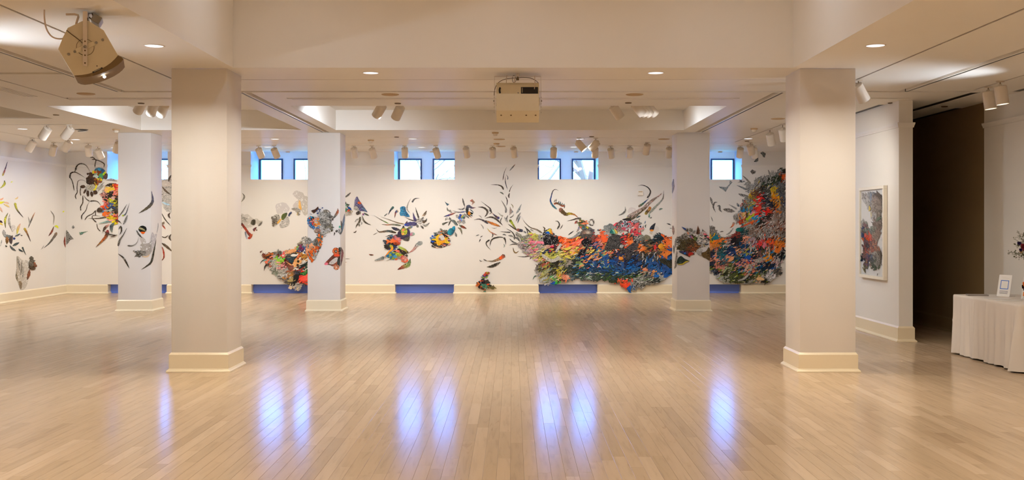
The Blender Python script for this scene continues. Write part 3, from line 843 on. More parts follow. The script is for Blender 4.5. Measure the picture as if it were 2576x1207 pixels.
for k in range(46):
    x, z = pr.uniform(-.08, .08), pr.uniform(.105, .235); s_ = pr.uniform(.006, .018)
    m = MB(); m.lathe([(0, 0), (s_, 0), (s_*.8, .0006), (0, .0006)], 7, Mx @ Matrix.Translation((x, -.0013-.00002*k, z)) @ Matrix.Rotation(PI/2, 4, 'X') @ Matrix.Diagonal((1, pr.uniform(.5, 1.2), 1, 1)), cap=False)
    mt = [M_BLACK, M_DKBRASS, M_CARD, M_SPGRILL, M_BLUE, M_TAN][pr.randrange(6)]
    m.build('photo_shape', mt, ph)
M_ORANGE = solid('orange_petal', (0.93, 0.48, 0.08), 0.6)
flat(o, 'photo_inset', M_ORANGE, -.078, -.052, .035, .085, Mx)
for z in (.075, .065, .055, .04, .03, .02): flat(o, 'text_line', M_CLOTH, -.04, .085, z, z+.003, Mx, -.0008)
m = MB(); m.tube([(-.06, -.02, .002), (-.05, -.005, .05), (-.045, .0, .07)], .0018, 6); m.build('wire_easel', M_STEEL, o)
# papers
def papers(px0, px1, Y, n, th, w, rz, mat, label, cat, name):
    x = Xpx((px0+px1)/2, Y); e = empty(name, (x, Y, TZ), rz); tag(e, label, cat)
    for k in range(n):
        m = MB(); m.box(-w/2, w/2, -.075, .075, k*th, (k+1)*th-.0004, Matrix.Rotation(pr.uniform(-.08, .08), 4, 'Z')); m.build('sheet', mat, e)
M_BROCH = solid('grey_brochure', (0.62, 0.58, 0.55), 0.5)
papers(2432, 2484, 12.75, 4, .004, .235, -.25, M_BROCH, 'small pile of grey brochures at the corridor end of the table', 'brochure', 'brochure_pile')
papers(2480, 2540, 12.2, 2, .003, .26, -.1, M_CARD, 'white leaflets lying beside the grey brochures', 'paper', 'leaflet')
papers(2506, 2567, 11.9, 2, .003, .25, .06, M_CARD, 'white sheets lying in front of the blue outlined card', 'paper', 'paper_sheet')
# flower arrangement, mostly outside the frame
fx, fy = Xpx(2606, 12.0), 12.0
v = empty('flower_arrangement', (fx, fy, TZ)); tag(v, 'vase of flowers with pink and cream blooms and wispy sprigs', 'flowers')
M_VASE = solid('vase_glaze', (0.30, 0.32, 0.30), 0.2)
M_LEAF = solid('sprig_green', (0.30, 0.31, 0.14), 0.7)
M_PINK = solid('pink_petal', (0.62, 0.19, 0.25), 0.6)
M_CREAM = solid('cream_petal', (0.88, 0.78, 0.58), 0.6)
M_VIOLET = solid('violet_petal', (0.22, 0.13, 0.38), 0.6)
M_WHITE = solid('white_petal', (0.9, 0.88, 0.85), 0.6)
M_WINE = solid('wine_petal', (0.22, 0.05, 0.04), 0.6)
m = MB(); m.lathe([(0, 0), (.05, 0), (.065, .04), (.06, .16), (.038, .26), (.042, .30), (.036, .30), (.03, .26), (0, .26)], 26, cap=False); m.build('vase', M_VASE, v, True)
def bloom(px, py, r, mat, n=16, Y=fy):
    c = Vector((Xpx(px, Y), Y-pr.uniform(0, .06), EYE+(VY-py)/FPX*Y))-Vector((fx, fy, TZ))
    mb = MB()
    for k in range(n):
        a = k*2.4; e = .2+1.25*k/n; rr = r*(1-.55*k/n)
        d = Vector((math.cos(a)*math.cos(e), -math.sin(e), math.sin(a)*math.cos(e)))
        side = d.cross(Vector((0.1, 1, 0.2))).normalized(); up_ = side.cross(d)
        p0 = c; p1 = c+d*rr*.55+side*rr*.42; p2 = c+d*rr; p3 = c+d*rr*.55-side*rr*.42; p4 = c+d*rr*.6+up_*rr*.12
        mb.add([p0, p1, p2, p3, p4], [(0, 1, 4), (1, 2, 4), (2, 3, 4), (3, 0, 4)])
    mb.build('bloom', mat, v, True)
    st = MB(); st.tube(bez([tuple(c), tuple(c*.6+Vector((0, 0, .12))), (0, 0, .28)], 8), .0025, 5); st.build('stem', M_LEAF, v)
for a in ((2571, 621, .042, M_PINK), (2561, 612, .022, M_VIOLET), (2566, 612, .02, M_WHITE), (2571, 606, .022, M_WHITE), (2562, 628, .018, M_VIOLET), (2567, 632, .022, M_CREAM), (2580, 606, .03, M_WINE),
          (2592, 622, .05, M_CREAM), (2608, 612, .05, M_PINK), (2574, 715, .035, M_ORANGE), (2576, 722, .03, M_WINE), (2600, 640, .05, M_ORANGE)): bloom(a[0], a[1], a[2]*1.4, a[3], 24)
lf = MB()
for k in range(90):
    px, py = pr.gauss(2590, 16), pr.gauss(638, 11)
    if px < 2556: continue
    c = Vector((Xpx(px, fy), fy+pr.uniform(-.06, .08), EYE+(VY-py)/FPX*fy))-Vector((fx, fy, TZ)); d = Vector((pr.uniform(-1, 1), pr.uniform(-1, .4), pr.uniform(-.4, .8))).normalized()*pr.uniform(.02, .045)
    q = d.cross(Vector((.2, 1, .3))).normalized()*.010
    lf.add([c, c+d*.5+q, c+d, c+d*.5-q], [(0, 1, 2, 3)])
lf.build('foliage', M_LEAF, v)
def sprig(pts, n, seed):
    q = random.Random(seed)
    P_ = [Vector((Xpx(a, fy), fy+q.uniform(-.04, .04), EYE+(VY-b)/FPX*fy))-Vector((fx, fy, TZ)) for a, b in pts]
    c = bez([tuple(p) for p in P_], 14)
    mb = MB(); mb.tube(c, .0016, 5)
    for k in range(n):
        p = c[q.randrange(1, 10)]; d = Vector((q.uniform(-1, 1), q.uniform(-.6, .6), q.uniform(-.6, 1))).normalized()*q.uniform(.015, .04)
        mb.tube([p, p+d], .0011, 4)
        s = q.uniform(.004, .009)
        mb.lathe([(0, -s), (s*.6, 0), (0, s)], 6, Matrix.Translation(p+d), cap=False)
    mb.build('sprig', M_LEAF, v)
sprig([(2560, 582), (2566, 595), (2590, 625)], 22, 1); sprig([(2554, 601), (2570, 608), (2595, 630)], 12, 2); sprig([(2534, 634), (2560, 636), (2600, 645)], 22, 3)
sprig([(2545, 640), (2565, 638), (2600, 650)], 18, 4); sprig([(2556, 648), (2570, 643), (2600, 655)], 10, 5); sprig([(2574, 588), (2580, 600), (2600, 630)], 16, 6); sprig([(2552, 618), (2565, 620), (2600, 640)], 8, 7)

# ------------------------------------------------------------------ small wall items and the outdoors
m = empty('wall_thermostat', (Xpx(1611, YW), YW, EYE+(VY-486)/FPX*YW)); tag(m, 'small white thermostat box on the wall inside the big curved horn', 'thermostat')
b = MB(); b.bevbox(-.062, .062, -.03, 0, -.058, .062, .006); b.build('box', M_TRIMW, m, True)
b = MB(); b.box(-.045, .045, -.032, -.029, .022, .046); b.build('display', M_TAN, m)
b = MB(); b.box(-.04, .04, -.031, -.029, -.045, -.042); b.build('label_slot', M_TAN, m)

ground = MB(); ground.box(-40, 40, 25.4, 70, -.25, -.12)
g = tag(ground.build('lawn', M_LAWN), 'lawn outside the windows', None, None, 'structure')
def tree(x, y, h, r, lean, seed, label):
    q = random.Random(seed); mb = MB()
    t = empty('tree', (x, y, -.12)); tag(t, label, 'tree', 'bare trees outside')
    def branch(p, d, L, r0, depth):
        n = 5; pts = [p]; dd = d.copy()
        for k in range(n):
            dd = (dd+Vector((q.gauss(0, .16), q.gauss(0, .16), q.gauss(0.03, .12)))).normalized()
            pts.append(pts[-1]+dd*L/n)
        mb.tube(pts, [r0*(1-.5*k/n) for k in range(n+1)], 7 if depth < 2 else 5)
        if depth >= 5 or r0 < .006: return
        for k in range(q.choice((2, 3, 3))):
            i = q.randrange(2, n+1)
            a = Vector((q.gauss(0, 1), q.gauss(0, 1), q.gauss(0.2, .7))).normalized()
            branch(pts[i], (dd*.8+a*.75).normalized(), L*q.uniform(.5, .8), r0*q.uniform(.4, .6), depth+1)
    branch(Vector((0, 0, 0)), Vector((lean, 0, 1)).normalized(), h, r, 0)
    mb.build('branches', M_BARK, t)
for k, (x, y, h, r, ln, lb) in enumerate(((2.45, 33, 3.6, .30, -.12, 'thick leaning bare tree trunk outside the window over the wave collage'), (.7, 36, 3.2, .10, .1, 'thin bare tree outside, close beside the thick trunk'),
        (-3.2, 34, 3.0, .11, .2, 'bare tree outside the window above the blue creature collage'), (-1.2, 47, 3.9, .17, -.2, 'bare tree with crossing branches outside, farther back'),
        (-9.0, 43, 3.4, .12, .05, 'bare tree outside the window above the bird-shaped collage'), (-11.5, 34, 3.0, .12, .1, 'bare tree outside the window by the spider collage'), (6.9, 40, 3.2, .08, 0, 'slim bare tree outside the window by the tower collage'),
        (-5.0, 52, 3.2, .1, .2, 'thin bare tree far outside behind the orange bird column'), (3.9, 39, 3.3, .1, -.15, 'thin bare tree outside behind the horned fish column'))):
    tree(x, y, h, r, ln, 20+k, lb)
# ------------------------------------------------------------------ cut paper collages
def paper_mat(name, kind):
    m, nt, b = new_mat(name)
    at = N(nt, 'ShaderNodeAttribute', attribute_name='col')
    geo = N(nt, 'ShaderNodeNewGeometry')
    nz = N(nt, 'ShaderNodeTexNoise', i_Scale=9.0, i_Detail=2.0)
    nt.links.new(geo.outputs['Position'], nz.inputs['Vector'])
    wob = N(nt, 'ShaderNodeVectorMath', operation='MULTIPLY_ADD'); wob.inputs[1].default_value = (0.16, 0.16, 0.16)
    nt.links.new(nz.outputs['Color'], wob.inputs[0]); nt.links.new(geo.outputs['Position'], wob.inputs[2])
    wv = N(nt, 'ShaderNodeTexNoise', i_Scale=15.0, i_Detail=1.0, i_Distortion=1.4)
    nt.links.new(wob.outputs[0], wv.inputs['Vector'])
    # contour lines of a slow noise: nested swirling brush lines
    mul = N(nt, 'ShaderNodeMath', operation='MULTIPLY'); mul.inputs[1].default_value = {'drawing': 9.0, 'marbled': 7.0, 'plain': 4.0, 'ink': 6.0}.get(kind, 5.0)
    frc = N(nt, 'ShaderNodeMath', operation='FRACT')
    nt.links.new(wv.outputs['Fac'], mul.inputs[0]); nt.links.new(mul.outputs[0], frc.inputs[0])
    T = frc.outputs[0]
    lum = N(nt, 'ShaderNodeRGBToBW'); c = at.outputs['Color']; nt.links.new(c, lum.inputs[0])
    def times(fac, lo, hi):
        mr = N(nt, 'ShaderNodeMapRange'); mr.inputs['From Min'].default_value = 0.0; mr.inputs['From Max'].default_value = 0.30
        mr.inputs['To Min'].default_value = lo; mr.inputs['To Max'].default_value = hi
        nt.links.new(lum.outputs[0], mr.inputs['Value'])
        q = N(nt, 'ShaderNodeMath', operation='MULTIPLY'); nt.links.new(fac, q.inputs[0]); nt.links.new(mr.outputs[0], q.inputs[1]); return q.outputs[0]
    if kind == 'plain':
        r = ramp(nt, [(0.0, 0.42), (0.10, 0.62), (0.2, 1.0), (0.95, 0.95)])
        nt.links.new(T, r.inputs[0]); c = mix(nt, 1.0, c, r.outputs[0], 'MULTIPLY')
    elif kind == 'marbled':
        r = ramp(nt, [(0.0, 0.06), (0.26, 0.10), (0.42, 0.75), (0.6, 1.0), (1.0, 0.8)])
        nt.links.new(T, r.inputs[0]); c = mix(nt, 1.0, c, r.outputs[0], 'MULTIPLY')
        r2 = ramp(nt, [(0.84, 0.0), (0.92, 1.0), (0.98, 0.6)])
        nt.links.new(T, r2.inputs[0]); c = mix(nt, times(r2.outputs[0], .22, .5), c, (0.70, 0.66, 0.58))
    elif kind == 'drawing':       # black line drawing on paper with a faint tint
        r2 = ramp(nt, [(0.60, 0.0), (0.74, 1.0)])
        nt.links.new(T, r2.inputs[0]); c = mix(nt, times(r2.outputs[0], .22, 1.0), c, (0.72, 0.69, 0.64))
        r = ramp(nt, [(0.0, 0.02), (0.24, 0.05), (0.40, 1.0)])
        nt.links.new(T, r.inputs[0]); c = mix(nt, 1.0, c, r.outputs[0], 'MULTIPLY')
    elif kind == 'wash':
        r = ramp(nt, [(0.0, 0.30), (0.25, 0.55), (0.45, 1.0)])
        nt.links.new(T, r.inputs[0]); c = mix(nt, 1.0, c, r.outputs[0], 'MULTIPLY')
    elif kind == 'ink':           # dark brush-inked paper with small blank flecks
        r2 = ramp(nt, [(0.86, 0.0), (0.93, 0.7)])
        nt.links.new(T, r2.inputs[0]); c = mix(nt, r2.outputs[0], c, (0.58, 0.54, 0.46))
    elif kind == 'dots':
        v = N(nt, 'ShaderNodeTexVoronoi', i_Scale=34.0)
        nt.links.new(wob.outputs[0], v.inputs['Vector'])
        r2 = ramp(nt, [(0.20, 1.0), (0.27, 0.0)])
        nt.links.new(v.outputs['Distance'], r2.inputs[0]); c = mix(nt, r2.outputs[0], c, (0.78, 0.75, 0.7))
    elif kind == 'bubbles':
        v = N(nt, 'ShaderNodeTexVoronoi', i_Scale=19.0)
        nt.links.new(wob.outputs[0], v.inputs['Vector'])
        r2 = ramp(nt, [(0.0, 1.0), (0.30, 0.85), (0.36, 0.0), (0.6, 0.15)])
        nt.links.new(v.outputs['Distance'], r2.inputs[0]); c = mix(nt, r2.outputs[0], c, (0.76, 0.73, 0.68))
    nt.links.new(c, b.inputs['Base Color'])
    b.inputs['Roughness'].default_value = 0.6
    b.inputs['Specular IOR Level'].default_value = 0.25
    return m
PM = {k: paper_mat('paper_'+k, k) for k in ('plain', 'marbled', 'drawing', 'ink', 'dots', 'bubbles', 'wash')}
PK = {'p': 'plain', 'm': 'marbled', 'd': 'drawing', 'i': 'ink', 'o': 'dots', 'b': 'bubbles', 'w': 'wash'}

class Surf:
    """a wall or column face; a photo point is carried onto it along the line of sight of the photograph"""
    def __init__(s, axis, val, nrm, lift=0.0): s.a, s.v, s.n, s.lift = axis, val, Vector(nrm), lift
    def pt(s, px, py, off):
        t = s.v if s.a == 'Y' else s.v*FPX/(px-VX)
        p = Vector(((px-VX)/FPX*t, t, EYE+(VY-py)/FPX*t))
        if s.a == 'X': p.x = s.v
        k = min(1, max(0, (.46-p.z)/.2)) if s.lift else 0      # leans out over the baseboard at its foot
        r = .028*max(0, 1-abs(p.z-2.963)/.075)**.5 if (s.a == 'Y' and s.v == YW and abs(p.z-2.963) < .075) else 0      # and over the picture rail
        return p + s.n*(off+s.lift*k*k*(3-2*k)+r)
WALLS = Surf('Y', YW, (0, -1, 0)); WALLB = Surf('Y', YW, (0, -1, 0), 0.048)
COLF = Surf('Y', 19.4, (0, -1, 0)); SIDEL = Surf('X', XL, (1, 0, 0))
COLS_L = Surf('X', -3.195, (1, 0, 0)); COLS_R = Surf('X', 3.04, (-1, 0, 0)); COLS_LL = Surf('X', -6.70, (1, 0, 0))

class Crop:
    def __init__(s, x, y, k): s.x, s.y, s.k = x, y, k
    def __call__(s, txt):
        if not isinstance(txt, str): return txt
        return [(s.x+float(a)*s.k, s.y+float(b)*s.k) for a, b in (q.split(',') for q in txt.split())]
PX = Crop(0, 0, 1)
cA = Crop(1340, 560, 180/1358); cB = Crop(1510, 560, 190/1274); cC = Crop(1180, 540, 200/1150); cD = Crop(1370, 450, 170/1368); cE = Crop(1530, 450, 170/1368)
cF = Crop(1780, 370, 200/1271); cG = Crop(1780, 550, 200/1341); cH = Crop(1180, 400, 200/1509); cK = Crop(920, 480, 170/977); cL = Crop(1060, 480, 160/1207)
cM = Crop(760, 480, 170/977); cN = Crop(640, 570, 160/1136); cQ = Crop(160, 380, 150/696); cR = Crop(0, 400, 220/781); cS = Crop(280, 440, 160/743); cT = Crop(600, 470, 180/1552)
cU = Crop(1680, 540, 120/805); cV = Crop(400, 440, 40/186); cP = Crop(2150, 450, 100/447)

def catmull(P, n, closed=False):
    P = [Vector(p) for p in P]; m = len(P); out = []
    segs = m if closed else m-1
    for i in range(segs):
        p0 = P[(i-1) % m] if closed or i > 0 else P[0]*2-P[1]
        p1, p2 = P[i], P[(i+1) % m]
        p3 = P[(i+2) % m] if closed or i < m-2 else P[-1]*2-P[-2]
        for k in range(n):
            t = k/n
            out.append(0.5*((2*p1)+(p2-p0)*t+(2*p0-5*p1+4*p2-p3)*t*t+(3*p1-p0-3*p2+p3)*t**3))
    if not closed: out.append(P[-1])
    return out

TH = 0.0025
class Piece:
    """one cut piece of paper: outline points with colours, given a small thickness"""
    def __init__(s): s.v = []; s.f = []; s.c = []
    def ring(s, surf, pts, cols, off, tris=None):
        n0 = len(s.v); n = len(pts)
        s.v += [surf.pt(p[0], p[1], off+TH) for p in pts]+[surf.pt(p[0], p[1], max(off-0.001, 0.0003)) for p in pts]
        s.c += cols+[tuple(x*.8 for x in c) for c in cols]
        return n0, n
    def sides(s, n0, n):
        for i in range(n):
            j = (i+1) % n
            s.f.append((n0+i, n0+n+i, n0+n+j, n0+j))
    def make(s, name, mat, parent, loc=None):
        loc = loc if loc is not None else Vector()
        o = link_mesh(name, [v-loc for v in s.v], s.f, PM[PK[mat]], parent)
        me = o.data
        a = me.attributes.new('col', 'FLOAT_COLOR', 'POINT')
        a.data.foreach_set('color', [x for c in s.c for x in (*c, 1)])
        return o

def gradient(cols, t):
    L = [lin(c) for c in cols.split()]
    if len(L) == 1: return L[0]
    x = t*(len(L)-1); i = min(int(x), len(L)-2); f = x-i
    return tuple(a+(b-a)*f for a, b in zip(L[i], L[i+1]))

def sliver_into(P, surf, pts, w, cols, prof='leaf', off=.003, n=5):
    c = catmull([Vector(p) for p in pts], n) if len(pts) > 2 else [Vector(pts[0]).lerp(Vector(pts[1]), i/6) for i in range(7)]
    m = len(c); Lf = []; Rt = []; cl = []
    for i, p in enumerate(c):
        t = i/(m-1)
        d = c[min(i+1, m-1)]-c[max(i-1, 0)]; d = d.normalized() if d.length > 0 else Vector((1, 0))
        nn = Vector((-d.y, d.x))
        if prof == 'leaf': k = max(0.04, math.sin(PI*t)**.8)
        elif prof == 'horn': k = max(0.05, min(t**.75, 6*(1-t)+.35, 1.0))
        elif prof == 'tail': k = max(0.05, min((1-t)**.75, 6*t+.35, 1.0))
        else: k = min(1, .45+5*t, .45+5*(1-t))
        k *= 1+.13*math.sin(i*2.3+w)
        Lf.append(p+nn*w*k/2); Rt.append(p-nn*w*k/2); cl.append(gradient(cols, t))
    pts2 = Lf+Rt[::-1]; cl2 = cl+cl[::-1]
    n0, n1 = P.ring(surf, pts2, cl2, off)
    for i in range(m-1): P.f.append((n0+i, n0+i+1, n0+2*m-2-i, n0+2*m-1-i))
    P.sides(n0, n1)
    return Lf, Rt

def inside(p, poly):
    x, y = p; r = False; j = len(poly)-1
    for i in range(len(poly)):
        a, b = poly[i], poly[j]
        if (a[1] > y) != (b[1] > y) and x < (b[0]-a[0])*(y-a[1])/(b[1]-a[1])+a[0]: r = not r
        j = i
    return r

class Collage:
    """a collage figure: one thing whose cut pieces are its parts"""
    def __init__(s, surf, at, label, group=None, name='paper_collage', cat='collage'):
        s.surf = surf; s.loc = surf.pt(at[0], at[1], 0); s.layer = .003
        s.o = empty(name, s.loc); tag(s.o, label, cat, group)
    def nxt(s): s.layer += .0002; return s.layer
    def sliver(s, pts, w, cols, mat='i', prof='leaf', off=None, surf=None):
        P = Piece(); sliver_into(P, surf or s.surf, pts, w, cols, prof, off or s.nxt())
        return P.make('paper_sliver', mat, s.o, s.loc)
    def patch(s, poly, cols, mat='p', off=None, smooth=True, surf=None):
        q = catmull(poly, 3, True) if smooth else [Vector(p) for p in poly]
        xs = [p.x for p in q]; x0, x1 = min(xs), max(xs)
        P = Piece(); n0, n = P.ring(surf or s.surf, q, [gradient(cols, (p.x-x0)/(x1-x0+.01)) for p in q], off or s.nxt())
        P.f.append(tuple(range(n0, n0+n))); P.sides(n0, n)
        return P.make('paper_patch', mat, s.o, s.loc)
    def blob(s, x, y, rx, ry, cols, mat='p', off=None, jag=.12, n=12, rot=0, surf=None):
        q = []
        for k in range(n):
            a = 2*PI*k/n; r = 1+R.uniform(-jag, jag)
            u, v = rx*r*math.cos(a), ry*r*math.sin(a)
            q.append((x+u*math.cos(rot)-v*math.sin(rot), y+u*math.sin(rot)+v*math.cos(rot)))
        return s.patch(q, cols, mat, off, True, surf)
    def field(s, poly, pts, step=2.0, sp=6.5, size=(9, 21), wid=(3.5, 8.5), ang=None, jitter=4.5, marb=.5, base=True, seed=1, offs=(.008, .018)):
        """fill an outline with scraps; pts: (x, y, colour, paper) samples of what lies where"""
        q = random.Random(seed)
        if not isinstance(poly[0], Vector): poly = [Vector(p) for p in poly]
        xs = [p[0] for p in poly]; ys = [p[1] for p in poly]
        P3 = [(a, b, lin(c), k) for a, b, c, k in pts]
        def pick(x, y, j):
            x += q.gauss(0, j); y += q.gauss(0, j)
            return min(P3, key=lambda p: (p[0]-x)**2+(p[1]-y)**2)
        if base:
            byk = {}
            x = min(xs)
            while x < max(xs):
                y = min(ys)
                while y < max(ys):
                    if all(inside(q_, poly) for q_ in ((x, y), (x+step, y), (x, y+step), (x+step, y+step))):
                        c = pick(x, y, 3)
                        k = 'd' if c[3] == 'd' else 'm'
                        P = byk.setdefault(k, Piece())
                        grid = P.__dict__.setdefault('grid', {}); ix = []
                        for a, b in ((x, y), (x, y+step), (x+step, y+step), (x+step, y)):
                            key = (round(a, 2), round(b, 2))
                            if key not in grid:
                                grid[key] = len(P.v); P.v.append(s.surf.pt(a, b, .004)); P.c.append(tuple(v*.6 for v in c[2]) if k == 'm' else c[2])
                            ix.append(grid[key])
                        P.f.append(tuple(ix))
                    y += step
                x += step
            for k, P in byk.items():
                o = P.make('backing_paper', k, s.o, s.loc)
        L = []
        x = min(xs)
        while x < max(xs):
            y = min(ys)
            while y < max(ys):
                px, py = x+q.uniform(-sp*.6, sp*.6), y+q.uniform(-sp*.6, sp*.6)
                if inside((px, py), poly): L.append((px, py))
                y += sp
            x += sp
        q.shuffle(L)
        made = 0; rest = {}
        data = []
        for px, py in L:
            c = pick(px, py, jitter)
            a = (ang(px, py) if ang else 0)+q.gauss(0, .45)
            ln = q.uniform(*size)*.5; w = q.uniform(*wid)
            k = c[3]
            if k == 'x': k = 'm' if q.random() < marb else 'p'
            dx, dy = math.cos(a)*ln, math.sin(a)*ln
            bend = q.uniform(-.6, .6)*ln
            p3 = [(px-dx, py-dy), (px-dy/ln*bend*.6, py+dx/ln*bend*.6), (px+dx, py+dy)]
            v = q.uniform(.75, 1.2)
            data.append((ln*w, p3, w, tuple(min(1, z*v) for z in c[2]), k, q.uniform(*offs), q.choice(('leaf', 'leaf', 'horn', 'tail'))))
        data.sort(key=lambda d: -d[0])
        for i, (_, p3, w, c, k, of, pr_) in enumerate(data):
            hx = '%02x%02x%02x' % tuple(int(255*max(0, min(1, (1.055*z**(1/2.4)-.055 if z > .0031 else 12.92*z)))) for z in c)
            if i < 280:
                P = Piece(); sliver_into(P, s.surf, p3, w, hx, pr_, of, 3); P.make('paper_scrap', k, s.o, s.loc)
            else:
                P = rest.setdefault(k, Piece()); sliver_into(P, s.surf, p3, w, hx, pr_, of, 3)
        for k, P in rest.items():
            o = P.make('scrap_layer', k, s.o, s.loc); o['kind'] = 'stuff'

def strokes(C, n, box, cols, ang, size, wid, seed, mat='p', poly=None, off=(.0195, .0225)):
    """fine brushed lines over a part of a collage, too thin to tell apart one by one"""
    q = random.Random(seed); P = Piece()
    for i in range(n):
        x, y = q.uniform(box[0], box[2]), q.uniform(box[1], box[3])
        if poly and not inside((x, y), poly): continue
        a = (ang(x, y) if callable(ang) else ang)+q.gauss(0, .3); L = q.uniform(*size)/2; b = q.uniform(-.55, .55)*L
        dx, dy = math.cos(a)*L, math.sin(a)*L
        sliver_into(P, C.surf, [(x-dx, y-dy), (x-dy/L*b, y+dx/L*b), (x+dx, y+dy)], q.uniform(*wid), q.choice(cols.split()), 'leaf', q.uniform(*off), 3)
    o = P.make('brush_strokes', mat, C.o, C.loc); o['kind'] = 'stuff'

# free cut-outs: each one is a thing of its own, labelled by its look and by its rank from a landmark
FREE = {}
def cname(c):
    r, g, b = [x**(1/2.2) for x in c]; mx, mn = max(r, g, b), min(r, g, b)
    if mx < .34: return 'black' if mx-mn < .09 else ('navy' if b >= mx else 'dark brown')
    if mx-mn < .12: return 'grey' if mx < .8 else 'white'
    h = (60*(((g-b)/(mx-mn)) % 6) if mx == r else 60*((b-r)/(mx-mn)+2) if mx == g else 60*((r-g)/(mx-mn)+4))
    if mx < .55 and h < 50: return 'brown'
    for lim, nm in ((16, 'red'), (42, 'orange'), (68, 'yellow'), (160, 'green'), (200, 'teal'), (255, 'blue'), (300, 'purple'), (345, 'pink')):
        if h < lim: return nm
    return 'red'
def free(spray, surf, pts, w, cols, mat='i', prof='leaf', shape='sliver'):
    cx = sum(p[0] for p in pts)/len(pts); cy = sum(p[1] for p in pts)/len(pts)
    loc = surf.pt(cx, cy, 0); P = Piece()
    sliver_into(P, surf, pts, w, cols, prof, .003+.0004*(len(FREE.get(spray, [])) % 5))
    o = P.make('paper_cutout', mat, None, loc); o.location = loc
    FREE.setdefault(spray, []).append((cx, cy, o, cname(gradient(cols, .5)), shape)); return o
def freepoly(spray, surf, poly, cols, mat='m', shape='scrap', smooth=True):
    q = catmull(poly, 3, True) if smooth else [Vector(p) for p in poly]
    cx = sum(p.x for p in q)/len(q); cy = sum(p.y for p in q)/len(q)
    loc = surf.pt(cx, cy, 0); xs = [p.x for p in q]; x0, x1 = min(xs), max(xs)
    P = Piece(); n0, n = P.ring(surf, q, [gradient(cols, (p.x-x0)/(x1-x0+.01)) for p in q], .003)
    P.f.append(tuple(range(n0, n0+n))); P.sides(n0, n)
    o = P.make('paper_cutout', mat, None, loc); o.location = loc
    FREE.setdefault(spray, []).append((cx, cy, o, cname(gradient(cols, .5)), shape)); return o
def label_free(spray, lx, landmark, where):
    L = sorted(FREE.get(spray, []), key=lambda r: (abs(r[0]-lx), r[1]))
    for k, r in enumerate(L):
        tag(r[2], '%s paper %s %s, %s from the %s' % (r[3], r[4], where, ordinal(k+1), landmark), 'cutout', 'loose paper cutouts '+where)
DK = '2a2320'; DB = '30261c'
def pts_of(crop, txt):
    """'x,y,colour,paper ...' samples in a detail's own pixels"""
    out = []
    for q in txt.split():
        a, b, c, k = q.split(',')
        out.append((crop.x+float(a)*crop.k, crop.y+float(b)*crop.k, c, k))
    return out

# ---- the long wave collage
WAVE_OUT = PX('1302,585 1318,596 1326,588 1345,586 1352,590 1367,588 1374,580 1383,575 1391,588 1402,594 1420,597 1440,600 1458,590 1465,578 1475,574 1488,577 1496,590 1505,592 1513,584 1520,580 1527,584 1527,598 1534,594 1540,588 1560,592 1570,588 1585,590 1600,588 1615,592 1632,600 1640,602 1648,590 1660,588 1676,593 1690,597 1720,600 1745,606 1745,690 1710,694 1690,690 1676,696 1668,705 1655,711 1640,714 1625,717 1612,727 1604,723 1592,729 1587,726 1585,733 1578,729 1570,722 1562,716 1556,709 1545,712 1530,706 1510,702 1502,708 1495,707 1478,703 1465,706 1455,700 1440,703 1432,701 1428,707 1415,706 1408,708 1405,713 1395,716 1385,714 1370,712 1358,702 1352,692 1346,680 1350,668 1358,661 1350,655 1338,648 1325,641 1313,630 1306,618 1310,605')
wv = Collage(WALLB, (1510, 650), 'huge wave-shaped collage of blue, black and orange scraps low on the window wall')
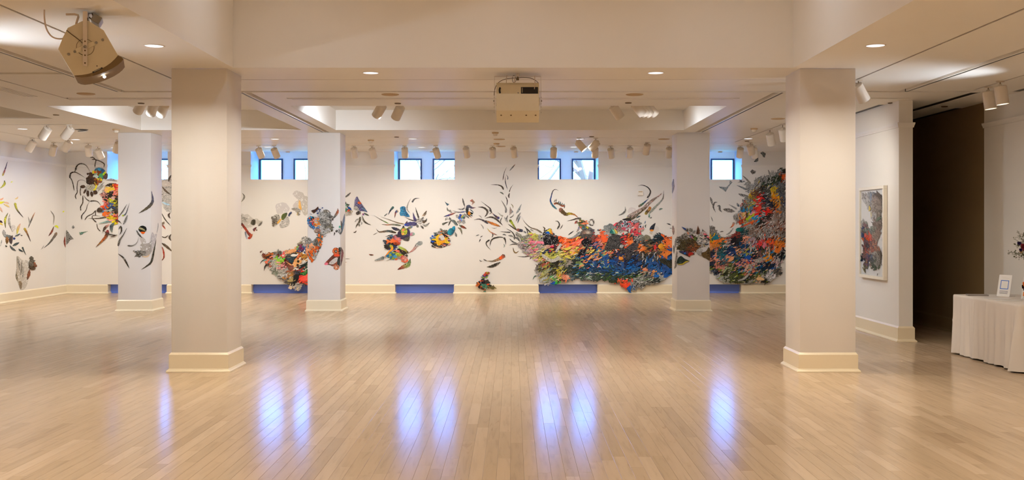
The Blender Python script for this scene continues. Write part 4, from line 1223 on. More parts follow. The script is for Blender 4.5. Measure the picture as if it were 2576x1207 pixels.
WP = pts_of(PX, '1320,600,8a8f70,d 1335,608,f07088,p 1348,598,d8d060,p 1360,600,8a8a88,d 1378,605,100c12,o 1392,612,141016,o 1370,612,181418,o 1400,603,2a2428,d 1408,600,ff6a30,p 1425,605,ff7030,p 1450,603,f06838,p 1470,597,3a3030,d 1482,588,403c3c,d 1500,605,d05040,x 1515,600,ff6838,p 1540,605,221c24,d 1555,600,201820,d 1565,608,e84040,p 1585,610,ff7030,p 1598,605,2a2830,d 1610,600,607078,d 1622,602,808070,p 1632,612,6b6a50,x 1650,600,2b4a58,x 1662,602,203848,x 1680,605,ff7030,p 1690,610,ff8040,p 1322,622,b8a0a0,d 1330,615,a8c040,d 1342,625,f08090,p 1355,625,8a8a80,d 1370,620,f0d0b0,p 1387,618,d82048,p 1400,625,404048,x 1420,618,ff7838,p 1435,615,ff6840,p 1450,612,f87060,p 1462,620,a07060,p 1470,620,f86840,p 1478,610,141018,o 1482,625,15101c,d 1476,632,181420,o 1495,620,283060,x 1508,615,f0a0a0,x 1520,622,e8704a,x 1535,622,283050,x 1545,618,181420,d 1560,620,505860,d 1555,612,141018,d 1590,618,201c20,d 1610,622,f08038,p 1622,616,282420,d 1632,622,d88838,x 1640,622,2a2020,x 1648,622,e04848,x 1654,614,302420,d 1662,618,e8a830,p 1680,612,f88040,p '
 '1330,645,f0a0b0,d 1345,648,e8b8c0,p 1338,638,d890a0,d 1362,642,e0d050,p 1375,630,304068,x 1390,642,e8d860,p 1402,642,c8c858,p 1415,640,404838,m 1425,645,c8b850,p 1436,628,e0c848,p 1445,634,e8d050,p 1456,640,4a6878,m 1472,640,181830,o 1478,648,203058,x 1490,650,8a7a90,p 1500,642,e8a060,p 1512,640,207098,x 1525,638,e87858,p 1538,640,141228,d 1555,645,203880,m 1560,650,e8a040,p 1570,632,100e18,d 1582,640,101018,d 1600,640,161a34,d 1620,645,2a2418,d 1640,640,302820,d 1656,640,382c20,d 1672,640,e88038,p 1685,642,1858a8,p 1355,665,706050,d 1370,662,d86048,x 1385,655,504838,m 1400,662,302c20,m 1415,660,a09088,d 1430,660,a89888,d 1445,660,2c3c3c,m 1460,662,90a860,p 1475,665,204868,m 1490,665,1858a0,p 1505,668,205888,m 1520,658,90b878,p 1530,662,1858a8,p 1550,660,1850a0,m 1570,660,142c60,m 1590,655,202c58,m 1610,665,102858,m 1630,665,1868b0,p 1650,655,202030,d 1665,650,1860b0,p 1680,660,2c301c,m 1688,655,28281a,m '
 '1355,685,8a8078,d 1368,682,a8a850,m 1380,680,383820,m 1395,682,4c4c24,m 1405,684,c8b838,p 1420,680,304030,m 1440,680,243830,m 1460,682,204c60,m 1480,680,185888,m 1500,682,164870,m 1520,680,1858a0,m 1535,676,2a6060,m 1550,678,1860a8,m 1570,682,2060a0,m 1590,672,1868b8,p 1610,680,1c3c30,m 1625,676,e8a880,p 1640,680,1860a8,p 1645,683,e0a060,p 1655,678,1868b8,p 1670,678,1858a8,p 1685,682,1a60b0,p 1365,700,a0a8a8,d 1378,706,b0b0b0,d 1385,700,606850,d 1393,712,2050a0,p 1400,708,30a040,p 1410,705,604030,x 1418,697,f07848,p 1430,695,404c44,d 1450,695,283c34,m 1480,698,384440,d 1510,695,284428,m 1530,695,30441c,m 1550,698,223a18,m 1565,700,304c1a,m 1580,695,305c20,m 1592,690,223818,m 1605,697,909080,d 1620,700,707058,d 1635,700,807868,d 1650,700,203028,m 1660,697,b0b0a0,d 1563,712,ff6838,p 1575,716,ff5030,p 1582,725,1860a8,p 1592,715,b0b0a8,d 1600,722,808078,d 1712,640,1858a8,x 1712,612,f88040,x 1712,670,26301c,m 1735,640,203858,x 1735,670,304020,m 1735,612,d06838,x')
def wang(x, y):
    return (-.55+.5*math.sin(x*.021+y*.03)+.6*math.sin(y*.06-x*.013)) if y > 632 else (-.1+.6*math.sin(x*.05))
wv.field(WAVE_OUT, WP, seed=2, ang=wang, sp=3.5, size=(5, 15), wid=(2.0, 5.0), marb=.6)
wv.layer = .0185
# bold shapes that read across the room
for q in (('545,470 640,395 760,375 850,340 950,300 965,330 900,370 880,430 800,450 690,455 590,500', 'ff7a3a ff6a30 fa7868', 'p', cA), ('480,265 540,275 640,320 760,340 640,362 520,375', 'ff5c24 ff7a2a', 'p', cA),
          ('590,500 690,455 780,440 880,450 870,480 760,490 650,520', 'e8c848 f0d860', 'p', cA), ('700,560 860,550 830,600 760,610', 'f0d048 e8b838', 'p', cA), ('0,255 60,250 105,300 90,355 30,350', 'e0d868', 'm', cA),
          ('0,360 100,350 205,360 210,405 110,395 0,400', 'f07890 f48aa0', 'p', cA), ('600,620 660,630 750,695 700,680 620,650', 'e8d860', 'p', cA), ('150,610 280,590 540,575 500,620 400,690 300,680 200,640', 'e8d85c b8c850', 'm', cA),
          ('320,450 370,420 405,440 390,465 330,470', 'd81c48', 'p', cA), ('200,440 330,430 320,480 240,490', 'f0dcc0 e89888', 'm', cA), ('150,980 250,900 350,850 370,880 290,950 190,1010', 'd8d058 7890a8', 'm', cA),
          ('885,810 920,760 975,800 960,830 890,835', 'b8cc80', 'p', cA), ('1040,690 1120,610 1130,640 1060,710', 'f0a860', 'p', cA), ('1150,700 1310,640 1290,680 1180,715', 'f0a080 f8b890', 'p', cA), ('550,1000 610,980 690,1010 680,1060 600,1085 560,1050', 'f0a078 ff7840 f8c0a0', 'm', cA),
          ('430,1110 470,1090 460,1150 410,1165', '30a83c', 'p', cA), ('370,1150 410,1100 430,1130 400,1170', '1c50b0', 'p', cA), ('240,180 300,130 340,110 385,220 340,205 290,170', 'e8e040 e0d838 d84830', 'p', cA), ('240,185 290,160 325,195 300,215', '1c60c0', 'p', cA),
          ('10,265 70,250 150,305 110,310 70,335', 'ff6834', 'p', cB), ('455,330 500,300 555,310 520,360 490,380', 'ff6a30 ff9040', 'p', cB), ('665,460 740,410 745,450 690,485', 'f88038', 'p', cB), ('975,390 1030,345 1060,370 1050,420 1000,440', 'f0b030 e89020', 'p', cB),
          ('1110,310 1160,290 1210,310 1205,390 1160,370 1130,400 1110,370', 'ff7430 ff8c48', 'p', cB), ('1060,530 1150,480 1210,500 1130,560 1070,575', 'f08838', 'p', cB), ('310,590 345,572 390,590 370,620 320,625', 'f09838', 'p', cB), ('900,400 930,370 945,430 910,455', 'e83838', 'p', cB),
          ('320,1000 380,1030 470,1030 485,1050 430,1100 380,1070', 'ff5c30 ff4c2c', 'p', cB), ('445,1110 480,1065 515,1070 500,1160 470,1120', '1c64b8', 'p', cB), ('700,790 760,775 800,790 770,815', 'f09068', 'p', cB), ('870,820 900,790 925,830 880,840', 'e8a060', 'p', cB), ('890,910 930,870 990,890 960,920', '1c68b8', 'p', cB),
          ('850,250 790,205 745,215 760,300', '807c68', 'p', cB), ('115,400 150,370 200,390 190,440 140,450', '2858a8', 'p', cB), ('315,400 350,370 395,385 360,430', 'b0b8b8', 'd', cB)):
    wv.patch(q[3](q[0]), q[1], q[2])
for q in (('205,340 215,280 270,250 330,260 420,265 480,310 490,360 420,400 300,415 230,410', '0e0a10', 'o', cA), ('920,380 960,320 1050,290 1065,360 1050,470 990,570 880,650 840,640 920,530 1000,480', '0d0a12', 'o', cA), ('160,230 300,230 330,290 320,420 220,450 130,480 70,440 110,330', '120e16', 'd', cB),
          ('990,640 1060,600 1205,660 1205,770 1100,720', '2c2c1a', 'm', cB), ('440,420 600,330 640,380 520,520 480,620 430,560', '14122a', 'd', cB)):
    wv.patch(q[3](q[0]), q[1], q[2])
for a, w, c in (('0,625 60,610 130,520', 9, '1560b0'), ('780,770 850,690 960,690 1010,800', 8, '1566b8 1a4890'), ('1040,700 1080,760 1050,870', 9, '1c5cb0'), ('1090,700 1140,800 1120,860', 8, '1860b8'), ('750,680 830,650 900,560', 7, '1a66b0'), ('590,760 640,690 710,690', 8, '1a5cac'),
                ('1120,630 1180,590 1205,620', 8, '1c70c0'), ('850,760 950,760 1010,850', 7, '1c70c0'), ('430,880 560,800 680,760', 9, '1a60a8 2070b0'), ('120,740 90,660 130,520', 9, '1a58a8'), ('340,640 380,720 330,840', 8, '1a60b0')):
    wv.sliver(cB(a), w, c, 'm', 'leaf')
for a, w in (('170,600 280,690 400,720 510,640', 8), ('440,560 520,430 540,400', 7)): wv.sliver(cA(a), w, 'd8d0c4', 'd', 'band')
for n, box, cols, a, sz, w_ in ((90, (1352, 655, 1425, 706), 'd8d058 202018 7c8848 c8b0a0 e8e0d0 302c18 a89840', -.55, (9, 20), (1.1, 2.4)), (200, (1440, 640, 1692, 692), '1c68c0 0c1428 0a0c14 e8e4dc 2c78c4 101014 184890 3888cc', wang, (7, 18), (1.0, 2.2)),
        (80, (1462, 612, 1535, 672), 'f0a060 f08060 f0d060 1860a0 101828 b8cc80 e87050', -.5, (8, 18), (1.4, 3.2)), (170, (1528, 594, 1692, 642), 'e8e0d8 0c0a10 14101a d8d0c8 ff7030 080810 281c18', wang, (4, 11), (.8, 1.9)), (110, (1440, 682, 1640, 704), '3c6420 142410 607c30 c8d8c0 1c3018 2c5068', -.3, (6, 13), (1.0, 2.2)),
        (80, (1312, 598, 1350, 655), 'f08898 b8d840 d8d0d0 403838 98989c e0b0b8', -.2, (5, 11), (1.0, 2.4)), (70, (1365, 592, 1402, 620), 'e8e0d8 0a080c 100c10 c8c0c0', .3, (3, 8), (.7, 1.5)), (60, (1395, 598, 1470, 640), 'f8b890 ff5a20 f0d860 f88070 603020', -.25, (8, 20), (1.2, 3.0)),
        (70, (1345, 625, 1420, 660), 'e8e070 d0c850 304060 282820 f0e8c0', -.2, (8, 18), (1.0, 2.2)), (60, (1595, 690, 1660, 725), 'f0ece4 181818 a8a498 302c28', -.5, (5, 11), (.8, 1.8))):
    strokes(wv, n, box, cols, a, sz, w_, n, 'p', WAVE_OUT)
# upper fringe of the wave
up = Collage(WALLS, (1590, 575), 'pink, black and white mottled hill of scraps above the wave collage')
up.field(cE('130,930 200,890 290,855 340,850 400,872 480,850 540,830 620,820 650,910 700,990 690,1050 640,1120 550,1160 510,1100 480,1090 400,1110 385,1050 290,1050 190,1070 120,1000'),
         pts_of(cE, '200,920,f06070,p 300,930,e0d8d8,p 330,870,303040,p 380,950,d8dce8,p 350,1000,c05060,p 450,890,f06060,p 550,910,f07070,p 560,1000,f08080,p 620,1020,d8e0c0,d 660,980,f09090,p 600,1040,f06868,p 540,1120,f04858,p 460,1060,e05868,p 420,1080,605040,d 250,1010,907070,d 230,950,503838,d 430,950,d0d4e0,d 500,960,282428,d 580,850,807c74,d 480,1000,f0ece8,p'),
         seed=5, ang=lambda x, y: -.4, sp=4.2, size=(6, 13), wid=(2.5, 6), marb=.3)
up.layer = .019
for x, y, r in ((340, 870, 22), (290, 950, 20), (365, 945, 12), (430, 915, 15), (485, 860, 15), (540, 872, 14), (572, 875, 12), (650, 965, 22)):
    q = cE('%d,%d' % (x, y))[0]; up.blob(q[0], q[1], r*.19, r*.17, 'd8dce8'); up.blob(q[0], q[1], r*.1, r*.1, '1a1a2c')
teal = Collage(WALLS, (1535, 580), 'grey tree-like scrap with a striped teal creature on the wave collage')
teal.field(cE('0,960 50,930 110,960 130,1000 60,1010 20,1090 -10,1180 -60,1160 -20,1060 -80,1030 -60,970'), pts_of(cE, '20,960,607078,d 60,950,506870,d -40,1000,707c80,d -20,1120,88888a,d'), seed=6, sp=4.5)
teal.layer = .019
teal.patch(cE('30,1090 60,1020 110,1000 180,1060 190,1100 120,1115'), '0c5c64 108078 d8b040')
teal.sliver(cE('70,1020 110,1050 130,1110'), 3, '70d0b0'); teal.sliver(cE('110,1010 150,1050 165,1100'), 3, 'e0c050')
hn = Collage(WALLS, (1605, 525), 'long brownish pink horn pointing up over the wave collage, with a black snout')
hn.patch(cE('1090,278 1000,345 900,395 800,475 690,570 560,640 400,730 380,790 440,840 540,800 650,700 760,610 870,490 1000,370'), 'a8806c c09078 a07868 906858', 'd')
hn.patch(cE('400,800 480,745 600,690 740,580 760,600 640,700 540,790 440,838'), '4c4420 5c4c24', 'm')
hn.patch(cE('280,820 340,800 400,790 470,840 440,862 370,850 320,840'), '2c2422', 'p', smooth=True)
hn.patch(cE('395,735 405,750 380,795 365,790'), 'e8d828 3040a0', 'p', smooth=False)
for i in range(26):
    t = i/25; a = Vector(cE('440,800')[0]).lerp(Vector(cE('1030,330')[0]), t); R_ = 5.5*(1-t)+1
    hn.sliver([(a.x+R.uniform(-R_, R_), a.y+R.uniform(-R_, R_)), (a.x+R.uniform(-R_, R_)+3, a.y+R.uniform(-R_, R_)-2), (a.x+R_*.5+6, a.y-5)], R.uniform(1.2, 2.6), R.choice(('d88870', '604838', 'd0b0a0', '8c6c58', '6c5c40', 'c87860')), 'd')
EY = Collage(WALLS, (1642, 577), 'dark blue teardrop with an orange base over pale grey washes beside the horns')
EY.blob(*cE('920,1060')[0], 8, 9, 'd4ccc4', 'b'); EY.blob(*cE('980,1010')[0], 7, 6, 'd6cfc8', 'b'); EY.blob(*cE('870,1090')[0], 4, 5, 'c4b8a4', 'b')
EY.patch(cE('955,890 870,950 838,1010 850,1050 915,1035 940,960'), '203c68 141c2c 1c1818', 'm'); EY.patch(cE('842,1030 880,1022 925,1035 890,1062 855,1055'), 'f08828 d89030')

FW = 'over the wave collage'
free(FW, WALLS, cE('600,140 690,125 800,170 855,250 830,330 785,385'), 5.0, '4a3a30 2c2224 2a2224 30282a', 'i', 'horn', 'curved horn')
free(FW, WALLS, cE('830,385 760,450 690,510 610,560'), 6.5, 'a8b8c8 3858a0 508868 98705c', 'm', 'horn', 'flared horn')
free(FW, WALLS, cE('1122,235 1110,380 1050,470 930,590 830,700'), 7.0, '50381c 50401c 98a090 98a08c a0a498', 'd', 'horn', 'tusk')
free(FW, WALLS, cE('845,560 835,610 790,660 750,720'), 7.5, 'e87020 e0a030 402818 e0c050', 'm', 'band', 'scrap')
free(FW, WALLS, cE('340,555 345,640 290,700 200,740'), 4.0, 'a8a4a0 282424 8c8884', 'd', 'leaf', 'feather')
free(FW, WALLS, cE('660,745 610,765 560,795'), 4.0, '406870 506c74', 'm'); free(FW, WALLS, cE('1105,600 1060,608 1030,630'), 4, '88a898', 'm'); free(FW, WALLS, cE('885,775 845,795'), 3, '706c68', 'd')
free(FW, WALLS, cE('755,845 740,910'), 2.5, '507090'); free(FW, WALLS, cE('775,920 750,950 762,990'), 2.5, '404844'); free(FW, WALLS, cE('710,930 710,1060'), 2, '404844')
free(FW, WALLS, cE('1180,900 1230,915 1275,935'), 3, '504c4c', 'd'); free(FW, WALLS, cE('1245,1000 1290,995'), 1.6, '504c4c'); free(FW, WALLS, cE('830,700 830,790'), 4, '80b0a0', 'm')
freepoly(FW, WALLS, cE('400,640 440,580 500,575 560,610 540,650 470,690 410,690'), 'd8ccc6', 'b', 'pale wash')
free(FW, WALLS, cD('285,240 220,212 165,250 130,370 118,440 160,530 250,612'), 5.0, '2c2424 302428 3a2c30 38508c 3858a0 30809c 4098a8', 'm', 'horn', 'hook')
free(FW, WALLS, cD('305,590 350,650 430,715 500,700 600,720 690,790'), 12, 'd88878 6a4c1c 5c4418 c8b828 e08830 5c3c18', 'm', 'tail', 'sword')
free(FW, WALLS, cD('460,850 570,825 640,805 740,795'), 5.0, '382c28 3c302c', 'i', 'horn', 'arrow')
free(FW, WALLS, cD('215,850 270,860 300,930 255,1015'), 4.5, '302820 3c342c', 'i', 'horn'); free(FW, WALLS, cD('370,920 340,975 310,1020'), 2.2, '605c54', 'd'); free(FW, WALLS, cD('590,1050 530,1095 470,1140'), 3, '2c2828', 'd')
free(FW, WALLS, cD('690,960 690,1010 640,1080'), 5, '4868b0 b0a8b8 c8b088', 'm')
comb = Collage(WALLS, (1406, 512), 'small comb-like scrap with orange and dark teal spines above the wave collage')
comb.sliver(cD('185,510 240,490 300,510 360,545 410,535'), 5, 'd86820 704018 88603c c05828 d86028', 'm', 'band')
for x, y, x2, y2, c in ((190, 480, 215, 415, '806c58'), (225, 470, 240, 400, '58544c'), (285, 520, 290, 440, '204c54'), (315, 530, 325, 455, '1c5058'), (350, 545, 360, 480, '1c484c'), (380, 540, 400, 500, '204c50'), (395, 600, 412, 525, '58504c')):
    comb.sliver(cD('%d,%d %d,%d' % (x, y, x2, y2)), 2.6, c, 'i')
hd = Collage(WALLS, (1467, 565), 'orange and olive flower-head scrap over a dark sea-urchin scrap')
hd.field(cD('690,860 710,830 800,815 840,860 870,920 850,970 800,1005 740,1000 700,950'), pts_of(cD, '720,900,70781c,m 760,870,283018,m 800,890,f08858,p 840,920,604030,d 780,960,406858,m 820,970,e86838,p 730,960,408ca0,p 770,830,f0a070,p'), seed=8, sp=3.6, size=(6, 12), wid=(2.5, 5))
hd.layer = .019
hd.patch(cD('730,1100 770,1040 850,1010 940,1050 970,1110 940,1190 820,1207 750,1180'), '281c18 201818', 'd')
for i in range(16): hd.sliver([cD('850,1110')[0], cD('%d,%d' % (850+115*math.cos(PI+i*PI/15), 1110+95*math.sin(PI+i*PI/15)))[0]], 1.1, R.choice(('b8a898', '987868', 'c8b8a8')), 'p')
hd.sliver(cD('860,960 940,1010 1010,1080'), 5, '584840 303c5c', 'd'); hd.sliver(cD('830,970 870,985 860,1005'), 5, 'e8d838', 'p')
hd.sliver(cD('450,1200 560,1190 650,1140 720,1070'), 9, '8a9090 707878', 'd', 'horn')
hd.sliver(cD('610,900 640,865 670,850'), 5, 'd85040 604830', 'm')
bush = Collage(WALLS, (1488, 559), 'small pale bush drawn in black lines beside the flower-head scrap')
for i in range(16):
    a = i*2.4; x, y = 950+45*math.cos(a), 880+60*math.sin(a)
    bush.sliver(cD('%d,%d %d,%d %d,%d' % (x-18, y-10, x, y+8, x+16, y-16)), 2.2, R.choice(('605850', '403c38', 'b8b0a8')), 'd')
rh = Collage(WALLS, (1515, 586), 'little orange-beaked grey scrap on the rim of the wave collage')
rh.patch(cD('1060,1040 1085,1012 1100,1030 1130,1010 1140,1045 1090,1055'), '8898a0 1c1c20 ff6a28'); rh.field(cD('1150,1040 1220,1035 1280,1100 1300,1130 1220,1150 1160,1110'), pts_of(cD, '1200,1080,a8a098,d'), seed=9, sp=4)

# ---- sprays at the narrow end of the wave
SP = 'in the spray beside the wave collage'
for a, w, c, m, p in (('715,150 670,250 640,400', 2.2, '40342c 2c2420', 'i', 'horn'), ('880,95 820,165 765,225', 3.2, 'b06850 3c3424 989c9c 3c3830', 'i', 'leaf'), ('700,290 735,340 732,390', 2.8, '504840 50586c', 'i', 'horn'), ('685,310 690,440 733,590', 2.4, 'b0a8a0 3c3c40 303440', 'i', 'leaf'),
    ('410,487 540,490 620,520 655,580', 5.2, '3c3024 4a3c28 3c3024', 'i', 'horn'), ('840,480 790,550 762,630', 2.4, '504030 382c20', 'i', 'horn'), ('770,640 752,700 765,742', 4.2, '403830 685850', 'i', 'leaf'), ('580,625 625,645 660,675', 3.6, '707868 808478', 'm', 'leaf'),
    ('690,700 725,790 712,895', 2.6, '30241c 383034', 'i', 'leaf'), ('610,780 660,860 700,940 695,1020', 6.0, '4c443c 807870 58524c', 'd', 'horn'), ('790,845 830,890 833,940', 1.8, 'b09838 58704c', 'm', 'leaf'), ('995,850 940,970 890,1040', 5.5, '98a0a4 788890', 'd', 'leaf'),
    ('985,1010 930,1090 890,1190', 4.6, '706c64 68645c', 'd', 'leaf'), ('975,1075 945,1140 920,1220', 4.2, '60707c 50606c', 'd', 'leaf'), ('225,800 330,880 400,940 420,1010', 4.2, '2c2420 3c302c 30282c', 'i', 'horn'), ('165,910 270,920 345,980 340,1040 290,1105', 5.2, '382c24 382c24 40342c', 'i', 'leaf'),
    ('370,940 400,985 430,1010 380,1045', 3.0, '383430 504038', 'i', 'leaf'), ('430,1015 500,1080 575,1130', 7.0, 'd88050 38486c 704838 2048b0', 'm', 'horn'), ('545,1010 600,1060 645,1085', 4.8, '706070 98a070 b08878', 'd', 'horn'), ('300,1125 410,1100 500,1130 590,1207 640,1262', 4.4, '30261e 3a2c24', 'i', 'leaf'),
    ('630,1100 600,1160 605,1205', 2.8, '48403c', 'd', 'leaf'), ('740,1060 710,1140 740,1200', 3.5, '403c38', 'd', 'leaf'), ('670,1090 700,1160 740,1200', 4.0, 'a09c98', 'd', 'leaf'), ('850,1035 830,1080 775,1115', 2.8, '504840', 'd', 'horn'), ('180,1065 220,1090 250,1130', 2.4, 'a0988f', 'd', 'leaf')):
    free(SP, WALLS, cH(a), w, c, m, p)
freepoly(SP, WALLS, cH('775,900 805,950 842,1000 800,1035 765,1067'), 'b06858 508878 d87858 3080a8', 'd', 'triangle', False)
for a, w, c, m, p in (('70,75 140,62 210,85 275,128', 5.5, '30281f 3c3038 2c2838', 'i', 'horn'), ('235,80 310,115 400,150 455,170', 6.0, '386050 e88028 f09030 603830', 'm', 'leaf'), ('260,190 300,240 360,275 410,295', 2.6, 'f0e020 f09070 684840', 'm', 'leaf'), ('170,135 200,175 212,212', 2.2, '807c78', 'd', 'leaf'),
    ('320,255 345,290 328,335', 2.6, '2c2820', 'i', 'leaf'), ('95,305 148,287', 2.2, '606468', 'd', 'leaf'), ('160,328 196,303', 1.8, '403c38', 'd', 'leaf'), ('168,345 145,398', 2.4, '48403a', 'd', 'leaf'), ('298,455 330,360 420,325 510,328', 3.6, '2c241c 30281f 30281f', 'i', 'leaf'),
    ('505,330 525,370 532,435', 5.5, '30241c 382c24', 'i', 'tail'), ('298,362 250,400 260,450 318,512', 4.2, '30281f 282420', 'i', 'tail'), ('500,415 512,450 500,475', 2.4, '809488', 'd', 'leaf'), ('450,243 530,250 600,255', 3.6, '484440 504c4c', 'i', 'horn'), ('540,200 610,240 655,300 655,360', 4.6, '383430 302c2c 585450', 'i', 'horn'),
    ('560,130 640,190 700,230', 3.2, '282024 382428', 'i', 'leaf'), ('585,72 615,110 660,180 690,215', 8.0, '404828 c8d820 989820 38301c', 'm', 'tail'), ('690,215 735,225 778,232', 7.0, 'd86830 303850 283860', 'm', 'band'), ('780,75 840,145 900,190 980,215 1060,265', 4.2, '302820 38301f 807060 585040', 'i', 'horn'),
    ('800,165 835,210 855,295', 2.6, '30282a', 'i', 'leaf'), ('835,195 900,270 985,335', 4.4, '2c2418 302820', 'i', 'leaf'), ('1065,170 1095,200 1080,240', 3.0, '403424', 'i', 'leaf'), ('635,470 650,530 680,550 725,520', 3.2, '50402c a07828 785c28', 'm', 'leaf'), ('580,440 650,425 740,440', 2.4, '403c3c', 'i', 'leaf'),
    ('580,340 640,395 720,420', 3.6, '585450 686058', 'd', 'leaf'), ('700,600 790,608 860,595 910,565', 4.2, '282828 48342c 38281f', 'i', 'horn'), ('870,650 905,615 940,605', 2.4, '2c2420', 'i', 'leaf'), ('960,712 980,735 965,765', 2.0, '50302c', 'i', 'leaf'), ('920,940 950,890 992,885', 2.6, '508868 283c40', 'm', 'leaf'), ('150,650 165,670 190,672', 1.8, '484440', 'd', 'leaf'),
    ('320,185 370,195 410,185', 1.6, 'a09890', 'd', 'leaf'), ('480,290 510,285 540,300', 3.5, '706c66', 'd', 'leaf'), ('670,270 700,300 740,310', 4.5, '58585c', 'd', 'leaf'), ('785,235 810,250 830,268', 4, '606870', 'd', 'leaf'), ('880,210 905,220 935,238', 2.5, '706860', 'd', 'leaf'), ('640,330 700,340 740,395', 5, '484440', 'd', 'leaf'), ('565,300 610,305 640,320', 4.5, '7c7870', 'd', 'leaf')):
    free(SP, WALLS, cC(a), w, c, m, p)
wh = Collage(WALLS, (1242, 653), 'whale-like grey and orange scrap with a black wing low beside the wave collage')
wh.sliver(cC('250,665 340,672 420,645 480,610 515,580'), 11, 'b0a080 908068 c89868 e86020 585850', 'm', 'horn'); wh.sliver(cC('205,640 230,655 262,668'), 2.6, '40382c'); wh.sliver(cC('255,755 330,745 400,715 455,685'), 7.5, '383424 242018 30281c', 'i'); wh.patch(cC('435,620 470,595 478,640 450,645'), 'f06020')
fs_ = Collage(WALLS, (1220, 690), 'small fish-shaped scrap in red, green and blue above the butterfly scrap')
fs_.field(cC('165,915 200,880 240,845 280,815 297,825 290,860 250,900 215,915'), pts_of(cC, '200,900,605080,p 240,870,d83828,p 275,830,e88030,p 230,905,90b820,p 260,870,283048,m 220,890,c03038,p'), seed=11, sp=3, size=(5, 10), wid=(2, 4.5))
bt = Collage(WALLB, (1222, 716), 'butterfly-like orange, teal and black scrap overlapping the baseboard')
bt.field(cC('105,990 150,972 180,985 180,940 205,933 270,950 300,990 302,1015 375,1048 370,1063 290,1052 265,1060 230,1042 195,1035 225,1085 243,1132 205,1082 160,1062 130,1050 112,1010'),
         pts_of(cC, '130,990,282014,m 150,1010,a0784c,m 195,950,18141c,p 240,970,e85828,p 270,980,303020,m 210,1010,508c70,p 240,1020,48886c,p 280,1030,302828,m 330,1045,80702c,m 170,1040,c06028,p 200,1070,602c18,m 230,1110,b06030,m 140,1045,e87830,p'), seed=12, sp=3.2, size=(6, 13), wid=(2.5, 5.5))

label_free(SP, 1330, 'wave collage', SP); label_free(FW, 1530, 'comb-like scrap', FW)
# ---- spiky bird collage left of the third window
bd = Collage(WALLS, (1003, 585), 'spiky bird collage with purple plume and orange breast below the windows')
for a, w, c, m, p in (('115,352 230,420 330,470', 2.4, '302c20 3c3820 70a030', 'i', 'horn'), ('222,375 350,420 460,460 560,480', 2.8, '60482c 584424 88703c', 'i', 'horn'), ('230,482 310,490 400,485 510,500', 5.2, '40302c c87038 a0a088 788468', 'm', 'horn'), ('150,548 190,590 240,590 330,580 440,605', 6.5, '403020 705830 907050 485858 604818', 'm', 'horn'),
    ('105,637 175,597', 1.2, '706860', 'i', 'leaf'), ('280,662 400,625', 1.8, '30281f', 'i', 'leaf'), ('370,525 430,550 500,565', 7.5, '282428 303458 584838', 'm', 'leaf'), ('560,372 630,410 700,432', 2.6, '30281f 382c28', 'i', 'horn'), ('685,310 700,380 725,440', 9, '5c5470 584c80 504478', 'm', 'horn'), ('718,235 740,310 768,395', 5.0, '201c1c 2c2420', 'i', 'horn'),
    ('882,285 850,340 815,360', 6, '38281c 706050 d0b090', 'i', 'leaf'), ('840,380 800,415', 5, '706860', 'd', 'leaf'), ('885,395 870,430 820,455', 8, '606c74 382818 584028', 'i', 'horn'), ('820,485 870,500 925,460', 5, '504840 8c887c 585450', 'd', 'leaf'), ('790,500 820,525 838,548', 4.2, '484440', 'i', 'leaf'), ('735,480 750,510 750,530', 6, '58544c', 'd', 'leaf'),
    ('560,490 600,490', 5, '2050c0', 'p', 'band'), ('580,490 650,475 740,478', 9.5, '3848a8 504888 58508c 4c4474', 'm', 'band'), ('605,435 590,455 565,480', 3, '50302c', 'i', 'leaf'), ('680,515 640,530 580,560', 5.5, '2068d0 909050 606858', 'm', 'leaf')):
    bd.sliver(cK(a), w, c, m, p)
for i in range(14):
    a = i*2.4; r = 12+i*2.6; x, y = 780+r*math.cos(a), 435+r*math.sin(a)
    bd.sliver(cK('%d,%d %d,%d %d,%d' % (x-14, y-9, x, y+5, x+13, y-12)), 2, R.choice(('58544c', '908a80', 'c8c0b4')), 'd')
bd.patch(cK('463,600 520,545 545,500 575,540 632,560 643,640 600,680 520,700 470,670'), '403058 2c2038 483868', 'm'); bd.patch(cK('515,555 560,530 600,570 590,625 540,640 512,600'), 'b8d020 d8e030', 'm'); bd.patch(cK('525,560 555,545 560,570 530,590'), 'f09060'); bd.patch(cK('515,612 550,600 560,630 530,640'), 'f0b050')
bd.patch(cK('640,640 660,600 700,605 707,630 670,645'), 'd86090 70b8a0'); bd.patch(cK('540,705 600,670 640,660 625,715 600,725'), '302818 382c18', 'd')
bd.field(cK('272,720 330,680 390,655 430,640 470,665 515,700 480,760 445,820 400,842 330,838 278,822'), pts_of(cK, '300,700,506880,m 310,720,ff7838,p 390,710,ff8040,p 440,690,f07878,p 480,700,e08080,p 300,770,384858,m 300,815,383028,m 420,810,283c7c,p 400,770,282018,m 460,760,b04828,p 370,680,507088,p 420,660,382828,m'), seed=21, sp=3.8, size=(7, 15), wid=(3, 6))
bd.layer = .019
bd.patch(cK('288,712 360,720 400,680 480,740 440,742 380,750 340,740'), 'ff8038 ff7838 d85030'); bd.patch(cK('390,660 430,640 455,680 440,710 410,700'), '382c30 e88890', 'p')
bd.sliver(cK('350,780 385,830 330,890 270,960'), 8, '70a040 f0a828 f08c20 e88820', 'p', 'tail'); bd.patch(cK('275,790 330,800 325,840 285,835'), '2c2824')
bd.sliver(cK('125,1005 200,985 270,960'), 8.5, '505c58 788884 384038', 'd', 'horn')
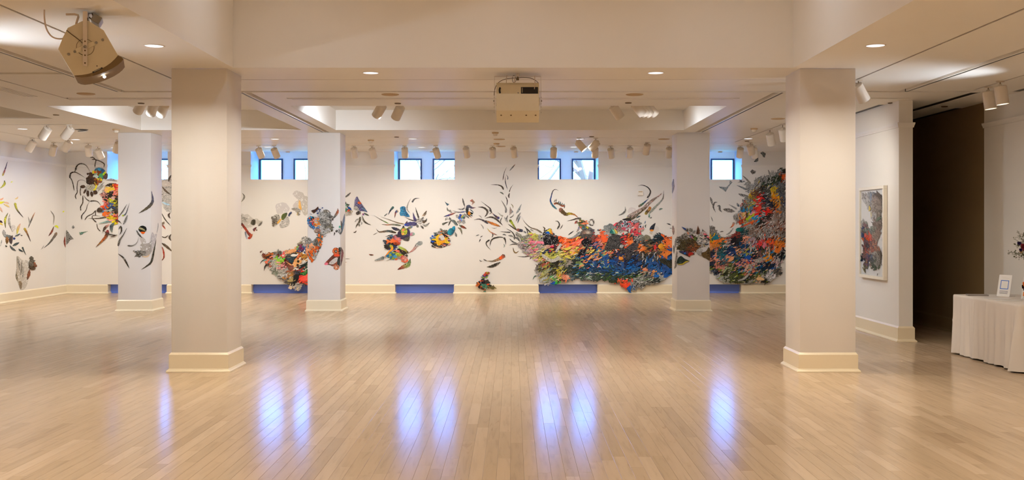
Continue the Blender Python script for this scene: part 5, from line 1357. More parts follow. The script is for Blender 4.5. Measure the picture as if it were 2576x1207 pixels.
bd.field(cK('270,960 350,890 450,850 520,835 580,850 600,900 597,950 585,1018 540,1012 500,960 460,960 440,978 380,992 300,1002'), pts_of(cK, '330,940,5090b8,p 380,940,3888a8,p 300,980,e0dcd0,p 420,930,a8b028,p 390,890,282414,m 450,880,787060,d 520,870,302c28,m 500,930,a09888,d 540,980,f05850,p 570,1000,f06840,p 580,890,382c10,m 480,850,e86858,p 370,970,80a8b0,m'), seed=22, sp=3.8, size=(7, 15), wid=(3, 6))
bd.layer = .019
bd.patch(cK('470,802 520,808 590,850 600,900 570,870 500,840'), 'a8d060 d0d070 806818'); bd.patch(cK('495,965 560,940 595,955 585,1015 540,1012'), 'f06048 f0b0a0', 'm')
for x, y, r in ((320, 940, 20), (355, 920, 16), (370, 960, 18), (400, 930, 18), (425, 945, 24)):
    q = cK('%d,%d' % (x, y))[0]; bd.blob(q[0], q[1], r*.174, r*.174, R.choice(('4c94c0', '2c7ca8', 'a0a828', '1c6c98')))
SB = 'around the spiky bird collage'
free(SB, WALLS, cK('610,905 690,850 750,775 820,742'), 12, 'c03028 e87860 607878 889494', 'd', 'horn', 'leaf'); free(SB, WALLS, cK('458,1138 550,1095 620,1060 645,975'), 11, '5c2c20 c05030 b8c868 90b060 787870', 'm', 'leaf', 'leaf'); free(SB, WALLS, cK('45,915 80,925 118,925'), 3.6, 'e07850 402820 e87838', 'm')
freepoly(SB, WALLS, cK('490,320 502,290 497,240 545,222 578,240 585,290 640,370 590,375 550,360 505,360'), '1c98c8 2098d0 1c5888 2090c0', 'm', 'blob'); free(SB, WALLS, cK('405,228 360,280 325,348'), 7, '408078 304458 282c3c', 'm', 'tail', 'wing'); free(SB, WALLS, cK('470,288 435,310 418,395'), 8, 'e8c080 2860a0 b05838 282c34', 'm', 'tail', 'wing')
free(SB, WALLS, cK('318,323 262,370'), 3.2, '606c68', 'd'); free(SB, WALLS, cK('780,105 710,115 670,165'), 5, '403838 2c282c', 'i', 'horn'); free(SB, WALLS, cK('655,105 610,190 600,270 645,325'), 3, '8c8478', 'd', 'leaf', 'feather')
# ---- flower ring
fr_ = Collage(WALLS, (1112, 600), 'round wreath collage with a yellow centre and a teal globe beside it')
fr_.field(cL('178,925 205,880 235,825 300,775 380,742 470,740 505,800 522,880 533,960 515,1030 450,1062 350,1078 260,1075 205,1015'), pts_of(cL, '200,920,2058c8,p 240,860,6898d0,m 290,810,486068,m 340,810,c890a8,p 330,760,989080,d 400,770,807858,d 440,770,504c3c,d 240,970,38281c,m 260,1030,201810,m 300,1000,f0b020,p 360,980,f08818,p 290,900,e8c020,p 460,930,f0d030,p 440,840,e07838,p 480,860,281c14,m 510,900,e8b0a0,p 500,980,684858,m 480,1010,302830,m 430,1010,f09080,p 330,1060,e8c8b0,p 420,1050,c0a898,d 380,1050,504038,m'), seed=23, sp=3.6, size=(6, 14), wid=(3, 5.5))
fr_.layer = .019
fr_.patch(cL('270,900 330,850 390,815 400,850 350,870 330,930 380,950 440,940 460,900 480,920 440,980 380,1000 340,1040 300,1000'), 'e8c020 f0b020 f08c1c e8c030'); fr_.blob(*cL('388,890')[0], 7.5, 6.5, 'd4cbc2'); fr_.patch(cL('320,890 350,890 382,935 360,945 325,925'), 'c08868', 'm')
fr_.patch(cL('500,770 540,712 600,710 635,740 600,815 545,842 500,810'), '30a0b0 186c88 1c4058', 'p'); fr_.patch(cL('585,690 635,668 640,735 600,730'), '2c98b8 1c80a8')
SR = 'around the wreath collage'
free(SR, WALLS, cL('640,785 655,830 672,872'), 5, '706c64', 'd'); freepoly(SR, WALLS, cL('440,198 480,230 530,252 492,284'), '3c5870 6088a0', 'm', 'triangle', False)
for a, w, c, m, p in (('780,135 800,220 828,310', 4, '302c2c 585450 403c3c', 'i', 'leaf'), ('828,312 780,350 685,342', 3.6, '403c40 706c6c 484444', 'd', 'leaf'), ('590,370 700,405 848,392', 3, '403834 484048 4058a0', 'i', 'horn'), ('420,490 540,455 660,408', 4.4, '584c50 3850a8 c06040 605850', 'm', 'leaf'), ('485,310 500,360 525,388', 4, '605c54', 'd', 'leaf'), ('530,358 560,400 592,408', 6.5, '908a80', 'd', 'tail'),
    ('715,648 780,680 860,716', 6, '60a080 583018 b04820 5c4030', 'm', 'leaf'), ('690,695 745,730 775,828', 4.6, '585040 a8a080 585448', 'm', 'leaf'), ('395,640 450,610 522,585', 6, '707468 282414 302818', 'i', 'tail'), ('510,668 540,600 570,550', 3.4, '30281f 382c24', 'i', 'leaf'), ('450,560 480,520 510,540', 5, 'a8a298', 'd', 'leaf'), ('530,500 545,530 570,545', 5.5, '504c48', 'd', 'leaf')):
    free(SR, WALLS, cL(a), w, c, m, p)
freepoly(SR, WALLS, cL('555,560 590,545 640,560 675,610 695,655 640,645 610,610'), '788878 9098a0 90985c 384c58', 'm', 'bird'); freepoly(SR, WALLS, cL('965,153 1018,215 985,240 955,278 968,220 920,188'), 'd05040 e8b0a0 908050', 'm', 'kite', False)
bf = Collage(WALLS, (1162, 546), 'small blue and yellow flower scrap with grey netted petals')
for x, y, r in ((690, 490, 42), (820, 470, 46), (725, 590, 40), (800, 585, 44)):
    q = cL('%d,%d' % (x, y))[0]; bf.blob(q[0], q[1], r*.133, r*.11, 'a09c94', 'd', jag=.3)
for x, y, r, c in ((735, 500, 34, '2058b8'), (745, 545, 32, '88a8e0'), (780, 490, 30, 'e8c838'), (800, 505, 26, '40a890'), (740, 460, 24, '1c4cc0'), (715, 520, 22, '3070d8'), (815, 510, 16, '803060'), (735, 562, 12, 'e05050')):
    q = cL('%d,%d' % (x, y))[0]; bf.blob(q[0], q[1], r*.133, r*.12, c, 'm', jag=.3)
cb = Collage(WALLS, (1182, 533), 'dark blue comb-shaped scrap with an orange spot near the wreath collage')
cb.sliver(cL('1035,315 960,322 890,290 868,370 890,450 960,510'), 7.5, 'e0a090 505070 585c78 282820 303018 d89068', 'm', 'leaf'); cb.patch(cL('880,430 905,385 940,410 945,450 905,460'), 'e87818 d8a020'); cb.sliver(cL('915,345 955,375 995,415'), 2.6, '28343c 385c70'); cb.sliver(cL('920,400 970,435 940,420'), 5, '283848 406c80', 'm'); cb.sliver(cL('920,440 950,465 975,480'), 3, '304858', 'm'); cb.sliver(cL('840,470 880,495 910,522'), 4, '706c64', 'd')
# ---- pieces between the orange bird column and the spiky bird
fn = Collage(WALLS, (876, 525), 'fan-shaped scrap in green, white and red beside the orange bird column')
fn.field(cM('560,160 620,165 680,230 728,300 690,348 620,356 560,350'), pts_of(cM, '640,220,a8d8c0,p 640,250,208c50,p 680,265,2050a0,p 670,290,d85830,p 640,300,e8e0d0,d 700,310,d8b880,d 680,340,c0a890,d 650,190,485040,m 600,250,b0a898,d'), seed=31, sp=3.6, size=(6, 14), wid=(2.5, 5.5))
pb = Collage(WALLS, (906, 520), 'purple bird-like scrap with an orange eye spot and dark tail feathers')
pb.patch(cM('755,210 762,130 795,80 830,140 900,240 945,308 895,295 820,288 770,280 745,262'), '8c88a8 5c5490 605898 706890', 'm'); pb.patch(cM('745,262 765,220 800,230 830,288 790,290'), 'b0a898', 'd'); pb.patch(cM('800,175 825,152 858,178 835,195'), 'e06828 c04820')
for a, w, c, m, p in (('860,240 905,275 940,308', 3.5, '68a8c0 506c80', 'm', 'leaf'), ('785,340 815,315 850,318', 8, '705c50 302018 a89888', 'm', 'band'), ('890,315 930,340 970,360', 4, '405048 38301f', 'i', 'leaf'), ('840,375 830,440 790,500 775,540', 6.5, '504830 382c18 504830', 'i', 'tail'), ('870,330 885,340 895,352', 5, 'b04040 3060b0', 'p', 'leaf'), ('865,350 880,400 900,440 940,470 997,492', 4, '605848 484030 382c1c', 'i', 'leaf'), ('760,450 790,420 820,400', 4, '98948c', 'd', 'leaf'), ('810,450 825,490 830,515', 4, '605c48', 'd', 'leaf'), ('840,440 865,460 850,490', 3, '98948c', 'd', 'leaf')):
    pb.sliver(cM(a), w, c, m, p)
SC = 'before the spiky bird'
free(SC, WALLS, cM('705,22 660,65 600,105'), 4.4, '403c3c 686460', 'i'); free(SC, WALLS, cM('740,598 765,598 788,573'), 2.8, '382418', 'i'); free(SC, WALLS, cM('600,980 650,980 690,983'), 1.2, '706458'); free(SC, WALLS, cM('600,1035 650,1027'), 1.4, 'a07060')
label_free(SC, 840, 'column', SC); label_free(SB, 850, 'bird column', SB); label_free(SR, 1260, 'wave collage', SR)

# ---- on the orange bird column
fh = Collage(COLF, (797, 560), 'bird with a blue-ringed eye and mottled grey mane on the column')
fh.field(cM('228,320 265,300 330,265 380,300 425,390 430,470 440,570 390,590 330,640 300,620 280,560 262,460 245,400'), pts_of(cM, '260,330,c8c4bc,d 330,300,706850,d 370,340,807c70,d 300,380,d8d0c4,d 290,420,585448,d 350,420,a09888,d 400,440,504840,d 420,500,807860,d 310,490,605c48,d 320,560,d0ccc8,d 380,550,a89c80,d 400,520,585030,d 340,620,b0a898,d'), seed=41, sp=4, size=(6, 15), wid=(2.5, 6))
fh.field(cM('80,420 88,385 115,368 180,362 220,380 250,440 276,512 235,545 160,540 110,500'), pts_of(cM, '95,440,2078b0,p 115,490,2c80b0,p 105,400,3090b8,p 150,520,58a8b8,p 210,535,2c5898,p 250,520,a8d0d0,d 140,400,201814,p 180,385,a09c90,d 150,430,e85830,p 170,465,d02820,p 220,460,f09030,p 200,435,f0a080,p 140,490,d8e8e0,p 180,510,d0e0d8,d'), seed=42, sp=3.4, size=(5, 11), wid=(2.5, 5))
fh.field(cM('60,700 120,705 150,745 175,715 200,720 232,625 280,590 300,650 280,780 220,920 185,990 150,1046 120,1000 85,960 60,900'), pts_of(cM, '100,750,787060,d 150,780,b8b0a0,d 190,780,504830,d 250,640,584c38,d 275,610,e86c20,p 265,730,e87020,p 205,795,e04c30,p 185,865,e86c20,p 100,850,e8a070,p 220,850,4c4430,d 140,920,807860,d 105,950,e06018,p 135,1000,d86818,p 180,940,a8a090,d 230,740,5c5440,d'), seed=43, sp=3.8, size=(7, 15), wid=(2.5, 6), ang=lambda x, y: 1.1)
fh.layer = .019
fh.patch(cM('135,285 190,265 232,228 236,262 180,322 160,310'), '3c2418 4c2c1c'); fh.patch(cM('180,565 250,540 272,590 215,605 190,598'), 'c8a890 705040 c08870', 'm')
for x, y in ((215, 290), (245, 265), (265, 270), (295, 245), (230, 325), (255, 295)): fh.blob(*cM('%d,%d' % (x, y))[0], 1.8, 1.6, '384c80', jag=.4)
for x, y in ((118, 498), (140, 520), (170, 535), (95, 465), (98, 420), (236, 530)):
    q = cM('%d,%d' % (x, y))[0]; fh.blob(*q, 2.8, 2.8, '1c4c90'); fh.blob(*q, 1.2, 1.2, '88c0d8')
for a in ('330,265 390,290 415,350', '370,330 410,370 400,430', '300,640 330,660 360,630', '110,330 130,335 150,345', '430,480 445,500 440,560'): fh.sliver(cM(a), 1.2, '504c48')
ob = Collage(COLF, (848, 650), 'orange bird scrap with round head and orange ball on the column')
ob.patch(cM('320,1060 380,990 450,920 490,890 555,870 552,960 545,1090 505,1082 440,1088 400,1070'), 'c84820 302014 d06030 38281c', 'm'); ob.patch(cM('390,1050 430,1000 500,960 520,1000 450,1060'), 'd0c4b8'); ob.patch(cM('320,1060 345,1035 380,1050 350,1072'), 'f07888'); ob.patch(cM('510,1000 525,970 545,960 545,1088 510,1075'), '283028 383c30', 'm')
ob.blob(*cM('490,872')[0], 9.2, 9.2, 'f07020 f06818', 'm', jag=.03, n=18); ob.blob(*cM('500,930')[0], 8, 3, 'f05028'); ob.blob(*cM('490,872')[0], 3.4, 3.4, '30281f', jag=.1); ob.blob(*cM('490,872')[0], 1.5, 1.5, 'd8d0c0', jag=.1)
ob.blob(*cM('497,1103')[0], 7.4, 6.6, 'f09868', 'm', jag=.02, n=18); ob.blob(*cM('497,1103')[0], 1.4, 1.4, 'e8dcd0'); ob.sliver(cM('540,815 545,860 552,880'), 5, '202018', 'i', 'band')
ob.sliver(cM('555,810 578,880 572,960 555,1085'), 5.5, '384038 b05860 302c28', 'm', 'leaf', None, COLS_L)
free('on the bird column', COLF, cM('517,250 515,300 480,360 432,415'), 6.5, '788080 e07038 908878 585858', 'm', 'leaf', 'kite')
sd = Collage(COLF, (852, 583), 'splintered black, white and teal scrap folding round the column edge')
for a, w, c, m in (('460,650 470,610 462,600', 3, '383028', 'd'), ('490,600 500,580 520,575', 6, '403830', 'd'), ('510,600 540,590 553,632', 7, 'c0bcb4 403424', 'd'), ('530,530 545,520 550,500', 5.5, '60b098', 'p'), ('520,560 540,560 553,570', 5, '989490', 'd')): sd.sliver(cM(a), w, c, m)
for a, w, c in (('558,630 585,520 600,420 612,330', 5, '38301f 5888a8 70809c 8c8890'), ('562,560 568,480 560,430', 2.4, '382c1c'), ('575,600 598,480 606,400', 2.2, '88a0b8')): sd.sliver(cM(a), w, c, 'm', 'leaf', None, COLS_L)
label_free('on the bird column', 800, 'mane', 'on the bird column')

# ---- bird-shaped mass by the second window
nb = Collage(WALLB, (725, 660), 'bird-shaped collage of orange, green and white scraps over the blue slot')
nb.field(cN('118,433 160,465 190,490 230,472 290,458 370,452 400,435 450,425 500,445 560,440 600,430 640,393 690,405 740,398 770,320 785,290 830,275 828,225 880,168 915,185 940,190 1010,230 1010,1020 945,1040 870,1040 850,1060 842,1130 765,1130 740,1085 720,1075 660,1132 640,1070 580,1022 500,950 460,900 435,912 350,850 320,795 290,735 215,690 190,640 190,590 165,530'),
 pts_of(cN, '150,480,8a3830,m 170,530,a05028,m 200,560,e08858,p 240,620,f08060,p 220,590,70b0b0,p 300,480,c07030,m 330,490,b06028,p 350,540,e0dcd0,d 300,530,3c2418,m 330,640,d8d4c8,d 400,700,d8d4c8,d 350,800,708060,d 430,570,80d030,p 480,600,70d830,p 420,600,c8e060,p 520,520,f06060,p 515,505,f0d0c8,p 450,530,903020,m 400,540,e8e0d4,d 470,690,f0a0a0,p 540,600,802818,m 460,460,686458,d 550,470,989488,d 620,430,f0b080,p 700,430,f0b080,p 720,470,504030,m 710,510,f0f0f0,p 650,570,203848,m 620,520,504420,d 700,550,1a5068,p 800,440,3050a0,m 800,390,58a090,p 760,420,90d030,p 840,420,402050,p 900,400,3080c0,p 880,350,803060,p 900,310,d0c8c8,d 800,310,807048,d 860,220,a8a49c,d 880,260,e8e4dc,d 770,550,e07040,p 830,540,b06020,m 900,520,d09030,p 880,480,f0ece4,p 740,620,f0b070,p 785,625,f0b070,p 850,620,f0e0c8,p 620,700,904030,m 680,740,c07050,p 760,720,f0ece4,p 850,700,204030,m 900,650,f0ece4,p 720,820,d09030,m 740,830,304060,p 780,860,201810,m 830,770,c04030,m 880,820,40a040,m 920,800,205838,m 600,890,d08830,m 640,890,c0c0d0,p 660,950,c0a860,m 550,950,604838,d 640,1010,4a4030,d 720,1000,302820,m 850,930,f04030,p 900,920,f05038,p 880,1000,403020,d 800,1060,c0b8b0,d 680,1100,e8d0b0,p 500,770,d8d4c8,d 520,850,c8c4b8,d 580,800,e0dcd4,d 980,400,3070b0,m 980,600,d09030,p 980,800,306838,m 980,950,e04830,p'), seed=51, sp=3.4, size=(5, 13), wid=(2.2, 5), ang=lambda x, y: -.5, marb=.4)
nb.layer = .019
for a, c, m in (('600,470 640,410 740,400 750,440 680,450 620,480', 'f0b080 f0a868', 'p'), ('555,560 640,555 740,510 760,540 700,600 660,650 600,600', '1c3440 1a5468 203840', 'm'), ('650,510 700,485 765,505 740,530 670,530', 'f0eeea', 'p'), ('560,620 620,650 700,690 690,650 760,580 850,620 780,690 700,720', 'f0b070 f4b878', 'p'), ('790,760 830,710 945,620 945,660 860,730', '20302a', 'p'),
                ('690,770 790,700 940,640 800,690 730,760', 'f2efe8', 'p'), ('660,830 720,790 800,800 810,840 740,870 680,860', 'd89028 3c3418 304878 28241c', 'm'), ('690,815 750,805 785,825 730,845', '3c4c80 c8c8d8', 'p'), ('600,950 720,900 760,880 740,960 660,985 620,985', 'c8b068 b89858', 'm'), ('810,940 840,900 945,870 945,960 870,960', 'f04028 f05848', 'p'), ('600,700 700,690 690,760 630,790', '984830 b06858', 'm'), ('475,510 515,490 555,510 540,550 500,550', 'e84848 f08878', 'p'),
                ('720,860 800,850 790,950 740,1010 700,1000', '18120e 100c0a', 'p'), ('850,520 945,490 945,540 850,560', 'd89828 c88020', 'm')): nb.patch(cN(a), c, m)
for x, y, r, c in ((785, 620, 24, '38301c'), (775, 685, 22, '3c3020'), (515, 515, 16, 'f4e4dc'), (325, 485, 22, 'c86c28'), (465, 460, 30, '68645a')):
    q = cN('%d,%d' % (x, y))[0]; nb.blob(q[0], q[1], r*.141, r*.141, c, 'm' if r > 26 else 'p', jag=.06)
for a, c in (('400,560 440,620', '90e030'), ('450,575 490,640', '70d028'), ('500,580 530,630', '90e038'), ('430,590 530,600', '98e040')): nb.sliver(cN(a), 2.6, c, 'p', 'band')
nb.sliver(cN('175,790 200,700 270,665'), 6, '302820 403020', 'i', 'horn')
free('by the bird-shaped collage', WALLS, cN('100,670 130,620 180,592'), 4, '38342c 48443c', 'i', 'horn'); label_free('by the bird-shaped collage', 700, 'beak', 'by the bird-shaped collage')

# ---- pale bubble clusters
b1 = Collage(WALLS, (706, 545), 'pale grey bubble cluster with a green and orange bird in it')
b1.patch(cT('800,420 830,370 900,350 960,335 1040,360 1085,420 1110,470 1080,530 1040,560 960,570 860,590 830,560 810,480'), 'c8c0bc c4bcb8', 'b'); b1.patch(cT('720,700 770,620 870,600 900,700 830,820 750,820'), 'b0a48c 988868', 'd'); b1.patch(cT('980,700 1060,640 1100,700 1100,800 1040,860 920,890 900,800'), 'd4ccc0', 'd')
b1.patch(cT('930,640 960,590 1050,560 1050,620 1000,690 960,720 930,690'), '70801c 606c18 405030', 'm'); b1.patch(cT('840,770 900,700 940,700 880,780 830,800'), 'f0a838 f0c878'); b1.sliver(cT('1090,640 1110,590 1155,545'), 5, '506080 38487c', 'm', 'band')
b1.field(cT('740,660 820,650 850,720 820,800 750,820 730,740'), pts_of(cT, '780,720,584830,d 800,770,685838,d 760,690,c8c0b0,d'), seed=61, sp=3.4, size=(5, 9), base=False)
b2 = Collage(WALLS, (757, 512), 'pale grey bubble cluster with an orange stroke beside the orange bird column')
b2.patch(cT('1175,170 1200,110 1260,80 1320,100 1400,130 1430,190 1500,210 1560,300 1560,520 1480,600 1440,620 1400,580 1370,520 1300,470 1200,450 1180,400 1240,320 1290,290 1230,220'), 'c4bab4 bcb4a8 b8b0a0', 'b')
b2.patch(cT('1300,440 1310,300 1330,290 1350,360 1370,500 1340,480'), 'f0d090 f0a848 f0b858'); b2.field(cT('1150,460 1220,460 1300,480 1370,530 1320,560 1290,600 1260,520'), pts_of(cT, '1250,500,a89c84,d 1300,540,786c50,d'), seed=62, sp=3.6, size=(6, 12)); b2.patch(cT('1262,610 1280,550 1310,570 1300,610'), 'e8c880')
b3 = Collage(WALLS, (625, 560), 'grey cloud-like scrap with a red claw next to the blank column')
b3.patch(cT('-60,640 60,575 130,600 200,590 260,640 330,690 400,680 450,730 520,740 500,800 430,850 400,790 350,830 250,880 150,900 -60,900'), 'c0b8ac ccc4b8 b8b0a0', 'b'); b3.field(cT('-40,640 60,600 140,660 130,760 60,780 -40,760'), pts_of(cT, '0,700,786c58,d 100,690,a89c88,d'), seed=63, sp=4)
b3.patch(cT('265,800 290,720 360,710 370,780 340,830'), '807860 3c3018 504424', 'm'); b3.sliver(cT('-30,680 60,790 160,920 240,1060'), 6, '402010 582010 d04018 402018', 'm', 'band'); b3.patch(cT('200,1110 240,1060 230,980 290,1030 310,1010 290,1090 240,1135'), 'e04820 c83818 e87030', 'm'); b3.patch(cT('135,990 165,970 200,1090 185,1140 160,1100'), '303848 d8dce8'); b3.patch(cT('310,920 360,880 395,880 350,960 330,960'), '1c4c60 d04020 38301c', 'm'); b3.sliver(cT('430,850 480,800 520,745'), 4.6, '605040 38301c 807058', 'd')
free('by the grey cloud scrap', WALLS, cT('80,130 125,200 110,260 60,330'), 4.6, '706850 908468', 'd'); free('by the grey cloud scrap', WALLS, cT('380,930 410,940'), 3, '806030', 'm'); label_free('by the grey cloud scrap', 625, 'claw', 'by the grey cloud scrap')
# ---- tower collage beside the last window
tw = Collage(WALLB, (1890, 590), 'towering bushy collage, red streak on top and dark blue below, beside the last window')
TO = cF('1390,345 1245,345 1180,335 1110,378 1090,430 1030,400 970,440 900,462 860,490 800,500 760,490 765,530 730,572 760,600 700,600 640,560 570,555 610,600 640,640 600,650 640,730 690,700 660,760 600,810 560,870 520,930 520,1000 470,1060 410,1110 420,1165 460,1165') + \
     cG('480,70 440,110 480,85 545,85 560,140 485,160 470,220 440,270 380,290 300,300 230,310 190,250 130,180 90,125 42,125 -60,120 -200,200 -200,860 -60,880 42,900 100,925 150,985 220,1042 320,1092 450,1080 560,1072 650,1098 760,1080 860,1062 990,1096 1050,1040 1110,1010 1250,930 1255,900 1215,825 1240,780 1305,650 1285,560 1310,400 1400,300 1450,100')
TP = pts_of(cF, '1150,390,707878,d 1210,460,f06020,p 1230,380,383418,m 1050,540,303c20,m 1100,520,2c4420,m 950,600,446048,m 900,520,909090,d 800,590,909088,d 700,650,a0a8b0,d 1000,460,a8a8a0,d 1150,600,585e68,d 600,590,908c84,d 760,540,908c84,d 640,680,687078,d 760,740,8a5838,m 830,700,7a5838,m 900,700,202014,m 960,660,403418,m 1010,680,e0c030,p 1040,760,f0b020,p 940,780,303a5c,m 980,840,282f50,m 900,830,201e28,m 830,810,f02018,p 840,870,e83020,p 820,970,f04030,p 720,810,c0a020,m 680,750,f0c020,p 640,870,707868,d 700,880,605840,d 680,930,b0a830,p 600,950,787058,d 530,920,a83820,p 540,980,2080b0,p 680,1000,2090c0,p 620,1070,604808,m 560,1090,f0b080,p 700,1070,f0a0b0,p 640,1120,b0c020,p 760,1110,20a0d0,p 700,1150,708880,d 800,1060,f03020,p 560,1170,d04010,p 480,1110,989088,d 460,1020,a0a098,d 700,1190,f06020,p 850,1000,4c3020,m 900,1050,c8c8c8,d 940,1040,f01818,p 980,1000,f05030,p 1020,950,1c1c38,m 960,1100,241810,m 1080,820,f09020,p 1120,880,f0b040,p 1110,930,f0a030,p 1100,1000,e88030,p 1170,760,404858,d 1200,880,404660,d 1180,1000,605850,d 1100,1100,a06440,d 1200,1130,907868,d 1060,1180,b08060,d 900,940,2a2830,d 1150,700,484c50,d 1250,700,585850,d')
TP += pts_of(cG, '740,60,a8a098,d 800,140,88583c,d 860,180,b89888,d 720,220,805840,d 650,100,989088,d 900,60,282018,m 1000,60,a05050,d 1060,130,c0b0b0,d 1150,170,a07050,d 1230,130,a85030,d 1000,250,807878,d 1200,260,806858,d 850,300,807c78,d 500,180,108078,p 560,190,0a5050,m 610,260,104048,o 510,230,a83020,m 420,330,b03828,m 450,380,0e0c14,p 530,380,16242c,m 620,350,f0a080,p 690,400,908898,d 770,420,c8a0b0,p 820,440,f05848,p 880,420,f04848,p 950,430,e07888,p 1020,380,f85828,p 1080,390,f86030,p 1150,410,f08828,p 1080,460,f06038,p 1190,530,f07828,p 1050,650,f09018,p 1000,660,f0a040,p 120,310,187080,p 70,300,d8a018,p 230,340,f08030,p 140,430,f08018,p 170,470,f07018,p 90,500,f0a060,p 250,440,206850,m 230,520,307078,m 330,440,989898,d 340,510,102040,m 430,480,103060,p 400,590,1850a0,p 560,450,184878,p 500,530,d09058,p 600,550,708080,d 660,550,b0b060,p 700,510,0e0e16,m 730,480,c0c0c0,d 850,530,263826,m 900,500,203838,m 970,520,807040,m 1250,590,080808,p 1120,620,304040,m 1200,650,b0b0a8,d 80,580,203050,m 200,600,307078,m 240,690,187088,p 400,680,f0a070,p 150,690,f0a080,p 300,740,b07060,m 460,660,205870,m 600,640,102848,p 700,650,1848a0,p 800,640,141c2c,m 880,620,c07868,m 850,720,b8b0a8,d 700,740,f07050,p 540,780,e08888,p 430,790,708818,m 430,840,505c14,m 650,790,e0a890,p 800,790,f0b0a8,p 600,830,1a4070,p 720,830,a8a098,d 780,850,f09070,p 900,820,103858,p 1000,780,0c2040,m 1150,740,d8b8b8,p 1000,850,103050,m 1100,790,102848,p 70,830,90a020,m 80,740,1a2848,m 130,890,283858,m 210,850,e08878,p 310,870,b0b890,p 300,950,343c0c,m 430,950,4a5410,m 550,930,586814,m 650,900,f09070,p 520,1000,60601a,m 660,1000,1a2408,m 780,940,505014,m 850,900,103858,m 870,1000,e8b078,p 940,970,b8b8b0,d 1000,1000,c0b8b0,d 1080,920,e8e0e0,p 1160,900,403828,d 1190,900,605038,d 280,1050,989878,d 180,980,a8a8a0,d 700,1060,908870,d 950,1050,302410,m 60,910,a8a8a8,d 80,200,807060,d 50,160,606058,d 200,270,a09888,d 330,280,a09888,d -60,300,187080,m -60,450,f07018,p -60,600,203050,m -60,740,1a2848,m -60,830,708018,m -150,400,303030,m -150,700,283040,m')
def tang(x, y): return (-.45+.35*math.sin(x*.05+y*.04)) if y > 640 else (-.9+.9*math.sin(x*.045)*math.cos(y*.03))
tw.field(TO, TP, seed=71, sp=3.4, size=(5, 13), wid=(1.8, 4.6), ang=tang, marb=.5)
tw.layer = .0185
for a, c, m, cr in (('800,820 830,770 865,790 850,860 810,870', 'f02818 f03828', 'p', cF), ('790,1000 830,920 860,960 840,1010 800,1030', 'f04030 e84838', 'p', cF), ('605,1150 650,1110 740,1060 760,1080 690,1130 640,1170', 'a8c818 c8d030', 'p', cF), ('700,1120 790,1085 810,1110 760,1160 720,1160', '1c98d0 2888c0', 'p', cF), ('690,1050 735,1012 760,1055', 'f090b0', 'p', cF), ('550,1060 590,1040 610,1100 580,1120', 'f0c090', 'p', cF),
    ('740,1080 800,1040 820,1070 760,1095', 'e82818', 'p', cF), ('920,1090 935,1010 955,1040 940,1090', 'f01818', 'p', cF), ('690,730 760,710 850,700 850,740 770,770 700,770', '905c38 7c4c2c', 'm', cF), ('850,760 900,660 960,640 1010,720 1000,800 960,780 900,720', '282814 302c18', 'd', cF), ('1020,730 1070,760 1065,800 1030,780', 'f0a818', 'p', cF), ('1060,810 1110,800 1100,840', 'f08820', 'p', cF), ('1190,470 1230,430 1240,470 1215,510 1185,500', 'f06020 f07840', 'p', cF),
    ('470,190 500,155 570,150 600,190 560,210 500,220', '0c8078 0a5854', 'p', cG), ('570,140 680,70 790,25 760,60 650,110', 'f03818 f07028', 'p', cG), ('385,380 430,320 470,300 480,440 440,450 400,420', '120c12 1c1018', 'p', cG), ('75,420 110,360 170,350 200,400 170,380 120,400', 'f08018 f07018', 'p', cG), ('90,430 180,430 190,480 100,470', 'f08c20', 'm', cG), ('80,310 150,280 190,330 120,360', '187484', 'p', cG), ('980,400 1020,350 1040,410', 'f85828', 'p', cG), ('1040,420 1110,355 1080,430', 'f86030', 'p', cG),
    ('1125,430 1160,370 1180,440 1150,465', 'f08020', 'p', cG), ('1120,540 1200,495 1240,490 1210,560 1160,580', 'f07c28', 'p', cG), ('860,440 890,390 920,430 890,460', 'f04040', 'p', cG), ('930,480 940,400 975,420 960,490', 'e87c90', 'p', cG), ('980,665 1040,620 1085,640 1070,690 1010,690', 'f0a020 f08810', 'p', cG), ('370,710 400,650 440,640 430,690', 'f0a878', 'p', cG), ('130,690 170,670 165,720', 'f0a080', 'p', cG), ('810,1020 840,980 930,1000 940,1035 830,1030', 'e8b880', 'p', cG),
    ('330,580 350,510 410,560 490,600 420,630 360,620', '1a2c60 1c58b0', 'm', cG), ('620,650 690,620 730,640 700,690', '1c54b0', 'p', cG), ('480,800 540,760 560,790 510,810', 'e89090', 'p', cG), ('640,800 690,770 670,830', 'f0b8a0', 'p', cG), ('1240,560 1265,600 1250,680 1215,740 1230,640', '0a0a0a', 'p', cG)): tw.patch(cr(a), c, m)
tw.sliver(cG('690,760 735,820 700,920 600,1010 500,1045'), 4.6, 'c8c0b4 a8a090', 'd', 'band'); tw.sliver(cG('780,740 860,730 905,650'), 5, 'c0b8b0', 'd', 'horn'); tw.sliver(cG('690,620 720,560 730,450'), 5, 'c8c8c4', 'd', 'horn'); tw.sliver(cG('1030,650 1040,560 1020,470'), 3.5, 'b8b4ac', 'd', 'band'); tw.sliver(cG('160,760 300,745 450,710'), 2.6, '303430 807874', 'm')
for i in range(60):
    x, y = R.uniform(330, 1180), R.uniform(520, 900)
    tw.sliver(cG('%d,%d %d,%d %d,%d' % (x-28, y+16, x, y-2, x+24, y-18)), R.uniform(1.5, 3.2), R.choice(('f0a890', 'e89080', 'd0b0a8', '1858b0', '2080c0', '103060', '68a0b0', 'f0c8b0', '0c1c38')), 'p')
TOP = [Vector(q) for q in TO]
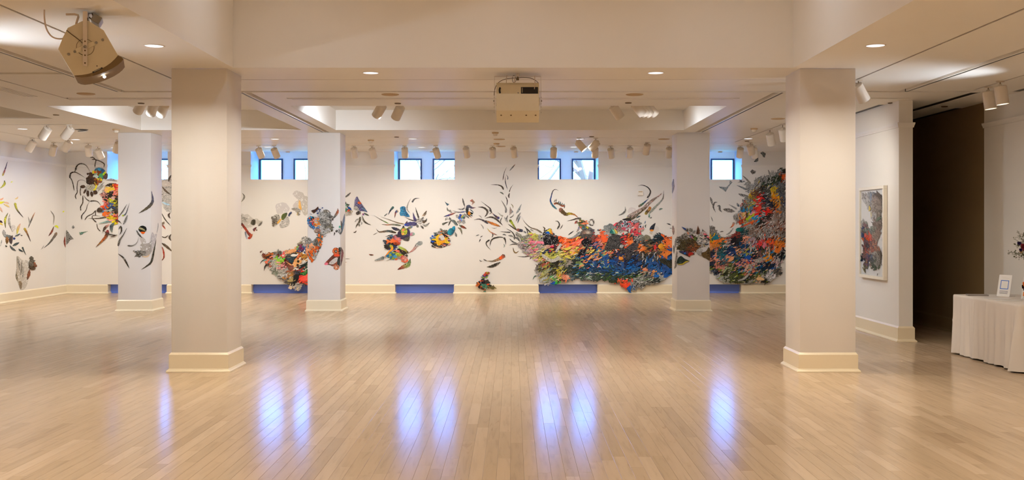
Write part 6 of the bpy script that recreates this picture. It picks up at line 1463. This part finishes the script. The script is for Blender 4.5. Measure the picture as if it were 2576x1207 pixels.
for n, box, cols, a, sz, w_ in ((260, (1900, 430, 1995, 640), 'e8e4dc 181614 c8c0b8 201c1c 585048 b0a8a0', tang, (5, 13), (.9, 2.0)), (120, (1845, 455, 1910, 560), 'e0dcd4 1c1814 908c80 e8d040 d86020 302c20', tang, (4, 11), (.9, 2.0)), (120, (1890, 555, 1980, 610), 'e8dcd4 5c2c18 b06038 201410 d8c8c0', tang, (5, 12), (.9, 2.0)),
        (150, (1790, 610, 1975, 690), '0c1428 2060b0 e8a890 0a0a10 60a0a8 f0d8c8 183858', tang, (6, 15), (1.0, 2.3)), (110, (1790, 670, 1930, 712), '90a020 283008 c8c890 1c2408 707c18', -.3, (5, 12), (1.0, 2.0))):
    strokes(tw, n, box, cols, a, sz, w_, n, 'p', TOP)
ST = 'near the tower collage'
for k in (('560,455 610,500 690,590', 6, '504840 807870 989488', 'i', 'horn', cF), ('465,610 530,635 620,680', 6, '485860 607078 687880', 'd', 'horn', cF), ('490,745 560,770 650,780', 6.5, '605850 807870', 'd', 'leaf', cF), ('335,915 400,950 470,990', 5, '808480 98948c', 'd', 'horn', cF), ('245,992 340,1010 440,1030', 10, '605040 80746a 68605a', 'd', 'leaf', cF), ('470,890 490,930 510,950', 6, '586878', 'd', 'leaf', cF),
          ('560,830 570,870 600,890', 5, '686460', 'd', 'leaf', cF), ('40,795 60,850 80,930', 5.5, '686460 787470', 'd', 'leaf', cF), ('160,880 110,890 92,960 130,1045', 4, '706c64 38302c 605c54', 'd', 'leaf', cF), ('150,945 190,940 195,1000 230,1040', 5, '585450 686464', 'd', 'leaf', cF), ('50,1100 70,1150 85,1190', 2, '808c84', 'd', 'leaf', cF), ('805,490 840,485 888,455', 3.4, '384448 88949c', 'd', 'leaf', cF),
          ('375,158 420,120 450,60', 7, '302820 e07030 908a80', 'i', 'horn', cG), ('200,225 240,215 270,215', 2.4, '484440', 'd', 'leaf', cG), ('310,270 370,240 440,150', 4, '908a80', 'd', 'leaf', cG), ('965,360 985,400 1000,440', 4, '908a84', 'd', 'leaf', cF)):
    free(ST, WALLS, k[5](k[0]), k[1], k[2], k[3], k[4])
fly = [('840,95 880,70 930,100 915,165 890,160 870,120', '505850 404840', 'crumpled scrap'), ('740,235 770,190 808,165 810,220 780,238', '485454 505c58', 'crumpled scrap'), ('680,390 715,355 740,375 775,380 760,420 715,435', '504840 68605a', 'twiggy scrap'), ('475,570 520,545 500,520 545,530 540,508 560,568 520,560', '404c54 384450', 'small flying bird'),
       ('180,630 230,635 300,640 350,590 355,530 398,560 340,630 320,660 290,715 250,680 200,655', '687880 708088 78868c', 'flying bird')]
for a, c, s_ in fly: freepoly(ST, WALLS, cF(a), c, 'd', s_, False)
label_free(ST, 1850, 'wall slot end', ST)

# ---- fish on the far column
fc = Collage(COLF, (1743, 605), 'brown horned fish collage with a red mouth scrap on the column')
fc.field(cU('150,400 200,370 260,310 320,280 400,300 460,380 480,430 520,500 530,580 480,625 400,625 300,620 230,600 190,590 150,600 140,500'), pts_of(cU, '170,420,5c5448,d 250,340,807868,d 300,330,b0a898,d 170,500,c0b8a8,d 230,450,58481c,m 300,440,605024,m 350,500,6c4c20,m 300,540,50441c,m 420,580,a05020,m 470,520,a8641c,m 440,470,6c4c20,m 380,420,54441c,m 230,560,5c5028,m 350,590,7c4818,m'), seed=81, sp=3.6, size=(6, 12), wid=(2.4, 5))
fc.field(cU('470,400 510,330 560,290 610,280 660,320 690,370 700,420 680,470 640,480 600,470 590,560 540,540 505,470'), pts_of(cU, '530,330,c8c8b0,d 600,300,e0a8a0,d 600,350,ece0d0,p 660,340,f07080,p 670,390,382820,m 640,420,504030,m 580,400,e0d4c8,p 560,450,c0b8b0,d 560,500,988c78,d 620,450,e0b8b0,d 530,430,b8b8b4,d 660,450,a89c90,d'), seed=82, sp=3.6, size=(6, 12), wid=(2.4, 5))
fc.layer = .019
fc.patch(cU('180,615 300,612 380,620 450,660 375,690 365,715 320,690 250,660'), '302018 2060a8 281c10 a82818 50281c', 'm'); fc.patch(cU('340,660 390,630 430,655 380,690 350,695'), 'b82c1c'); fc.patch(cU('270,640 300,635 300,665 270,660'), '2068b8')
fc.patch(cU('150,820 165,740 220,695 280,740 365,780 290,790 240,830'), '283c2c 20382c 304030', 'm'); fc.sliver(cU('150,830 240,832 300,795 365,780'), 3, 'd8c030', 'p'); fc.patch(cU('550,650 640,615 685,545 712,600 712,745 690,770 640,730 600,720'), '70501c 7c5c20 64481c', 'm'); fc.patch(cU('475,610 520,570 580,580 570,640 545,690 500,655'), 'b8b0a4', 'd')
fc.sliver(cU('230,203 270,230 305,255'), 6, '2c50a0 283c70', 'p', 'horn'); fc.sliver(cU('320,215 325,255 320,280'), 5, '201c18', 'i', 'horn'); fc.sliver(cU('330,235 390,255 400,290'), 8, '908878 504c40', 'd', 'leaf'); fc.patch(cU('475,320 485,260 505,180 535,260 530,320 500,330'), '302418 b86838 281c14', 'm', smooth=False); fc.patch(cU('575,280 580,235 603,275'), '282420', 'i', smooth=False); fc.sliver(cU('470,272 430,290 400,320'), 6, '908c80', 'd')
fc.patch(cU('365,370 395,350 425,390 440,420 400,395'), '3858a0 e07858'); fc.patch(cU('430,400 470,370 500,400 480,430 440,425'), '90b820 1c2030', 'm'); fc.patch(cU('320,290 350,310 350,335 330,320'), 'f09060'); fc.sliver(cU('610,495 650,502 695,490'), 4, '283044', 'i'); fc.sliver(cU('590,490 615,520 620,545'), 4, 'b0a070', 'm')
fc.sliver(cU('160,610 150,700 120,850'), 2.2, '806858 685848', 'd', 'leaf')
fe = Collage(COLS_R, (1696, 590), 'narrow dark scraps on the side face of the horned fish column')
for a, w, c in (('88,180 95,260 100,340', 5.5, '403038 a86850 302828'), ('105,510 105,580 105,655', 4, '484038 58504c'), ('145,390 135,470 130,560', 4.5, '605850 706860'), ('150,600 140,720 118,840', 2.2, '988070 706050'), ('148,800 135,860 115,910', 4, '685c48 504834')): fe.sliver(cU(a), w, c, 'd')
fe.sliver(cE('1325,0 1315,100 1320,160 1302,290'), 5.5, '585460 6c6470 806c7c 58545c', 'd')

# ---- spider collage and the mass beside it
sp_ = Collage(WALLS, (245, 440), 'spider-like collage with a blue globe body and long dark legs')
for a, w in (('475,190 478,150 420,115 375,100 345,75 310,75', 2.6), ('372,190 372,140 375,100 330,98', 2.6), ('310,240 270,170 210,145 165,170 130,240', 4.4), ('250,310 180,265 130,245 85,260 70,315', 5.0), ('75,300 105,360 125,460', 2.4), ('270,360 220,338 170,350 158,420 160,480 138,520 148,560', 3.2), ('200,430 195,480 202,520', 2.4), ('225,520 225,600 200,650 202,695', 2.8), ('235,515 270,560 305,585', 3.2), ('440,640 400,590 350,580 310,585', 4.0), ('305,590 280,630 262,690 215,750 212,798', 3.4),
             ('375,690 340,730 280,760 248,805', 2.4), ('372,690 375,750', 2.4), ('290,785 400,785 510,770', 4.6), ('430,760 350,750 335,775 360,810 385,830', 3.6), ('388,845 400,900 430,935', 2.0)):
    sp_.sliver(cQ(a), w*.9, '3c2c1c 4c3a26 342618 3c2c1c', 'i', 'horn' if w > 3 else 'band')
sp_.field(cQ('280,300 300,260 340,240 350,300 400,330 440,370 380,390 320,390 260,340'), pts_of(cQ, '310,270,684428,m 290,310,5c3c24,m 330,350,503020,m 400,360,d07020,m 430,370,a05818,m 270,330,403020,m'), seed=91, sp=4, size=(6, 12))
sp_.blob(*cQ('420,265')[0], 16, 15.5, '2c7cb0 3098c0 2c78b0', 'm', jag=.04, n=20); sp_.blob(*cQ('490,290')[0], 6, 8, '705448', 'm')
sp_.blob(*cQ('380,270')[0], 5, 10, 'b8d0a8', 'm')
for x, y, r, c in ((350, 245, 18, 'e8e030'), (370, 245, 16, 'e87020'), (420, 240, 26, '8c4c24'), (385, 295, 24, 'd0e0d8'), (440, 290, 28, '58b070'), (470, 270, 16, 'b0e020'), (485, 250, 12, 'e8e030'), (400, 330, 16, 'e8e020'), (440, 335, 14, 'f0e020'), (420, 215, 20, '40a0d0'), (455, 225, 16, '2858a0'), (430, 320, 14, 'c08030'), (365, 330, 12, 'e8d820'), (405, 275, 14, '98601c'), (360, 290, 14, 'd8e8e0')): sp_.blob(*cQ('%d,%d' % (x, y))[0], r*.2, r*.2, c, jag=.25)
sp_.patch(cQ('270,400 300,390 360,360 385,370 375,440 340,465 290,450 255,430'), 'd8d0c8 e0d890', 'd'); sp_.sliver(cQ('365,360 385,390 375,440 350,455'), 4.2, 'f0e030', 'p', 'band')
for x, y, rx, ry, rot in ((225, 415, 30, 20, 0), (250, 470, 12, 30, .5), (285, 495, 17, 36, 0), (330, 500, 16, 32, -.2), (372, 482, 26, 26, 0), (320, 365, 34, 24, .2)): sp_.blob(*cQ('%d,%d' % (x, y))[0], rx*.21, ry*.21, '4c3420 6c4428 402c1c', 'm', rot=rot)
ms = Collage(WALLS, (290, 520), 'column of orange, yellow and black clustered scraps next to the dark sliver column')
ms.field(cQ('500,390 540,375 620,375 760,380 760,800 640,830 600,860 560,800 520,800 490,760 460,740 455,690 440,650 480,600 460,560 440,510 470,480 480,430'), pts_of(cQ, '600,400,e84020,p 540,400,382820,m 500,440,e8c8b0,d 530,440,f0d020,p 590,440,f0c828,p 540,470,f0b0a8,p 600,480,f08070,p 510,530,28180e,m 550,520,301c10,m 480,540,f0a090,m 580,540,f0c0b0,p 560,570,d8d820,p 610,560,302414,m 480,600,f08070,p 510,580,201408,m 560,630,4860a0,p 520,650,d88820,p 610,640,b0a020,m 470,660,f05828,p 490,690,5080b0,p 490,730,f07020,p 540,700,b8c8b8,d 590,680,283038,m 570,760,f0a8a0,p 600,760,e85830,p 570,780,e8d020,p 620,720,58401c,m 650,500,e07030,m 700,600,b0a020,m 700,700,504038,m 700,450,d8c030,m'), seed=92, sp=3.4, size=(5, 11), wid=(2.4, 5), marb=.4)
ms.layer = .019
ms.blob(*cQ('425,690')[0], 8, 6, '483020 604c30', 'm'); ms.patch(cQ('480,445 520,420 590,430 580,450 540,470 530,485 490,480'), 'f0a878 f0d828 e8c020')
for a, w, c, m, p in (('380,1120 440,1060 500,990 520,920', 10, '40281c b87828 e87018 503014 d04040', 'm', 'horn'), ('460,940 490,890 540,850', 6, '382418 402818 f0a898', 'i', 'leaf'), ('570,950 560,880 600,830', 8, 'a0b0a8 404c58 90a8a0', 'm', 'leaf'), ('410,845 480,830 560,810', 6, 'a8d0c0 88b0b0', 'm', 'horn'), ('500,790 550,810 600,800', 4, 'e8a090', 'p', 'leaf'), ('540,1005 590,990 630,975', 2.6, '403024', 'i', 'leaf'), ('470,930 540,970 640,985', 3, '30241c', 'i', 'leaf'), ('380,440 420,420 480,360', 3, 'a8a49c', 'd', 'leaf'), ('400,470 440,420 470,400', 5, '989488', 'd', 'leaf'), ('500,340 560,330 630,350', 5, 'a8a49c', 'd', 'leaf')): ms.sliver(cQ(a), w, c, m, p)
gr = Collage(WALLS, (420, 515), 'pale drawn mass with brown-spotted tentacles seen past the column')
gr.patch(cS('560,60 690,50 760,80 760,420 690,440 620,400 590,300 580,160 570,120'), 'd8d0c6 d4ccc0', 'd'); gr.patch(cS('585,90 640,70 690,90 690,130 610,130'), 'c8bcb0', 'b'); gr.patch(cS('590,315 640,325 690,350 640,350'), 'b8d8e8')
for a, w, c in (('670,80 680,40 700,0', 5, '403024'), ('590,130 640,190 700,235', 4.6, '58402c 40301c'), ('580,430 630,520 700,600', 2.6, '30281f'), ('580,715 630,730 670,700', 2.6, '40301c'), ('580,790 640,830 720,900', 6, '40301c 58442c'), ('580,825 605,870 615,960 580,1010', 4, '703020 a83820 30241c'), ('690,440 670,470 690,510', 5, '402c1c'), ('700,690 680,730 700,770', 5, '403020'), ('580,570 605,565 620,545', 6, '706050'), ('590,580 610,600 635,635', 4, '584038 c04828')): gr.sliver(cS(a), w, c, 'i')

# ---- on the dark sliver column
SD = 'on the column by the spider'
for a, w, c, m, p, s_ in (('75,500 130,430 182,342', 2.6, '605448 584c40', 'i', 'leaf', 'sliver'), ('125,478 170,450 212,330', 4.2, 'd8e030 384858 30343c 787470', 'i', 'tail', 'sliver'), ('140,580 165,530 192,465', 5, '706c64 58544c', 'd', 'leaf', 'feather'), ('50,530 90,540 120,570', 5, '2c241c 382c20', 'i', 'tail', 'claw'), ('85,640 110,600 120,650 98,700', 3.8, '403828 30281c', 'i', 'leaf', 'crescent'),
    ('80,830 100,760 140,700 182,620', 6, '484038 605848 40382c', 'i', 'tail', 'branch'), ('320,448 400,400 460,350 485,290 470,185', 7.5, '38301c 504428 40382c 48485c 50506a', 'i', 'leaf', 'bird'), ('295,645 320,690 365,740', 4, '484440 38342c', 'i', 'leaf', 'sliver'), ('190,825 250,825 300,790 322,720', 4.2, '403c34 8c8478 b0a89c', 'i', 'tail', 'tail'), ('80,918 140,965 180,1030 212,1092', 4.2, '28201a 382c1c 2c2418', 'i', 'leaf', 'long sliver'), ('525,750 500,880 470,1010 420,1060 348,1107', 5, '38301f 302818 403420', 'i', 'leaf', 'long blade')):
    free(SD, COLF, cS(a), w, c, m, p, s_)
free(SD, COLS_LL, cS('545,560 545,600 530,680'), 1.4, '989490')
ball = Collage(COLF, (359, 578), 'black and cream striped ball with an orange base on the column')
ball.blob(*cS('366,632')[0], 10.2, 8.6, '1c1c14 14140e', 'p', jag=.03, n=18); ball.sliver(cS('318,625 355,630 412,660'), 4, 'b0a878 888458', 'p', 'leaf'); ball.sliver(cS('325,610 360,625 395,640'), 2, 'c8c090', 'p'); ball.patch(cS('345,665 375,662 395,670 375,690 355,682'), 'f06818')
crk = Collage(COLF, (365, 620), 'grey bubbly creature with pale ruffles wrapping the column corner')
crk.patch(cS('335,740 360,720 400,760 400,800 360,800'), 'c0b4a8 b0a498', 'b'); crk.patch(cS('340,820 370,795 400,800 450,790 470,760 465,900 430,940 380,955 350,900'), 'a49888 a89c90 988c80', 'b'); crk.field(cS('265,880 300,890 360,870 400,890 380,940 320,958 275,955 290,920'), pts_of(cS, '290,900,584c34,d 350,900,80745c,d 300,940,504428,d'), seed=95, sp=3.2, size=(5, 9), wid=(2, 4)); crk.patch(cS('360,950 420,945 450,920 440,950 400,965'), 'e8c8a0')
crk.patch(cS('462,900 458,760 475,670 500,690 530,690 515,760 490,840'), 'b0a8a8 b8b0b0', 'b', None, True, COLS_LL)
label_free(SD, 300, 'spider collage', SD)

# ---- on the side display wall
gw = Collage(SIDEL, (62, 690), 'pale brown flower scrap with a dark tuft low on the side wall')
gw.patch(cR('150,865 195,900 240,905 258,960 250,1080 225,1150 185,1168 160,1100 142,1030 148,960'), 'a89c88 c8c0b4 b8b0a4', 'b'); gw.field(cR('258,930 270,870 300,890 305,930 318,970 295,1000 265,985'), pts_of(cR, '280,910,504428,d 290,960,a05828,m 270,960,604828,m'), seed=97, sp=4, size=(6, 12)); gw.sliver(cR('262,985 255,1030 240,1080'), 8, '703c18 a8541c 503018', 'm', 'leaf'); gw.sliver(cR('145,1010 148,1050 155,1090'), 5, 'b0a080', 'm'); gw.sliver(cR('165,1090 180,1110 185,1165'), 8, '987c54 a88c68', 'm')
gw.sliver(cR('150,868 165,930 175,1000'), 5, '80745c', 'd'); gw.sliver(cR('190,905 190,980 180,1040'), 5, '786c58', 'd'); gw.sliver(cR('205,960 205,1020 200,1060'), 5, 'a09888', 'd')
gf = Collage(SIDEL, (27, 580), 'flower scrap of blue, grey and orange petals on the side wall')
for a, w, c, m in (('25,670 60,690 110,690', 9, '98a098 586c74 384c50', 'd'), ('60,760 62,720 58,690', 8, '604818 c07828', 'm'), ('100,760 95,720 110,680', 9, '403440 583c38', 'm'), ('85,770 110,800 142,820', 5, '405058 303c3c', 'i'), ('110,775 140,760 170,745', 6, '405c60 304850', 'm'), ('100,630 80,560 85,490', 5, 'b8b0a8 c8c0b8', 'd'), ('110,650 120,610 135,600', 12, 'c8c0b8 d0c8c0', 'b'), ('150,670 160,620 180,575', 6, 'd8d028 e0a8a0', 'p'), ('130,690 155,680 180,665', 4, '30404c', 'i'), ('120,700 125,710 128,720', 6, '283c88', 'p'), ('30,630 35,660 50,670', 8, 'a09c94', 'd'), ('45,770 55,780 58,785', 4, '303c38', 'i')): gf.sliver(cR(a), w, c, m)
yb = Collage(SIDEL, (8, 508), 'yellow and peach burst of petals on the side wall')
for a, w, c in (('-40,385 0,390 40,380', 6, 'f0e828 e8e030'), ('30,385 60,390 80,400', 4, 'e8c0a0'), ('30,400 60,415 85,430', 4, 'f0d080'), ('-20,420 0,440 22,475', 5, 'e8b898'), ('-20,365 10,360 30,345', 4, 'f0b088'), ('-40,560 0,555 22,570', 5, '40241c'), ('-30,580 0,575 25,590', 4, 'f0d050')): yb.sliver(cR(a), w, c, 'p')
SW = 'on the side display wall'
for a, w, c, m, p, s_ in (('65,25 45,90 22,150', 4.6, '484c58 706878 c04048 f0e030', 'm', 'horn', 'feather'), ('38,190 38,225 0,262', 5.5, '38342c e8e020 d0c850', 'm', 'leaf', 'feather'), ('95,210 110,198', 2.5, 'f0f060', 'p', 'leaf', 'speck'), ('130,358 150,350 160,335', 3, 'f0d860 e8b8a0', 'p', 'leaf', 'petal'), ('132,390 150,450 205,520', 6, 'f0e820 d8d030 402818 2c2420', 'm', 'tail', 'feather'), ('70,480 45,540 48,615', 5, '88847c f0e828 3c3020', 'm', 'leaf', 'feather'),
    ('310,475 280,540 250,615', 3.2, 'd89060 403c34 30302c', 'i', 'leaf', 'sliver'), ('250,515 262,560 262,590', 2.4, '908c84 a8a49c', 'i', 'leaf', 'sliver'), ('215,615 240,660 272,735', 6, 'f0e020 d89028 5c3020 40302c', 'm', 'tail', 'feather'), ('450,460 480,510 475,585', 2.4, '807468 98907f', 'i', 'leaf', 'stem'), ('480,600 460,650 432,688', 4.4, '706040 b04820 382418', 'm', 'leaf', 'leaf'), ('485,600 505,600 520,618', 5, 'f0f020', 'p', 'leaf', 'petal'), ('505,655 485,690 440,750 392,792', 8, 'b07818 584028 484434 302818', 'd', 'tail', 'tail'),
    ('390,770 380,790 365,805', 2, 'a8a09a', 'd', 'leaf', 'wisp'), ('578,690 575,740 582,790', 4, 'b04020 a03818', 'm', 'leaf', 'leaf'), ('560,475 572,462', 3, 'f0f020', 'p', 'leaf', 'speck'), ('165,800 180,815 208,828', 4, '384c50', 'm', 'leaf', 'wing'), ('198,785 210,815 230,855', 4.4, '304848 404c4c', 'm', 'tail', 'wing'), ('15,720 10,750 0,780', 2.4, 'a8a49c', 'd', 'leaf', 'wisp'), ('180,675 190,682 200,680', 2, '303430', 'i', 'leaf', 'speck')):
    free(SW, SIDEL, cR(a), w, c, m, p, s_)
freepoly(SW, WALLS, cR('572,690 595,632 630,680 660,715 630,720 605,755 585,770'), '706a5c 807a6c', 'd', 'winged scrap', False); freepoly(SW, WALLS, cR('640,610 655,590 668,612 650,622'), '807c74', 'd', 'scrap', False)
ep = Collage(WALLS, (208, 587), 'small green eye-shaped scrap by the corner of the walls')
ep.sliver(cQ('185,965 215,955 285,935'), 9, 'b8c8b0 98b8a0 a8b8a8', 'm', 'tail'); ep.blob(*cQ('215,960')[0], 3.2, 2.6, '1c5848'); ep.blob(*cQ('215,960')[0], 1.2, 1, 'b0c8b8')
label_free(SW, 165, 'corner', SW)

# ------------------------------------------------------------------ framed print on the partition
PRN = Surf('X', 5.245, (-1, 0, 0))
fy0, fy1, fz0, fz1 = 14.76, 15.82, .815, 2.155
f = empty('framed_print', (5.28, (fy0+fy1)/2, (fz0+fz1)/2)); tag(f, 'tall white framed collage print in muted purple and grey on the partition', 'picture')
hw, hh_ = (fy1-fy0)/2, (fz1-fz0)/2; t = .045
for nm, b in (('frame_rail', (-hw, hw, hh_-t, hh_)), ('frame_rail', (-hw, hw, -hh_, -hh_+t)), ('frame_rail', (-hw, -hw+t, -hh_+t, hh_-t)), ('frame_rail', (hw-t, hw, -hh_+t, hh_-t))):
    m = MB(); m.bevbox(-.06, -.003, b[0], b[1], b[2], b[3], .003); m.build(nm, M_PFRAME, f)
m = MB(); m.box(-.033, -.004, -hw+t, hw-t, -hh_+t, hh_-t); m.build('mat_board', M_CARD, f)
pr_ = Collage.__new__(Collage); pr_.surf = PRN; pr_.o = f; pr_.loc = f.location.copy(); pr_.layer = .003
def psl(a, w, c, m='p', p='leaf'): return pr_.sliver(cP(a), w, c, m, p)
pr_.field(cP('85,190 130,170 190,140 210,180 255,140 310,190 312,330 300,400 312,520 290,640 262,710 250,740 285,790 310,830 300,980 250,1010 190,1000 170,920 150,980 110,1050 115,900 90,920 85,860 110,780 95,680 78,600 90,450 130,480 160,560 190,545 205,540 200,330 160,330 90,240'),
          pts_of(cP, '120,210,b8b0ac,w 180,180,a8a8ac,p 190,170,8890a0,p 150,260,c0bcb8,p 180,420,bcb8b8,p 150,450,b8b4b0,w 270,170,504438,w 300,180,5c4c40,w 250,230,a08c80,w 290,270,98887c,w 270,330,a09084,w 290,400,807468,w 235,450,988478,w 270,590,907468,w 290,540,705c50,w 230,650,a08c7c,w 95,560,a87878,w 90,630,405080,w 110,660,d06030,p 120,600,80605c,w 180,650,d84c30,p 190,700,803c38,w 130,720,685058,w 180,740,606068,w 130,780,704c4c,w 150,850,98706c,w 190,790,a85848,p 120,880,805c5c,w 190,860,48607c,w 200,900,384450,w 200,970,385038,w 130,1000,80703c,w 260,780,b07054,w 230,830,a09c94,w 270,900,98948c,w 290,850,786c60,w 90,890,203028,w 150,940,84585c,w 180,600,788078,w 160,580,98a090,w'), seed=101, sp=3.6, size=(6, 15), wid=(2, 5), base=True, ang=lambda x, y: 1.2, offs=(.006, .012))
pr_.layer = .013
for a, w, c in (('175,300 180,340 170,365', 4.5, 'e8c848 e0c050'), ('190,360 195,400 195,440', 1.6, 'e0c878'), ('315,430 280,445 250,480', 7, '587058 486048'), ('190,150 195,200 190,260', 4, '8894a8'), ('255,140 285,170 312,200', 4, '54443a'), ('180,630 185,655 165,670', 5, 'e0503c'), ('95,870 85,920 100,900', 4, '283828')): psl(a, w, c)
for k in range(8): psl('%d,%d %d,%d' % (255+k*4, 820+k*20, 312, 815+k*18), 1, '504840', 'i')
for a, c in (('78,150 100,160 120,180', 'a09894'), ('130,150 140,165 135,185', '908c88'), ('265,1090 270,1070 272,1060', '504840')): psl(a, 1, c, 'i')
link_mesh('glazing', [(-.053, a, b) for a, b in ((-hw+t*.7, -hh_+t*.7), (hw-t*.7, -hh_+t*.7), (hw-t*.7, hh_-t*.7), (-hw+t*.7, hh_-t*.7))], [(0, 3, 2, 1)], M_GLASS, f)
